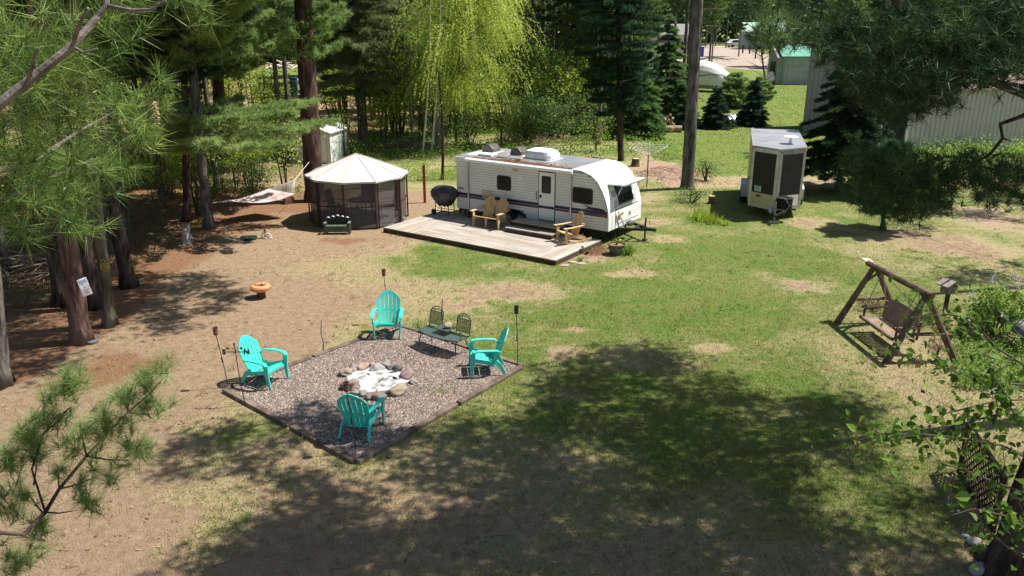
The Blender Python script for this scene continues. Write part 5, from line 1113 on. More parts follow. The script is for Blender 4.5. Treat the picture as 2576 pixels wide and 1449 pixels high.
b_.build('frame', blackm, o_); b_ = MB(); b_.blob((-.7, -.2, .25), (.6, .4, .22), 2, .25, 4); b_.build('blue_tarp', mat('blue tarp', (.03, .09, .5), rough=.6), o_)
p = V(738, 258); b_ = MB(); b_.box((0, 0, .22), (.5, .3, .3)); b_.tube([(-.2, 0, .4), (.3, .3, .6)], .03, 6); o_ = b_.build('red_mower', mat('red paint', (.5, .05, .03), rough=.5), bevel=.04); o_.location = p; tag(o_, 'small red machine in the brush left of the big trunk', 'machine')
p = V(712, 173); heap('log_heap', 'pale cut poles heaped beyond the far left lawn', 712, 172, 3, .8, 14, mat('pale pole', (.6, .55, .48), rough=.8), 3, .12, 'log heap')

# ---------------------------------------------------------------- bark
def bark(name, c1, c2, c3=None, st=5.):
    return mat(name, c1, c2, 7, .95, 1.0, 9, stretch=(1, 1, .22), c3=c3, scale3=1.2, bstretch=(1.6, 1.6, .3), lo=.4, hi=.6, spec=.1, bdist=.07)
bk_red = bark('red pine bark', (.06, .036, .03), (.165, .10, .08), (.21, .14, .115)); bk_grey = bark('grey bark', (.065, .058, .052), (.185, .165, .145), (.13, .12, .105))
bk_dark = bark('dark bark', (.03, .024, .02), (.09, .065, .055)); bk_moss = bark('mossy bark', (.07, .062, .042), (.16, .145, .10), (.24, .23, .19)); bk_maroon = bark('maroon bark', (.05, .03, .025), (.13, .08, .065))
bk_birch = mat('birch bark', (.62, .60, .55), (.25, .23, .2), 9, .8, .3, 20, stretch=(.4, .4, 2), lo=.55, hi=.7)
def trunk(root, m, h, r0, r1, lean=(0, 0), bow=0., flare=1.45, n=12, name='trunk', st=None):
    b_ = MB(); K = 26; P = []; RR = []; rj = random.Random(int(h * 100 + r0 * 1e4))
    for i in range(K + 1):
        t = i / K; P.append((lean[0] * t + bow * math.sin(t * math.pi), lean[1] * t, -.05 + t * h)); RR.append(r0 * (1 - t) + r1 * t)
    P[1:1] = [(P[0][0], 0, .06), (P[0][0] * .8 + P[1][0] * .2, 0, .2), (P[0][0] * .6 + P[1][0] * .4, 0, .4)] if P[1][2] > .45 else []
    if P[1][2] < .1: RR[1:1] = [r0 * (1 + (flare - 1) * .6), r0 * (1 + (flare - 1) * .25), r0 * 1.04]
    RR[0] = r0 * flare
    b_.tube(P, RR, n); ph = [rj.uniform(0, 6.28) for _ in range(n)]
    for i in range(len(P)):
        for j in range(n):
            v_ = Vector(b_.v[i * n + j]); c_ = Vector(P[i]); f_ = 1 + .05 * math.sin(ph[j] + i * 1.7) + .03 * rj.uniform(-1, 1) + (.16 * math.sin(j * 2.4 + ph[0]) * max(0, 1 - P[i][2] / .25)); b_.v[i * n + j] = tuple(c_ + (v_ - c_) * f_)
    if st: stubs(b_, *st)
    return b_.build(name, m, root, smooth=True)
def stubs(b_, h0, h1, n, ln, seed=0, r=.018, lean=(0, 0), H=1.):
    r_ = random.Random(seed)
    for k in range(n):
        z = h0 + (h1 - h0) * k / max(1, n - 1); a = r_.uniform(0, 6.28); L = ln * r_.uniform(.3, 1); c = Vector((lean[0] * z / H, lean[1] * z / H, z)); d = Vector((math.cos(a), math.sin(a), r_.uniform(-.15, .25)))
        b_.tube([c, c + d * L * .5, c + d * L + Vector((0, 0, -.08 * L))], [r * 1.4, r, r * .4], 5)
pine_m = foliage('pine needles', (.022, .055, .016), (.09, .165, .045), (.23, .34, .10), .4)
pine_b = foliage('blue green pine needles', (.016, .05, .024), (.06, .13, .055), (.15, .26, .11), .35)
spruce_m = foliage('spruce needles', (.010, .027, .014), (.032, .072, .030), (.09, .16, .055), .25)
def conifer(root, z0, z1, Rb, prof, whorl, per, tuftn, m, k=12, L=.16, wd=.012, rise=.25, droop=0., seed=0, wood=bk_dark, lean=(0, 0), H=None, spread=.75, flat=1., side_bias=None, tint=.45, name='crown', lat=.38):
    G = Leaf(); b_ = MB(); r_ = random.Random(seed); H = H or z1; z = z0; C = []; D = []; T = []
    while z < z1:
        f = (z - z0) / (z1 - z0); rad = Rb * prof(f); a0 = r_.uniform(0, 6.28)
        for j in range(per):
            a = a0 + j * 6.283 / per + r_.uniform(-.35, .35); r = rad * r_.uniform(.65, 1.1)
            if side_bias: r *= 1 + side_bias[1] * math.cos(a - side_bias[0])
            if r < .15: continue
            o = np.array((lean[0] * z / H, lean[1] * z / H, z + r_.uniform(-.15, .15))); d = np.array((math.cos(a), math.sin(a), 0)); sdv = np.array((-d[1], d[0], 0)); nt_ = max(3, int(tuftn * (r / Rb) ** .8))
            t = rng.random(nt_) ** .7 * .82 + .18; s_ = rng.uniform(-1, 1, nt_) * (1.05 - t) * lat * r + rng.normal(size=nt_) * .05
            hgt = rise * r * t ** 1.5 - droop * r * t ** 1.3 + rng.normal(size=nt_) * .05 * flat
            c = o + d * (t * r)[:, None] + sdv * s_[:, None]; c[:, 2] += hgt
            C.append(c); dd = d + sdv * np.sign(s_)[:, None] * .5 + np.array((0, 0, .45 if droop < .1 else .05)); D.append(dd / np.linalg.norm(dd, axis=1, keepdims=True)); bt_ = r_.random(); T.append(np.full(nt_, tint - .15 + .3 * bt_) + .12 * (t - .5))
            e = o + d * r * .93 + np.array((0, 0, rise * r * .9 - droop * r * .9)); mid = o + d * r * .5 + np.array((0, 0, rise * r * .33 - droop * r * .4)); b_.tube([o, mid, e], [.018 + .008 * r, .012 + .004 * r, .004], 4, False)
        z += whorl * r_.uniform(.75, 1.25)
    G.tufts(np.concatenate(C), np.concatenate(D), k, L, wd, spread, np.concatenate(T), .12, back=.1, flat=flat); G.build(name, m, root); b_.build('limbs', wood, root)
    return root
round_prof = lambda f: (math.sin(min(1, f * 1.6 + .35) * math.pi / 2)) * (1 - f ** 3) + .05
cone_prof = lambda f: (1 - f) ** .85 + .03
def poly_tree(label, px, py, rad, h, toppx, m, name='pine_tree', cat='tree', flare=1.4, bow=0., group=None, r1f=.6):
    """trunk whose axis passes through the base point and a second point seen higher up"""
    p = V(px, py); tq = W(toppx[0], toppx[1], p.y); hz = tq.z; lean = ((tq.x - p.x) / hz * h, 0.)
    o_ = thing(name, label, cat, (p.x, p.y, 0), 0, group); trunk(o_, m, h, rad, rad * r1f, lean, bow, flare); return o_, lean
pine_l = foliage('light pine needles', (.05, .11, .03), (.18, .29, .08), (.36, .47, .17), .45)
# left group
T1, ln = poly_tree('big reddish pine with a white sign nailed to its trunk', 205, 860, .235, 13, (163, 545), bk_red, flare=1.35)
conifer(T1, 9, 13.5, 3.4, round_prof, .5, 6, 80, pine_m, 10, .22, .035, lean=ln, H=13, seed=1)
T2, ln = poly_tree('dark pine behind the big reddish trunk with the sign', 240, 775, .19, 13, (193, 500), bk_dark); conifer(T2, 8.5, 13.5, 3.2, round_prof, .5, 6, 70, pine_m, 10, .22, .035, lean=ln, H=13, seed=2)
T3, ln = poly_tree('mossy grey pine carrying a yellow ring ornament', 278, 820, .145, 12, (247, 560), bk_moss); conifer(T3, 8.5, 12.5, 2.6, round_prof, .5, 6, 60, pine_m, 10, .22, .035, lean=ln, H=12, seed=3)
T4, ln = poly_tree('leaning dark grey pine right of the trunk with the yellow ring', 325, 722, .21, 13, (265, 430), bk_dark, flare=1.3); conifer(T4, 8, 13.5, 3.2, round_prof, .5, 6, 80, pine_m, 10, .22, .035, lean=ln, H=13, seed=4)
T5, ln = poly_tree('grey trunk cut by the left edge of the picture', 4, 970, .19, 12, (-14, 790), bk_grey); conifer(T5, 8.5, 12.5, 3.2, round_prof, .5, 6, 80, pine_m, 10, .22, .035, lean=ln, H=12, seed=5)
T6, ln = poly_tree('thin maroon pine left of the grey hammock trunk', 470, 556, .15, 13, (466, 330), bk_maroon); conifer(T6, 5.2, 13, 3.2, round_prof, .5, 7, 110, pine_b, 13, .18, .026, lean=ln, H=13, seed=6)
T7, ln = poly_tree('grey pine holding the left end of the hammock', 527, 575, .185, 13, (506, 380), bk_grey)
conifer(T7, 3.1, 4.4, 3.6, lambda f: 1, .35, 8, 240, pine_l, 16, .16, .022, rise=.1, lean=ln, H=13, seed=7, side_bias=(0.15, .4), tint=.62); conifer(T7, 5.8, 13, 3.6, round_prof, .5, 7, 150, pine_l, 15, .17, .024, lean=ln, H=13, seed=8, side_bias=(0., .3), tint=.58, name='upper_crown')
T8, ln = poly_tree('dark trunk deeper in the woods right of the hammock trunk', 556, 432, .30, 14, (553, 330), bk_dark); conifer(T8, 4.6, 14, 4.6, round_prof, .5, 7, 190, pine_l, 15, .2, .03, lean=ln, H=14, seed=9, tint=.55)
T9, ln = poly_tree('thick straight reddish brown trunk beside the gazebo', 792, 505, .40, 15, (764, 40), bk_maroon, flare=1.25, r1f=.72)
conifer(T9, 5.9, 15, 3.8, lambda f: .75 * round_prof(f) + .2, .6, 5, 150, pine_l, 15, .19, .028, lean=ln, H=15, seed=10, tint=.5, side_bias=(math.pi, .5))
T10, ln = poly_tree('grey pine standing behind the roof of the gazebo', 916, 376, .30, 14, (903, 180), bk_grey, flare=1.35); conifer(T10, 3.3, 13, 3.8, round_prof, .45, 7, 150, foliage('faded pine needles', (.05, .08, .03), (.15, .20, .08), (.30, .35, .17), .4), 13, .22, .032, lean=ln, H=14, seed=11, rise=-.1, tint=.62)
T11, ln = poly_tree('slim dark pine rising behind the trailer roof', 1562, 404, .17, 15, (1557, 150), bk_dark, flare=1.2); conifer(T11, 2.6, 13, 2.3, round_prof, .4, 6, 110, pine_b, 13, .18, .026, lean=ln, H=15, seed=12, rise=-.05, tint=.3)
T12, ln = poly_tree('tall bare grey pine trunk between the trailer and the cargo trailer', 1729, 474, .29, 16, (1753, 40), bk_grey, flare=1.35, r1f=.62)
for z, a, L_ in ((7.2, 2.9, 1.6), (6.3, 3.2, 3.2), (6.2, .1, 1.9), (4.9, .0, 1.6), (4.8, 3.14, 3.3), (7.6, .3, 1.2), (6.9, .5, 1.5), (3.9, .1, .5), (5.6, .2, 1.6)):
    b_ = MB(); c = Vector((ln[0] * z / 16, 0, z)); d = Vector((math.cos(a), math.sin(a) * .5 - .2, 0)); b_.tube([c, c + d * L_ * .4 + Vector((0, 0, .12)), c + d * L_ * .75 + Vector((0, 0, .1)), c + d * L_ - Vector((0, 0, .05))], [.04, .028, .02, .007], 6)
    for q_ in (.5, .7): e = c + d * L_ * q_ + Vector((0, 0, .1)); b_.tube([e, e + Vector((.3 * math.cos(a + .8), -.2, -.15))], [.01, .004], 4)
    b_.build('dead_branch', bk_grey, T12)
conifer(T12, 9.5, 16, 2.4, round_prof, .7, 5, 36, pine_m, 9, .2, .02, lean=ln, H=16, seed=13)
# the sign and the ring on the trunks
so_ = W(213, 722, 18.09); sg = thing('tree_sign', 'small white printed sign nailed on the big reddish trunk', 'sign', so_, 0); sg.rotation_euler = (R(3), R(-12), R(38))
b_ = MB(); b_.box((0, 0, 0), (.21, .02, .44)); b_.build('panel', mat('white sign', (.74, .75, .78), (.68, .70, .74), 3, .5), sg, bevel=.008)
bl_ = mat('blue print', (.12, .22, .45), rough=.5); gy_ = mat('grey print', (.25, .27, .3), rough=.5)
b_ = MB()
for z, x0, x1, h in ((.17, -.08, .08, .022), (.13, -.07, .08, .025), (.09, -.05, .02, .02)): 
    x = x0
    while x < x1: b_.box((x + .008, -.0115, z), (.014, .003, h)); x += .024
b_.build('heading_print', bl_, sg); b_ = MB()
for z, x0, x1 in ((-.07, -.06, .06), (-.11, -.05, .05), (-.15, -.04, .05)):
    x = x0
    while x < x1: b_.box((x + .006, -.0115, z), (.010, .003, .012)); x += .017
b_.blob((0, -.012, .0), (.02, .003, .02), 1, 0); b_.build('small_print', gy_, sg)
q = W(264, 672, 19.22); b_ = MB(); b_.tube([(.11 * math.cos(t), 0, .11 * math.sin(t)) for t in np.linspace(0, 6.28, 20)], .012, 6); b_.tube([(.075 * math.cos(t), -.02, .075 * math.sin(t)) for t in np.linspace(0, 6.28, 16)], .012, 6); b_.tube([(-.03 + .055 * math.cos(t), 0, .14 + .05 * math.sin(t)) for t in np.linspace(0, 6.28, 14)], .008, 5); b_.lathe([(.0, 0), (.05, 0)], (0, 0, 0), 10) if False else b_.blob((0, 0, 0), (.06, .015, .06), 2, 0)
o_ = b_.build('ring_ornament', mat('yellow rope', (.42, .33, .06), (.30, .22, .05), 8, .6)); o_.location = q; tag(o_, 'yellow ring ornament hung on the mossy grey trunk', 'ornament')

# ---------------------------------------------------------------- broadleaf trees and shrubs behind
def broad(name, label, px, py, h, r, m, n, size, trunk_m, r0, lean=(0, 0), z0=.3, seed=0, stems=1, group=None, limbs=9, loc=None, cat='tree', tint=.45):
    p = V(px, py) if loc is None else Vector(loc); o_ = thing(name, label, cat, (p.x, p.y, 0), 0, group); rr = np.random.default_rng(seed + 900)
    b_ = MB()
    for s_ in range(stems):
        a = rr.uniform(0, 6.28); q = (0 if stems == 1 else .45 * r * rr.random()); b_.tube([(q * math.cos(a) * .3, q * math.sin(a) * .3, -.05), (q * math.cos(a) + lean[0] * .4 + rr.normal() * .08, q * math.sin(a), h * .45), (q * 1.5 * math.cos(a) + lean[0] + rr.normal() * .15, q * 1.5 * math.sin(a), h * .95)], [r0 * 1.1, r0 * .7, r0 * .2], 7)
    k = max(10, n // 40); cc = rr.normal(size=(k, 3)); cc /= np.linalg.norm(cc, axis=1, keepdims=True); cc *= rr.uniform(.1, 1, (k, 1)) ** .4
    hz = h * (1 - z0) / 2; cc = cc * [r, r, hz] + [lean[0] * .7, 0, h * z0 + hz]
    for j in range(min(limbs, k)): t = cc[j]; z = max(.3, t[2] - .35 * h * rr.random() - .2); b_.tube([(lean[0] * z / h, 0, z), ((lean[0] * z / h + t[0]) / 2, t[1] / 2, (z + t[2]) / 2 + .1), tuple(t)], [r0 * .4, r0 * .25, .006], 5)
    b_.build('trunk', trunk_m, o_)
    c = np.repeat(cc, 40, 0) + rr.normal(size=(k * 40, 3)) * [r * .14 + .08, r * .14 + .08, h * .04 + .05]; c[:, 2] = c[:, 2].clip(.05)
    G = Leaf(); G.leaves(c, size, tint - .15 + .35 * np.repeat(rr.random(k), 40), .14); G.build('crown', m, o_); return o_
# weeping willow like tree
p = V(1105, 376); wl = thing('willow_tree', 'tall yellow green weeping tree behind the trailer', 'tree', (p.x, p.y, 0))
b_ = MB(); WT = [Vector((.0, 0, -.05)), Vector((.1, 0, 1.6)), Vector((.9, 0, 3.6)), Vector((1.4, 0, 5.0)), Vector((1.6, 0, 7.5)), Vector((1.7, 0, 10.5))]; b_.tube(WT, [.26, .2, .18, .17, .13, .06], 10)
C = []; D = []; Ls = []; r_ = random.Random(2)
for k in range(110):
    z = r_.uniform(3.6, 11.5); a = r_.uniform(0, 6.28); s_ = WT[3].lerp(WT[5], min(1, max(0, (z - 5) / 5.5))); s_.z = z - 1; L = r_.uniform(1.4, 4.1) * (1 - .25 * abs(z - 7) / 5); e = s_ + Vector((math.cos(a) * L, math.sin(a) * L, .9 + r_.random() * .6)); m_ = (s_ + e) / 2 + Vector((0, 0, .5)); b_.tube([s_, m_, e], [.04, .025, .008], 5)
    for q_ in range(15): t = r_.uniform(.25, 1.05); c = (s_.lerp(m_, t * 2) if t < .5 else m_.lerp(e, t * 2 - 1)); C.append(tuple(c + Vector((r_.gauss(0, .22), r_.gauss(0, .22), r_.gauss(0, .12))))); D.append((math.cos(a) * .7, math.sin(a) * .7, .1)); Ls.append(r_.uniform(.9, 2.6))
b_.build('trunk', bark('willow bark', (.16, .14, .11), (.32, .29, .23)), wl)
G = Leaf(); Cw = np.array(C); k_ = rng.integers(0, len(Cw), 20000); G.leaves(Cw[k_] + rng.normal(size=(20000, 3)) * [.4, .4, .5] - [0, 0, .4], .115, .6, .16, .4, .2); G.strands(C, D, Ls, seg=5, grav=.38, per=8, leaf=.12, lw=.035, tint=.65); G.build('crown', foliage('willow leaves', (.14, .20, .025), (.40, .50, .07), (.62, .70, .17), .5), wl)
brt = broad
for k, (px, py, tx_, h) in enumerate(((1062, 392, 1075, 8), (1084, 388, 1098, 9), (1092, 372, 1104, 8.5))):
    p = V(px, py); tq = W(tx_, 150, p.y); o_ = thing('birch_tree', ['thin white birch stem left most of three by the weeping tree', 'thin white birch stem in the middle of three by the weeping tree', 'thin white birch stem nearest to the weeping tree trunk'][k], 'tree', (p.x, p.y, 0), 0, 'birch stems'); trunk(o_, bk_birch, h, .06, .03, ((tq.x - p.x) / tq.z * h, 0), .12, 1.2, 8); G = Leaf(); c = rng.normal(size=(500, 3)) * [.9, .9, 1.6] + [.3, 0, h - 1]; G.leaves(c, .09, .5); G.build('crown', leafy, o_)
o_, ln = poly_tree('thin crooked dark sapling just left of the trailer', 1113, 452, .075, 5.2, (1108, 320), bk_dark, 'sapling', bow=.1); G = Leaf(); G.leaves(rng.normal(size=(350, 3)) * [.6, .6, .9] + [.1, 0, 4], .07, .5); G.build('crown', leafy, o_)
o_, ln = poly_tree('thin sapling trunk behind the right side of the gazebo roof', 1040, 392, .06, 6, (1036, 300), bk_grey, 'sapling'); G = Leaf(); G.leaves(rng.normal(size=(500, 3)) * [.8, .8, 1.1] + [0, 0, 4.6], .09, .5); G.build('crown', leafg, o_)
for k, (px, py, h, r, m, n, sz, lab) in enumerate(((985, 330, 6.5, 2.0, leafg, 2600, .12, 'bright green broadleaf tree between the gazebo pine and the weeping tree'), (1040, 300, 8, 2.6, leafg, 3000, .13, 'green broadleaf tree left behind the weeping tree'), (1255, 330, 4.5, 1.9, leafy, 2600, .10, 'yellow green bush tree right below the weeping tree'),
        (1300, 312, 6.2, 1.9, leafg, 2400, .12, 'mid green broadleaf tree right of the weeping tree'), (1395, 338, 2.7, 1.6, leafg, 2200, .10, 'rounded green shrub behind the rear half of the trailer'), (1455, 335, 3.4, 1.3, leafy, 1900, .09, 'bright green shrub behind the roof air conditioner'), (1330, 350, 1.8, .8, leafy, 600, .08, 'small light green shrub at the edge of the slash heap'),
        (1500, 380, 2.2, .9, leafy, 520, .08, 'thin leafy sapling behind the middle of the trailer roof'), (870, 400, 2.6, 1.1, leafg, 900, .09, 'leafy sapling in front of the white shed'), (430, 500, 2.6, .9, leafy, 700, .09, 'yellow leaved sapling at the edge of the woods by the hammock trunk'), (500, 540, 2.3, .55, leafy, 330, .09, 'sparse yellow leaved twigs on the hammock trunk'),
        (960, 180, 8, 2.6, leafg, 2000, .16, 'light green tree far behind the gazebo'), (1205, 300, 7, 2.4, leafg, 2600, .14, 'leafy green tree filling the gap under the right side of the weeping tree'), (1010, 345, 4.4, 1.8, leafy, 2000, .11, 'light yellow green tree above the brush pile'), (1355, 300, 5.0, 2.0, leafg, 2600, .12, 'full green tree above the slash heap'), (1425, 300, 5.2, 1.7, leafy, 2000, .12, 'light green tree left behind the bright shrub'), (940, 300, 5.0, 1.9, leafg, 2200, .12, 'green tree just right of the faded pine'), (850, 330, 4.2, 1.6, leafd, 1800, .11, 'dark green tree above the white shed'), (690, 320, 3.2, 1.8, leafd, 1800, .11, 'dark bush below the pale far lawn'), (620, 400, 2.4, 1.4, leafg, 1500, .09, 'green bush under the long light pine bough'), (700, 400, 2.0, 1.2, leafd, 1200, .08, 'low dark bush left of the kettle grill'), (1350, 262, 5.5, 2.4, leafg, 2400, .14, 'tall green broadleaf tree at the dark gap behind the trailer'), (1775, 455, 1.0, .55, leafd, 700, .07, 'low green shrub right of the tall grey trunk'), (1735, 510, .6, .8, leafd, 1100, .06, 'spreading low green shrub at the foot of the tall grey trunk'))):
    broad('broadleaf_tree' if h > 3 else 'shrub', lab, px, py, h, r, m, n, sz, wood_b, .03 + .009 * h, seed=k, z0=.22 if h > 3 else .08, stems=1 if h > 5 else 5, cat='tree' if h > 3 else 'shrub')
# spruces
def spruce(label, px, py, h, r, seed=0, m=spruce_m, z0=.25, loc=None, tint=.4, k=11, tn=120, L=.14, name='spruce_tree', whorl=None):
    p = V(px, py) if loc is None else Vector(loc); o_ = thing(name, label, 'tree', (p.x, p.y, 0)); trunk(o_, bk_dark, h, .035 * h ** .75, .01, n=8); conifer(o_, z0, h, r, cone_prof, whorl or (.10 + .028 * h), 7, tn, m, k, L, .034, rise=.0, droop=.28, seed=seed, H=h, spread=.55, flat=.5, tint=tint, lat=.45); return o_
SPR1 = spruce('tall dark spruce right of the cargo trailer', 2108, 482, 7.2, 2.4, 1, z0=1.15, k=13, tn=300)
SPR2 = spruce('small bluish spruce left of two at the end of the lawn', 1798, 322, 2.8, 1.5, 2, foliage('blue spruce needles', (.012, .03, .022), (.045, .085, .06), (.12, .19, .14), .2), z0=.1)
SPR3 = spruce('small bluish spruce right of two at the end of the lawn', 1892, 316, 3.4, 1.3, 3, MATS['blue spruce needles'], z0=.1)
SPR4 = spruce('dense green spruce left of the tall grey trunk', 1672, 312, 7.5, 2.6, 4, tint=.68, m= foliage('green spruce needles', (.03, .07, .022), (.09, .18, .055), (.2, .33, .11), .35), z0=.1, tn=200, L=.18)
SPR5 = spruce('smaller green spruce touching the firewood pile', 1712, 322, 3.2, 1.6, 5, MATS['green spruce needles'], z0=.1)
SPR6 = spruce('dark spruce right behind the slim pine', 1600, 345, 5.8, 2.3, 6, MATS['green spruce needles'], z0=.1, tn=200, L=.18, tint=.65)
# young pine and its shade on the right
def young_pine(label, px, py, h, r, z0, seed, m=pine_b, tint=.4, loc=None, tn=60, L=.17):
    p = V(px, py) if loc is None else Vector(loc); o_ = thing('pine_tree', label, 'tree', (p.x, p.y, 0)); trunk(o_, bk_dark, h, .03 * h ** .7, .02, n=9); conifer(o_, z0, h, r, round_prof, .36, 7, tn * 2, m, 14, L, .024, rise=.12, seed=seed, H=h, tint=tint); return o_
YP1 = young_pine('young fluffy pine on a bare trunk right of the spruce', 2218, 578, 3.3, 1.4, .75, 21, tn=70)
SPR7 = young_pine('soft light green young pine behind the two small spruces', 1848, 272, 2.8, 1.9, .1, 7, pine_l, .45)
SPR8 = young_pine('second soft young pine behind the right small spruce', 1905, 268, 2.3, 1.6, .1, 8, pine_l, .4)
YP2 = young_pine('fluffy light green pine right behind the trailer slash heap', 1520, 262, 5, 2.4, .8, 22, pine_m, .6, tn=80)
YP3 = young_pine('blue green pine in the dark gap behind the trailer', 1420, 250, 4.6, 2.2, .6, 23, pine_b, .55, tn=80)
YP4 = young_pine('dark young pine left of the slim pine', 1490, 330, 4.2, 1.7, .8, 24, spruce_m, .55, tn=80)
o_, ln = poly_tree('dark trunk standing before the doorway of the metal barn', 2252, 381, .22, 12, (2254, 250), bk_maroon, flare=1.2); conifer(o_, 7.5, 12.5, 2.6, round_prof, .7, 5, 40, pine_b, 9, .2, .02, lean=ln, H=12, seed=31)
# ---------------------------------------------------------------- near pine on the left: boughs of one tree standing just outside the frame
fg_pine = foliage('long pine needles', (.018, .05, .010), (.085, .165, .032), (.27, .37, .095), .28, .42)
limb_m = mat('pine limb', (.07, .058, .05), (.19, .165, .145), 12, .85, .5, 40)
npn = thing('pine_tree', 'close pine whose long needled boughs hang in from the left edge', 'tree', (-5.2, 3.6, 0))
NO = Vector((-5.2, 3.6, 0)); trunk(npn, bk_red, 13, .26, .16, (0, 0))
G = Leaf(); b_ = MB()
PAR = (npn, limb_m)
def limb(pts, r0, r1, O=NO, par=None):
    par = par or PAR; P = [p - O for p in pts]; k = len(P)
    if par: m_ = MB(); m_.tube(P, [r0 + (r1 - r0) * i / (k - 1) for i in range(k)], 7); m_.build('limb', par[1], par[0])
    else: b_.tube(P, [r0 + (r1 - r0) * i / (k - 1) for i in range(k)], 7)
limb([NO + Vector((0, 0, 6.0)), W(-60, 330, 2.6), W(0, 262, 2.6), W(90, 190, 2.65), W(182, 116, 2.7), W(222, 70, 2.75), W(268, 14, 2.8), W(275, -60, 2.9)], .020, .008, par=(npn, limb_m))
limb([W(268, 14, 2.8), W(330, 26, 2.8), W(380, 24, 2.8), W(418, 2, 2.8)], .008, .004, par=(npn, limb_m)); limb([W(182, 116, 2.7), W(200, 60, 2.65), W(222, 20, 2.6)], .007, .004)
limb([W(185, 118, 2.7), W(210, 132, 2.7), W(245, 122, 2.7)], .006, .003); limb([W(70, 205, 2.64), W(85, 150, 2.6), W(95, 120, 2.6)], .007, .004)
limb([NO + Vector((0, 0, 5.2)), W(-60, 440, 3.7), W(60, 420, 3.8), W(200, 330, 4.2), W(290, 280, 4.5)], .018, .005, par=(npn, limb_m))
limb([W(240, 308, 4.3), W(250, 330, 4.3), W(310, 338, 4.5)], .006, .003); limb([W(200, 330, 4.2), W(215, 290, 4.1)], .006, .003)
limb([NO + Vector((0, 0, 5.0)), W(-40, 520, 3.4), W(60, 480, 3.5), W(140, 440, 3.8), W(235, 400, 4.2)], .014, .005, par=(npn, limb_m))
def near_tufts(cl, k, L, w, spread=.75, mat_=None, O=NO, tj=.12, dirb=None):
    C = []; D = []; T = []
    for px, py, Y_, n_, s_, t_ in cl:
        c = W(px, py, Y_)
        for i in range(n_):
            q = c + Vector((random.gauss(0, s_), random.gauss(0, s_), random.gauss(0, s_))); d = dirb or (.35, -.1, .45)
            C.append(tuple(q - O)); D.append((d[0] + random.gauss(0, .35), d[1] + random.gauss(0, .35), d[2] + random.gauss(0, .3))); T.append(t_ + random.gauss(0, .08))
    G.tufts(C, D, k, L, w, spread, T, tj, back=.10, lj=.15)
cl = []
for px, py, Y_, n_, s_, t_ in ((20, 60, 3.0, 5, .12, .75), (75, 40, 3.0, 5, .12, .8), (130, 90, 3.1, 4, .12, .7), (60, 130, 3.0, 5, .12, .75), (10, 160, 3.0, 5, .12, .7), (110, 160, 3.1, 4, .12, .6), (30, 225, 3.1, 5, .12, .7), (80, 255, 3.2, 5, .12, .75), (140, 230, 3.3, 4, .12, .5),
        (20, 300, 3.2, 5, .12, .7), (90, 320, 3.2, 5, .14, .6), (150, 300, 3.4, 3, .08, .5), (30, 370, 3.3, 5, .12, .6), (110, 380, 3.5, 4, .12, .5), (150, 370, 3.6, 3, .08, .5), (20, 450, 3.3, 5, .14, .55), (90, 450, 3.5, 5, .12, .5), (20, 520, 3.3, 6, .12, .5), (55, 560, 3.4, 3, .10, .45), (130, 500, 3.7, 4, .10, .5),
        (160, 440, 3.8, 4, .12, .5), (200, 180, 3.4, 3, .08, .4), (245, 120, 3.4, 2, .06, .35), (300, 90, 3.5, 1, .06, .3), (255, 45, 3.4, 3, .08, .35), (330, 40, 3.5, 2, .08, .4), (400, 12, 3.5, 2, .06, .5), (430, 5, 3.5, 2, .06, .55), (180, 30, 3.2, 4, .12, .55), (340, 10, 3.5, 3, .1, .45), (190, 240, 3.6, 2, .08, .4),
        (-30, 100, 3.0, 5, .12, .6), (-30, 330, 3.0, 5, .14, .5), (-20, 480, 3.2, 5, .14, .5)): cl.append((px, py, Y_, n_, s_, t_))
cl = [(a, b, c, int(d * 1.5), e * 1.1, f - .02) for a, b, c, d, e, f in cl]
near_tufts(cl, 44, .125, .0034, tj=.2)
cl = [(230, 390, 4.4, 3, .05, .6), (262, 345, 4.4, 3, .05, .6), (300, 300, 4.5, 3, .06, .65), (345, 285, 4.6, 4, .06, .65), (385, 255, 4.7, 3, .05, .6), (400, 205, 4.7, 2, .03, .6), (290, 350, 4.4, 3, .05, .6), (330, 360, 4.5, 3, .05, .6), (360, 330, 4.5, 3, .05, .6), (225, 425, 4.3, 4, .07, .55), (205, 455, 4.2, 4, .07, .5), (170, 470, 4.1, 3, .06, .5), (270, 420, 4.4, 2, .04, .55), (150, 520, 4.0, 3, .06, .45), (215, 500, 4.2, 3, .05, .45), (240, 480, 4.3, 2, .04, .5), (195, 400, 4.2, 3, .06, .6), (150, 560, 4.0, 2, .05, .45)]
cl = [(a, b, c, int(d * 1.7), e * 1.2, f) for a, b, c, d, e, f in cl]
near_tufts(cl, 46, .115, .0040, .8)
G.build('crown', fg_pine, npn)
G = Leaf(); conifer(npn, 8.6, 13, 2.6, round_prof, .7, 5, 36, fg_pine, 9, .2, .02, seed=61, H=13, name='upper_crown')
cn = W(386, 258, 4.6) - NO; b_ = MB()
for k in range(34): a = k * 2.4; z = -.004 * k; r = .013 * math.sin(math.pi * (k + 4) / 42) + .004; b_.box((cn.x + r * math.cos(a), cn.y + r * math.sin(a), cn.z + z), (.016, .010, .006), (.4, .3, a))
b_.build('pine_cone', mat('pine cone', (.24, .14, .08), (.46, .32, .2), 40, .8), npn)
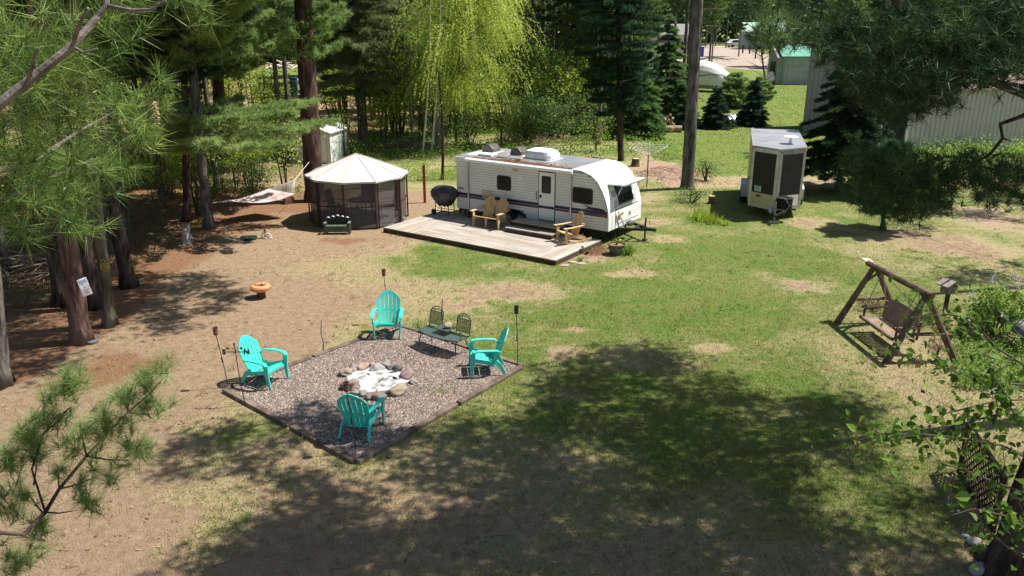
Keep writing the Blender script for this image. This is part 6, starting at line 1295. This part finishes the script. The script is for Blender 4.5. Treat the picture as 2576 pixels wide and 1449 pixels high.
# lower bough
PAR = None; b_ = MB(); G = Leaf()
limb([NO + Vector((0, 0, 4.5)), W(-120, 1440, 4.3), W(0, 1340, 4.5), W(114, 1289, 4.8) if False else W(60, 1345, 4.6), W(114, 1289, 4.8), W(149, 1230, 4.9), W(218, 1147, 5.0), W(267, 1092, 5.1), W(322, 1037, 5.2), W(373, 994, 5.2), W(408, 955, 5.2)], .02, .004)
for a, c in (((218, 1147), (325, 1158)), ((218, 1147), (205, 1090)), ((114, 1289), (185, 1285)), ((322, 1037), (390, 1040)), ((267, 1092), (262, 1040)), ((149, 1230), (145, 1180)), ((108, 1290), (70, 1240)), ((85, 1220), (95, 1150)), ((110, 1090), (170, 1030)), ((149, 1230), (240, 1200)), ((322, 1037), (322, 985)), ((60, 1345), (105, 1300))): limb([W(*a, 4.9), W((a[0] + c[0]) / 2, (a[1] + c[1]) / 2 + 4, 4.9), W(*c, 4.9)], .007, .003)
limb([W(114, 1289, 4.8), W(80, 1180, 4.8), W(110, 1090, 4.9), W(140, 1050, 4.9), W(178, 1025, 4.9)], .008, .003)
cl = []
for zx, zy in ((465, 180), (450, 290), (470, 240), (330, 320), (290, 430), (400, 480), (230, 480), (200, 560), (230, 640), (230, 700), (120, 560), (180, 930), (50, 750), (90, 800), (270, 1110), (240, 1180), (20, 950), (60, 1000), (190, 1340), (140, 1400), (540, 520), (420, 600), (450, 650), (690, 440), (680, 500), (820, 310), (830, 480), (800, 340), (940, 240), (970, 210), (1040, 150), (1000, 390), (960, 380), (830, 670), (900, 650), (790, 700), (590, 750), (680, 820), (540, 930), (560, 1000), (510, 880), (380, 800), (60, 1080), (100, 1400), (20, 1300), (640, 560), (160, 640), (30, 700)):
    cl.append((zx / 2.5483, (zy / 2.1367 + 1050) / 1.1925, 4.9, 5, .035, .72))
near_tufts(cl, 50, .145, .0034, .6, dirb=(.1, -.05, .62))
b_.build('lower_limb', bk_dark, npn); G.build('lower_crown', foliage('dull pine needles', (.05, .11, .025), (.14, .24, .06), (.30, .40, .14), .3, .5), npn)

# ---------------------------------------------------------------- big pine close on the right
RO = Vector((7.15, 9.7, 0)); rp = thing('pine_tree', 'big dark pine at the right edge with boughs reaching over the barn', 'tree', RO)
trunk(rp, bk_dark, 17, .40, .18, (1.6, 0), 0, 1.5, 14); b_ = MB(); G = Leaf()
dk_pine = foliage('shaded pine needles', (.012, .035, .012), (.045, .10, .032), (.13, .22, .07), .3)
def rl(pts, r0, r1): limb(pts, r0 * .6, r1 * .6, RO, (rp, bk_dark))
TRT = RO + Vector((.8, 0, 0))
rl([TRT + Vector((0, 0, 7.6)), W(2600, 250, 9.5), W(2450, 190, 9.3), W(2280, 150, 9), W(2100, 120, 8.6), W(1950, 100, 8.2)], .09, .012)
rl([TRT + Vector((0, 0, 7.2)), W(2640, 230, 10), W(2480, 200, 9.8), W(2330, 230, 9.6), W(2200, 270, 9.4)], .07, .012)
rl([TRT + Vector((.1, 0, 6.2)), W(2620, 270, 9.2), W(2572, 292, 9.2), W(2516, 312, 9.2), W(2523, 348, 9.2), W(2492, 386, 9.2), W(2452, 412, 9.3), W(2400, 440, 9.3), W(2320, 470, 9.3), W(2230, 500, 9.3)], .05, .012)
rl([W(2523, 348, 9.2), W(2545, 356, 9.2)], .02, .008)
C_ = []
def mass(x0, x1, y0, y1, n, Y0, Y1, s=.1, t=.4, cond=None):
    k = 0
    while k < n:
        x, y = rng.uniform(x0, x1), rng.uniform(y0, y1)
        if cond and not cond(x, y): continue
        C_.append((x, y, rng.uniform(Y0, Y1), 1, s, t + .1 * rng.normal())); k += 1
up = lambda x, y: y > 85 - (x - 1900) * .12 + 14 * math.sin(x / 31) and y < (100 + (x - 1900) * .1 if x < 2050 else 118 + (x - 2050) * 1.1) + 14 * math.sin(x / 13) and not (x > 2290 and y > 250 + 30 * math.sin(x / 17) and x < 2380 and False)
mass(1905, 2600, -10, 350, 1400, 8.2, 11.5, .07, .16, lambda x, y: up(x, y) and y < (285 if x < 2330 else 285 - (x - 2330) * .75 if x < 2420 else 212) + 12 * math.sin(x / 17))
mass(2150, 2400, 190, 310, 260, 9, 11, .08, .25, lambda x, y: y < 285 + 30 * math.sin(x / 27) - abs(x - 2300) * .3)
mass(1905, 2000, 60, 100, 40, 8, 8.6, .05, .75); mass(2180, 2420, 55, 110, 80, 8.4, 9.4, .06, .7); mass(2380, 2600, 5, 60, 80, 9, 10, .06, .65)  # brighter tint along the top edge paints sunlit tips
near_tufts(C_, 28, .15, .008, .85, O=RO, dirb=(-.3, -.1, .35)); C_.clear()
mass(2125, 2600, 385, 560, 680, 9.0, 10.2, .07, .38, lambda x, y: y > 398 + 10 * math.sin(x / 14) + max(0, x - 2330) * .05 and y < 470 + 80 * math.sin(min(math.pi, max(0, (x - 2115) / 320) * math.pi)) + (30 if x > 2440 else 0) + 10 * math.sin(x / 9) and not (2230 < x < 2290 and 450 < y < 480))
mass(2130, 2300, 388, 420, 40, 9, 9.6, .05, .65)  # lighter tint paints sun on the upper edge of the low boughs
near_tufts(C_, 28, .15, .008, .85, O=RO, dirb=(-.3, -.1, .35))
G.build('crown', dk_pine, rp)
# ironwood sapling with toothed leaves, lower right
BO = Vector((3.6, 4.6, 0)); bw = thing('broadleaf_tree', 'leafy sapling whose branches hang in at the lower right', 'tree', BO); b_ = MB(); G = Leaf()
b_.tube([(0, 0, 0), (.05, .05, 3), (.15, .1, 5.6)], [.06, .045, .02], 8)
sapb = mat('dark sapling bark', (.05, .04, .03), (.11, .09, .07), 8, .8)
def bl(pts, r0=.012, r1=.003): limb(pts, r0, r1, BO, (bw, sapb))
br_ = [([(2640, 1010, 4.4), (2576, 968, 4.4), (2470, 960, 4.4), (2380, 925, 4.4), (2300, 900, 4.4), (2230, 880, 4.4)], 34), ([(2640, 960, 4.5), (2500, 870, 4.5), (2440, 800, 4.5), (2380, 790, 4.6), (2290, 800, 4.6)], 46), ([(2640, 1000, 4.3), (2500, 1010, 4.3), (2380, 1040, 4.3), (2330, 1075, 4.3)], 12),
       ([(2640, 1180, 4.0), (2520, 1120, 4.0), (2400, 1100, 4.0), (2290, 1090, 4.0), (2190, 1100, 4.0), (2150, 1110, 4.0)], 60), ([(2640, 1160, 4.1), (2560, 1060, 4.1), (2520, 980, 4.1), (2490, 930, 4.1)], 46), ([(2640, 1260, 3.9), (2520, 1220, 3.9), (2420, 1180, 3.9), (2340, 1160, 3.9)], 34), ([(2640, 1350, 3.8), (2540, 1300, 3.8), (2450, 1280, 3.8), (2380, 1300, 3.8)], 34),
       ([(2640, 1060, 4.1), (2520, 1040, 4.1), (2440, 1060, 4.1), (2350, 1085, 4.1), (2260, 1105, 4.1)], 46), ([(2640, 900, 4.6), (2560, 840, 4.6), (2510, 780, 4.6), (2480, 740, 4.6)], 16), ([(2640, 1420, 3.8), (2540, 1380, 3.8), (2480, 1330, 3.8)], 14)]
for pts, n_ in br_:
    P = [W(x, y, Y_) for x, y, Y_ in pts]; bl([BO + Vector((.1, .05, 4.6))] + P, .009, .002)
    for k in range(int(n_ * .8)):
        t = random.random() ** .8 * (len(P) - 1) * .99; i = int(t); q = P[i].lerp(P[i + 1], t - i); o2 = Vector((random.gauss(0, .11), random.gauss(0, .14), random.gauss(-.03, .08))); G.leaf6([tuple(q + o2 - BO), tuple(q - o2 * .8 - BO), tuple(q + o2 * .4 - BO)], .047, random.uniform(.15, .75), .14)
        if k % 3 == 0: b_.tube([q - BO, q + o2 - BO], [.003, .0015], 4)
b_.build('trunk', sapb, bw); G.build('crown', foliage('sapling leaves', (.018, .05, .008), (.07, .145, .02), (.19, .31, .05), .45, .45), bw)
for px, py in ((2307, 905), (2152, 1112), (2185, 1108)):
    for k in range(3): b_ = MB(); p = W(px + 5 * k, py, 4.3) - BO; b_.tube([p, p - Vector((0, 0, .05))], [.006, .004], 5); b_.build('catkin', mat('brown catkins', (.2, .13, .06), (.3, .2, .1), 20, .8), bw)

# ---------------------------------------------------------------- crowns above the picture that shade the front lawn
def shade_tree(label, base, spots, m, h=12.5, r0=.22, seed=0, lean=(0, 0), size=.2, n=230):
    """spots: places on the lawn (px) and radius whose sunlight this tree's boughs block; the foliage hangs on real limbs from the trunk"""
    o_ = thing('pine_tree', label, 'tree', base) if isinstance(label, str) else label; O = Vector(base)
    if isinstance(label, str): trunk(o_, bk_dark, h, r0, .1, lean)
    G_ = Leaf(); b2 = MB(); r_ = random.Random(seed); nodes = [Vector((lean[0] * .7, lean[1] * .7, 9.2))]; spots = sorted(spots, key=lambda q: (V(q[0], q[1]) + SD * (10 / SD.z) - O).xy.length)
    for px, py, rad in spots:
        g0 = V(px, py); z = max(8.9 + r_.uniform(0, 2.8), 8.0 + .02 * g0.y); c = g0 + SD * (z / SD.z) - O
        near = min(nodes, key=lambda q: (q - c).length + .02 * q.z); b2.tube([near, (near + c) / 2 + Vector((0, 0, .12)), c], [.022, .016, .01], 4); nodes.append(c)
        k = int(n * rad * rad); C2 = np.array([tuple(c)] * k) + rng.normal(size=(k, 3)) * [rad * .45, rad * .45, .28]; C2[:, 2] = np.maximum(C2[:, 2], 8.25)
        G_.tufts(C2, rng.normal(size=(k, 3)) * .3 + [0, 0, .4], 9, size, .034, .9, .5)
    G_.build('crown' if isinstance(label, str) else 'shade_crown', m, o_); b2.build('limbs', bk_dark, o_)
random.seed(12)
sp = []
def fill(poly, step, rad, jit=.35, drop=.0, seed=1):
    P = [tuple(V(*q).xy) for q in poly]; r_ = random.Random(seed); x0, x1 = min(p[0] for p in P), max(p[0] for p in P); y0, y1 = min(p[1] for p in P), max(p[1] for p in P); o = []
    y = y0
    while y < y1:
        x = x0
        while x < x1:
            X_, Y_ = x + r_.uniform(-jit, jit) * step, y + r_.uniform(-jit, jit) * step
            ins = False
            for (xa, ya), (xb, yb) in zip(P, P[1:] + P[:1]):
                if (ya > Y_) != (yb > Y_) and X_ < (xb - xa) * (Y_ - ya) / (yb - ya) + xa: ins = not ins
            if ins and r_.random() > drop:
                zc = Y_ * SN - CH * -CS * -1 if False else Y_ * CS + CH * SN; yc = Y_ * SN - CH * CS
                o.append((1288 + F * X_ / zc, 724.5 - F * yc / zc, rad * r_.uniform(.7, 1.25)))
            x += step
        y += step
    return o
A1 = fill([(1340, 950), (1420, 905), (1560, 870), (1690, 900), (1740, 960), (1840, 950), (1960, 990), (2080, 1010), (2200, 1030), (2150, 1130), (2230, 1180), (2080, 1230), (1900, 1180), (1700, 1120), (1560, 1090), (1430, 1090), (1330, 1040)], .8, .8, .35, .03)
shade_tree('tall pine standing off the right side whose crown shades the middle of the lawn', (11.6, 14.6, 0), A1, dk_pine, 14, seed=3)
A2 = fill([(640, 1000), (760, 1010), (900, 1060), (1060, 1060), (1180, 1030), (1200, 1090), (900, 1180)], .62, .5, .35, .12, 14) + fill([(1000, 1180), (1330, 1040), (1430, 1100), (1560, 1090), (1700, 1130), (1900, 1190), (2080, 1230), (2000, 1330), (2100, 1460), (500, 1460), (560, 1400), (780, 1330), (640, 1260), (780, 1230)], .72, .82, .4, .10, 2) + fill([(420, 1380), (800, 1320), (1500, 1340), (2200, 1330), (2300, 1560), (300, 1560)], .8, .78, .45, .27, 16)
A2 += fill([(480, 1080), (600, 1060), (760, 1130), (900, 1190), (800, 1240), (560, 1200), (400, 1190)], .7, .55, .4, .25, 3); A2 += fill([(860, 1000), (960, 1080), (1080, 1060), (1000, 1180), (800, 1120), (680, 1040)], .6, .42, .4, .2, 4); A2 += fill([(2230, 1250), (2500, 1180), (2560, 1460), (2150, 1460)], .8, .7, .4, .15, 5)
shade_tree(rp, (7.15, 9.7, 0), A2, dk_pine, seed=4, lean=(.8, 0))
A3 = fill([(330, 700), (480, 690), (600, 730), (560, 790), (420, 830), (330, 780)], .7, .6, .3, .1, 6) + fill([(-60, 600), (330, 590), (345, 720), (290, 810), (180, 850), (150, 900), (120, 945), (-60, 960)], .85, .8, .4, .12, 7)
shade_tree('pine crown above the left woods throwing the shadow on the bare ground', (-12.2, 21.0, 0), A3, pine_m, 13, seed=5)
A4 = fill([(2330, 650), (2576, 640), (2600, 760), (2400, 720)], .9, .6, .4, .3, 8) + fill([(2060, 560), (2300, 560), (2600, 590), (2400, 610), (2150, 590)], 1.0, .6, .4, .3, 9) + fill([(2350, 480), (2600, 480), (2600, 560), (2350, 540)], 1.2, .8, .4, .25, 10)
shade_tree('tall pine beyond the right edge shading the bare ground by the barn', (19.5, 23.5, 0), A4, dk_pine, 14, seed=6)

# ---------------------------------------------------------------- woods behind: copies of a few trees, each its own object
def proto_pine(nm, m, bkm, z0, h, r, seed, tn, k=11, L=.22, wd=.04, cat='tree', prof=round_prof, tint=.62, whorl=.75, **kw):
    o_ = thing(nm, 'x', cat, (0, 0, 0)); trunk(o_, bkm, h, .16, .07, n=8, st=(z0 * .4, z0, 9, 1.1, seed) if z0 > 3 else None)
    conifer(o_, z0, h, r, prof, whorl, 6, int(tn * 1.8), m, k, L, wd, H=h, seed=seed, tint=tint, **kw); return o_
PR = [proto_pine('pine_tree', pine_m, bk_grey, 8.0, 17, 2.2, 101, 34), proto_pine('pine_tree', pine_b, bk_grey, 6.0, 16, 2.6, 102, 44), proto_pine('pine_tree', pine_m, bk_dark, 3.0, 13, 3.0, 103, 56), proto_pine('spruce_tree', spruce_m, bk_dark, .4, 10, 2.6, 104, 70, prof=cone_prof, whorl=.45, droop=.25, rise=0, flat=.5, tint=.6)]
BR = [broad('broadleaf_tree', 'x', 0, 0, 7, 2.3, leafg, 2200, .17, wood_b, .08, seed=201, loc=(0, 0, 0)), broad('broadleaf_tree', 'x', 0, 0, 4, 1.8, leafy, 1500, .14, wood_b, .05, seed=202, loc=(0, 0, 0), stems=3), broad('shrub', 'x', 0, 0, 2, 1.2, leafd, 1000, .10, wood_b, .03, seed=203, loc=(0, 0, 0), stems=5, z0=.05, cat='shrub')]
used = set()
def where(x, y):
    px = 1288 + F * x / (y * CS + CH * SN)
    for lim, t in ((200, 'at the far left edge'), (430, 'left of the hammock trunk'), (640, 'behind the hammock'), (800, 'round the big straight trunk'), (960, 'behind the white shed'), (1100, 'left of the weeping tree'), (1300, 'behind the weeping tree'), (1420, 'behind the trailer rear'), (1560, 'behind the trailer front'), (1720, 'left of the tall bare trunk'), (1900, 'above the small spruces'), (2060, 'by the green roofed buildings'), (2300, 'above the dark spruce'), (9999, 'above the metal barn')):
        if px < lim: break
    return t + (', close by' if y < 40 else ', in the front rows' if y < 58 else ', in the middle rows' if y < 82 else ', far back')
def put(pr, x, y, s, label, group):
    s = s
    label = label.split(' in the ')[0].split(' of the ')[0].split(' at the ')[0] + ' ' + where(x, y); group = label if False else group
    rz = random.uniform(0, 6.28)
    if id(pr) not in used:
        used.add(id(pr)); pr.location = (x, y, 0); pr.rotation_euler.z = rz; pr.scale = (s,) * 3; pr['label'] = label; pr['group'] = group; return pr
    o_ = copy_tree(pr, label=label, loc=(x, y, 0), rz=rz, scale=s); o_['group'] = group; return o_
def clear(x, y):
    zc = y * CS + CH * SN; px = 1288 + F * x / zc
    if 625 < px < 775 and 62 < y < 140: return False           # far lawn on the left
    if px > 1590 and y < 58: return False                       # open lawn
    if 1615 < px < 2060 and y < 250: return False                # gravel road and yard
    if px > 1930 and y < 130: return False
    if px > 2000 and y < 100: return False
    if 1295 < px < 1400 and y < 55: return False
    return True
random.seed(21); cnt = 0
LB = {0: 'bare grey trunked pine in the dense wood behind the camp site', 1: 'blue green pine in the dense wood behind the camp site', 2: 'bushy pine with low boughs in the wood behind the camp site', 3: 'dark spruce in the wood behind the camp site'}
# trunks one can tell apart, by their place in the picture
for px, y, k, s in ((1318, 62, 0, 1.1), (1340, 75, 0, 1.0), (1422, 66, 0, 1.05), (1494, 60, 0, 1.2), (1508, 64, 0, 1.15), (1536, 80, 0, 1), (1290, 80, 0, 1), (1390, 85, 0, 1), (1460, 88, 0, 1), (1610, 84, 0, 1), (1650, 96, 0, 1), (1690, 92, 0, 1), (1715, 75, 0, 1.1), (1560, 95, 0, 1), (1725, 82, 0, 1.0), (1780, 92, 0, .8)):
    put(PR[k], (px - 1288) / F * (y * CS + CH * SN), y, s, LB[k], 'grey trunked pines in the wood'); cnt += 1
for row, (y0, y1, n_) in enumerate(((44, 58, 20), (58, 75, 26), (75, 100, 38), (100, 135, 48))):
    k = 0
    while k < n_:
        y = random.uniform(y0, y1); x = random.uniform(-.72, .70) * y
        if not clear(x, y): k += .25; continue
        px = 1288 + F * x / (y * CS + CH * SN)
        if y < 60 and 880 < px < 1500: k += .25; continue
        if px < 1300: q = random.choice([0, 1, 2, 2, 3] if row else [0, 2, 1, 0])
        else: q = random.choice([0, 0, 1, 3, 2])
        if q >= 2 and y < 52: q = 0
        put(PR[q], x, y, random.uniform(.8, 1.2), LB[q], ['grey trunked pines in the wood', 'blue green pines in the wood', 'bushy pines in the wood', 'dark spruces in the wood'][q]); k += 1
for k in range(120):
    y = random.uniform(46, 95); x = random.uniform(-.7, .42) * y
    if clear(x, y) and not (x > .02 * y and y < 55): q = random.choice([0, 1, 1]); put(BR[q], x, y, random.uniform(.7, 1.2), ['leafy green tree in the understorey of the wood', 'yellow green young tree in the understorey of the wood'][q], ['green understorey trees', 'yellow green understorey trees'][q])
# left woods, nearer
for x, y, q, s in ((-15.5, 24, 0, .95), (-17, 29, 0, 1), (-14.8, 34, 0, .9), (-19, 34, 1, 1), (-13.5, 37, 0, .85), (-17.5, 39, 2, 1), (-21, 27, 0, 1), (-16.5, 19.5, 0, .9), (-22, 40, 0, 1.1), (-12.6, 45, 1, .9), (-18, 45, 2, .9), (-24, 34, 2, 1.1), (-13.4, 26.5, 0, .7), (-14.5, 30, 0, .8), (-15.2, 21.3, 0, .7), (-26, 44, 2, 1.1), (-20.5, 22, 2, .9), (-18.5, 25.5, 2, .8)):
    put(PR[q], x, y, s, ('bare trunked shaded pine' if q < 2 else 'bushy shaded pine'), 'pines of the left wood')
for x, y, q, s in ((-14, 32.5, 1, .7), (-16, 27, 1, .6), (-18.5, 31, 1, .8), (-15, 38, 1, .8), (-20, 37, 0, .7), (-13, 41, 1, .7), (-11.8, 36.5, 2, .8), (-21, 30, 1, .8), (-17, 35, 2, .9), (-13.2, 34.6, 2, .6), (-16.8, 23, 2, .5)):
    put(BR[q], x, y, s, 'yellow green undergrowth bush in the left wood' if q == 1 else 'dark leafy bush in the left wood', 'bushes of the left wood')
for k in range(46):
    x, y = random.uniform(-24, -9.8), random.uniform(34, 48)
    if -12.6 < x < -8 and y > 41: continue
    put(BR[random.choice([1, 2, 2])], x, y, random.uniform(.5, 1.0), 'leafy green bush', 'bushes of the left wood')
for k in range(22):
    x, y = random.uniform(-8.6, -2.5), random.uniform(49, 60); put(BR[random.choice([0, 1, 2, 0])], x, y, random.uniform(.7, 1.1), 'bright leafy bush', 'bushes behind the gazebo')
for k in range(18):
    px = random.uniform(1300, 1540); y = random.uniform(50, 60); put(BR[2], (px - 1288) / F * (y * CS + CH * SN), y, random.uniform(.8, 1.5), 'dark leafy bush at the foot of the wood behind the trailer', 'bushes behind the trailer')
for px, y, s in ((1990, 128, 1.1), (2050, 124, 1.1), (2120, 118, 1.1), (2200, 115, 1.1), (2290, 115, 1.1), (2380, 110, 1.1), (2470, 110, 1.1), (2560, 110, 1.1), (2160, 140, 1.1), (2330, 140, 1.2), (2500, 140, 1.2)):
    put(PR[random.choice([1, 2, 3])], (px - 1288) / F * (y * CS + CH * SN), y, s, 'tall conifer behind the sheds on the right', 'conifers behind the sheds')
for px, y, s in ((1900, 150, .8), (1858, 158, .8), (1790, 135, .8), (1826, 200, 1), (1850, 215, 1), (1800, 210, 1), (1885, 220, 1), (1920, 215, 1), (1960, 210, 1), (1775, 205, 1), (1740, 190, 1)):
    put(PR[random.choice([0, 1, 0])], (px - 1288) / F * (y * CS + CH * SN), y, s, 'far pine beside the gravel road', 'far pines beside the road')
# small bare leaning tree by the shed
o_, ln = poly_tree('small bare branched tree left of the green roofed shed', 1928, 232, .1, 5, (1922, 180), bk_dark, 'bare_tree'); b_ = MB()
for k in range(14): z = 1.2 + .25 * k; a = k * 2.4; d = Vector((math.cos(a), math.sin(a) * .6, .5)); c = Vector((ln[0] * z / 5, 0, z)); b_.tube([c, c + d * 1.1, c + d * 1.9 + Vector((0, 0, -.1))], [.04, .025, .01], 4)
b_.build('branches', bk_dark, o_)
# far wood as one mass closing the view, undergrowth
G = Leaf(); n_ = 60000; y = rng.uniform(135, 175, n_); x = rng.uniform(-.75, .75, n_) * y; px = 1288 + F * x / (y * CS + CH * SN); kk = ~((px > 1620) & (px < 2060)); y = np.where(kk, y, y + 95); x = np.where(kk, x, (px - 1288) / F * (y * CS + CH * SN)); z = rng.random(n_) ** .9 * 17
cl_ = fbm(x, z * 2, .12, 44); kk = cl_ + rng.normal(size=n_) * .25 > -.55; x, y, z = x[kk], y[kk], z[kk]
G.leaves(np.stack([x, y, z], 1), 1.5, .35 + .25 * fbm(x, z, .2, 45), .1, .7, .2); tag(G.build('distant_wood', foliage('distant foliage', (.018, .042, .014), (.055, .105, .03), (.13, .20, .06), .3)), 'far off wood closing the view behind the camp site', 'wood', kind='stuff')
def under(name, label, n_, fn, size, m, h, t=.5):
    G = Leaf(); pts = []
    while len(pts) < n_:
        x, y = fn(); pts.append((x, y))
    p = np.array(pts); p = p[cover(p[:, 0], p[:, 1])[2] < .3]; nz = fbm(p[:, 0], p[:, 1], .8, 77); k = nz + .25 * rng.normal(size=len(p)) > -.15; p = p[k]; zz = rng.gamma(2, h / 2, len(p)); G.leaves(np.column_stack([p, zz]), size, t + .2 * nz[k], .12); return tag(G.build(name, m), label, 'undergrowth', kind='stuff')
def pxr(x0, x1, y0, y1):
    def f():
        p = V(random.uniform(x0, x1), random.uniform(y0, y1)); return p.x, p.y
    return f
under('undergrowth', 'low green undergrowth on the forest floor left of the gazebo', 15000, pxr(420, 770, 330, 500), .08, leafd, .12, .55)
under('undergrowth', 'bright green weeds between the gazebo and the trailer', 16000, pxr(860, 1170, 345, 455), .08, leafg, .14, .7)
under('undergrowth', 'green weeds along the foot of the metal barn', 5000, pxr(2270, 2600, 376, 398), .13, leafg, .30, .8)
under('undergrowth', 'dark undergrowth at the edge of the wood behind the lawn', 30000, lambda: (random.uniform(-9.5, 9.5), random.uniform(44, 62)), .12, leafg, .3, .5)
under('undergrowth', 'dark low plants on the shaded floor of the left wood', 16000, lambda: (random.uniform(-24, -11.5), random.uniform(20, 36)), .07, leafd, .08, .5)
G = Leaf(); n_ = 60000; y = rng.uniform(36, 95, n_); x = rng.uniform(-5, 40, n_); px = 1288 + F * x / (y * CS + CH * SN); g_, l_, c_ = cover(x, y); k = (px > 1560) & (rng.random(n_) < g_ * .9) & (px < 2300) ; C = np.stack([x[k], y[k], 0 * x[k]], 1)
G.tufts(C, np.tile((0, 0, 1.), (len(C), 1)), 2, .10, .03, .7, .55 + .3 * fbm(x[k], y[k], .5, 12), .1); tag(G.build('back_lawn_grass', gmt), 'sunlit green grass of the back lawn between the spruces and the cargo trailer', 'grass', kind='stuff')
# fallen cones and leaves on the bare ground
b_ = MB(); r_ = random.Random(9)
for k in range(900):
    p = V(r_.uniform(0, 2400), r_.uniform(600, 1440)); a = r_.uniform(0, 3.1); d = Vector((math.cos(a), math.sin(a), 0)) * r_.uniform(.03, .13); b_.tube([p - d + Vector((0, 0, .012)), p + d + Vector((0, 0, .018))], .004, 3)
for k in range(900):
    p = V(r_.uniform(60, 2500), r_.uniform(560, 1440)); s_ = r_.uniform(.012, .03); b_.box((p.x, p.y, .012), (s_ * 2, s_, s_ * .7), (0, 0, r_.uniform(0, 3)))
tag(b_.build('ground_litter', mat('brown litter', (.09, .05, .03), (.42, .30, .2), 1.7, .9)), 'scattered cones, chips and dead leaves over the yard', 'litter', kind='stuff')
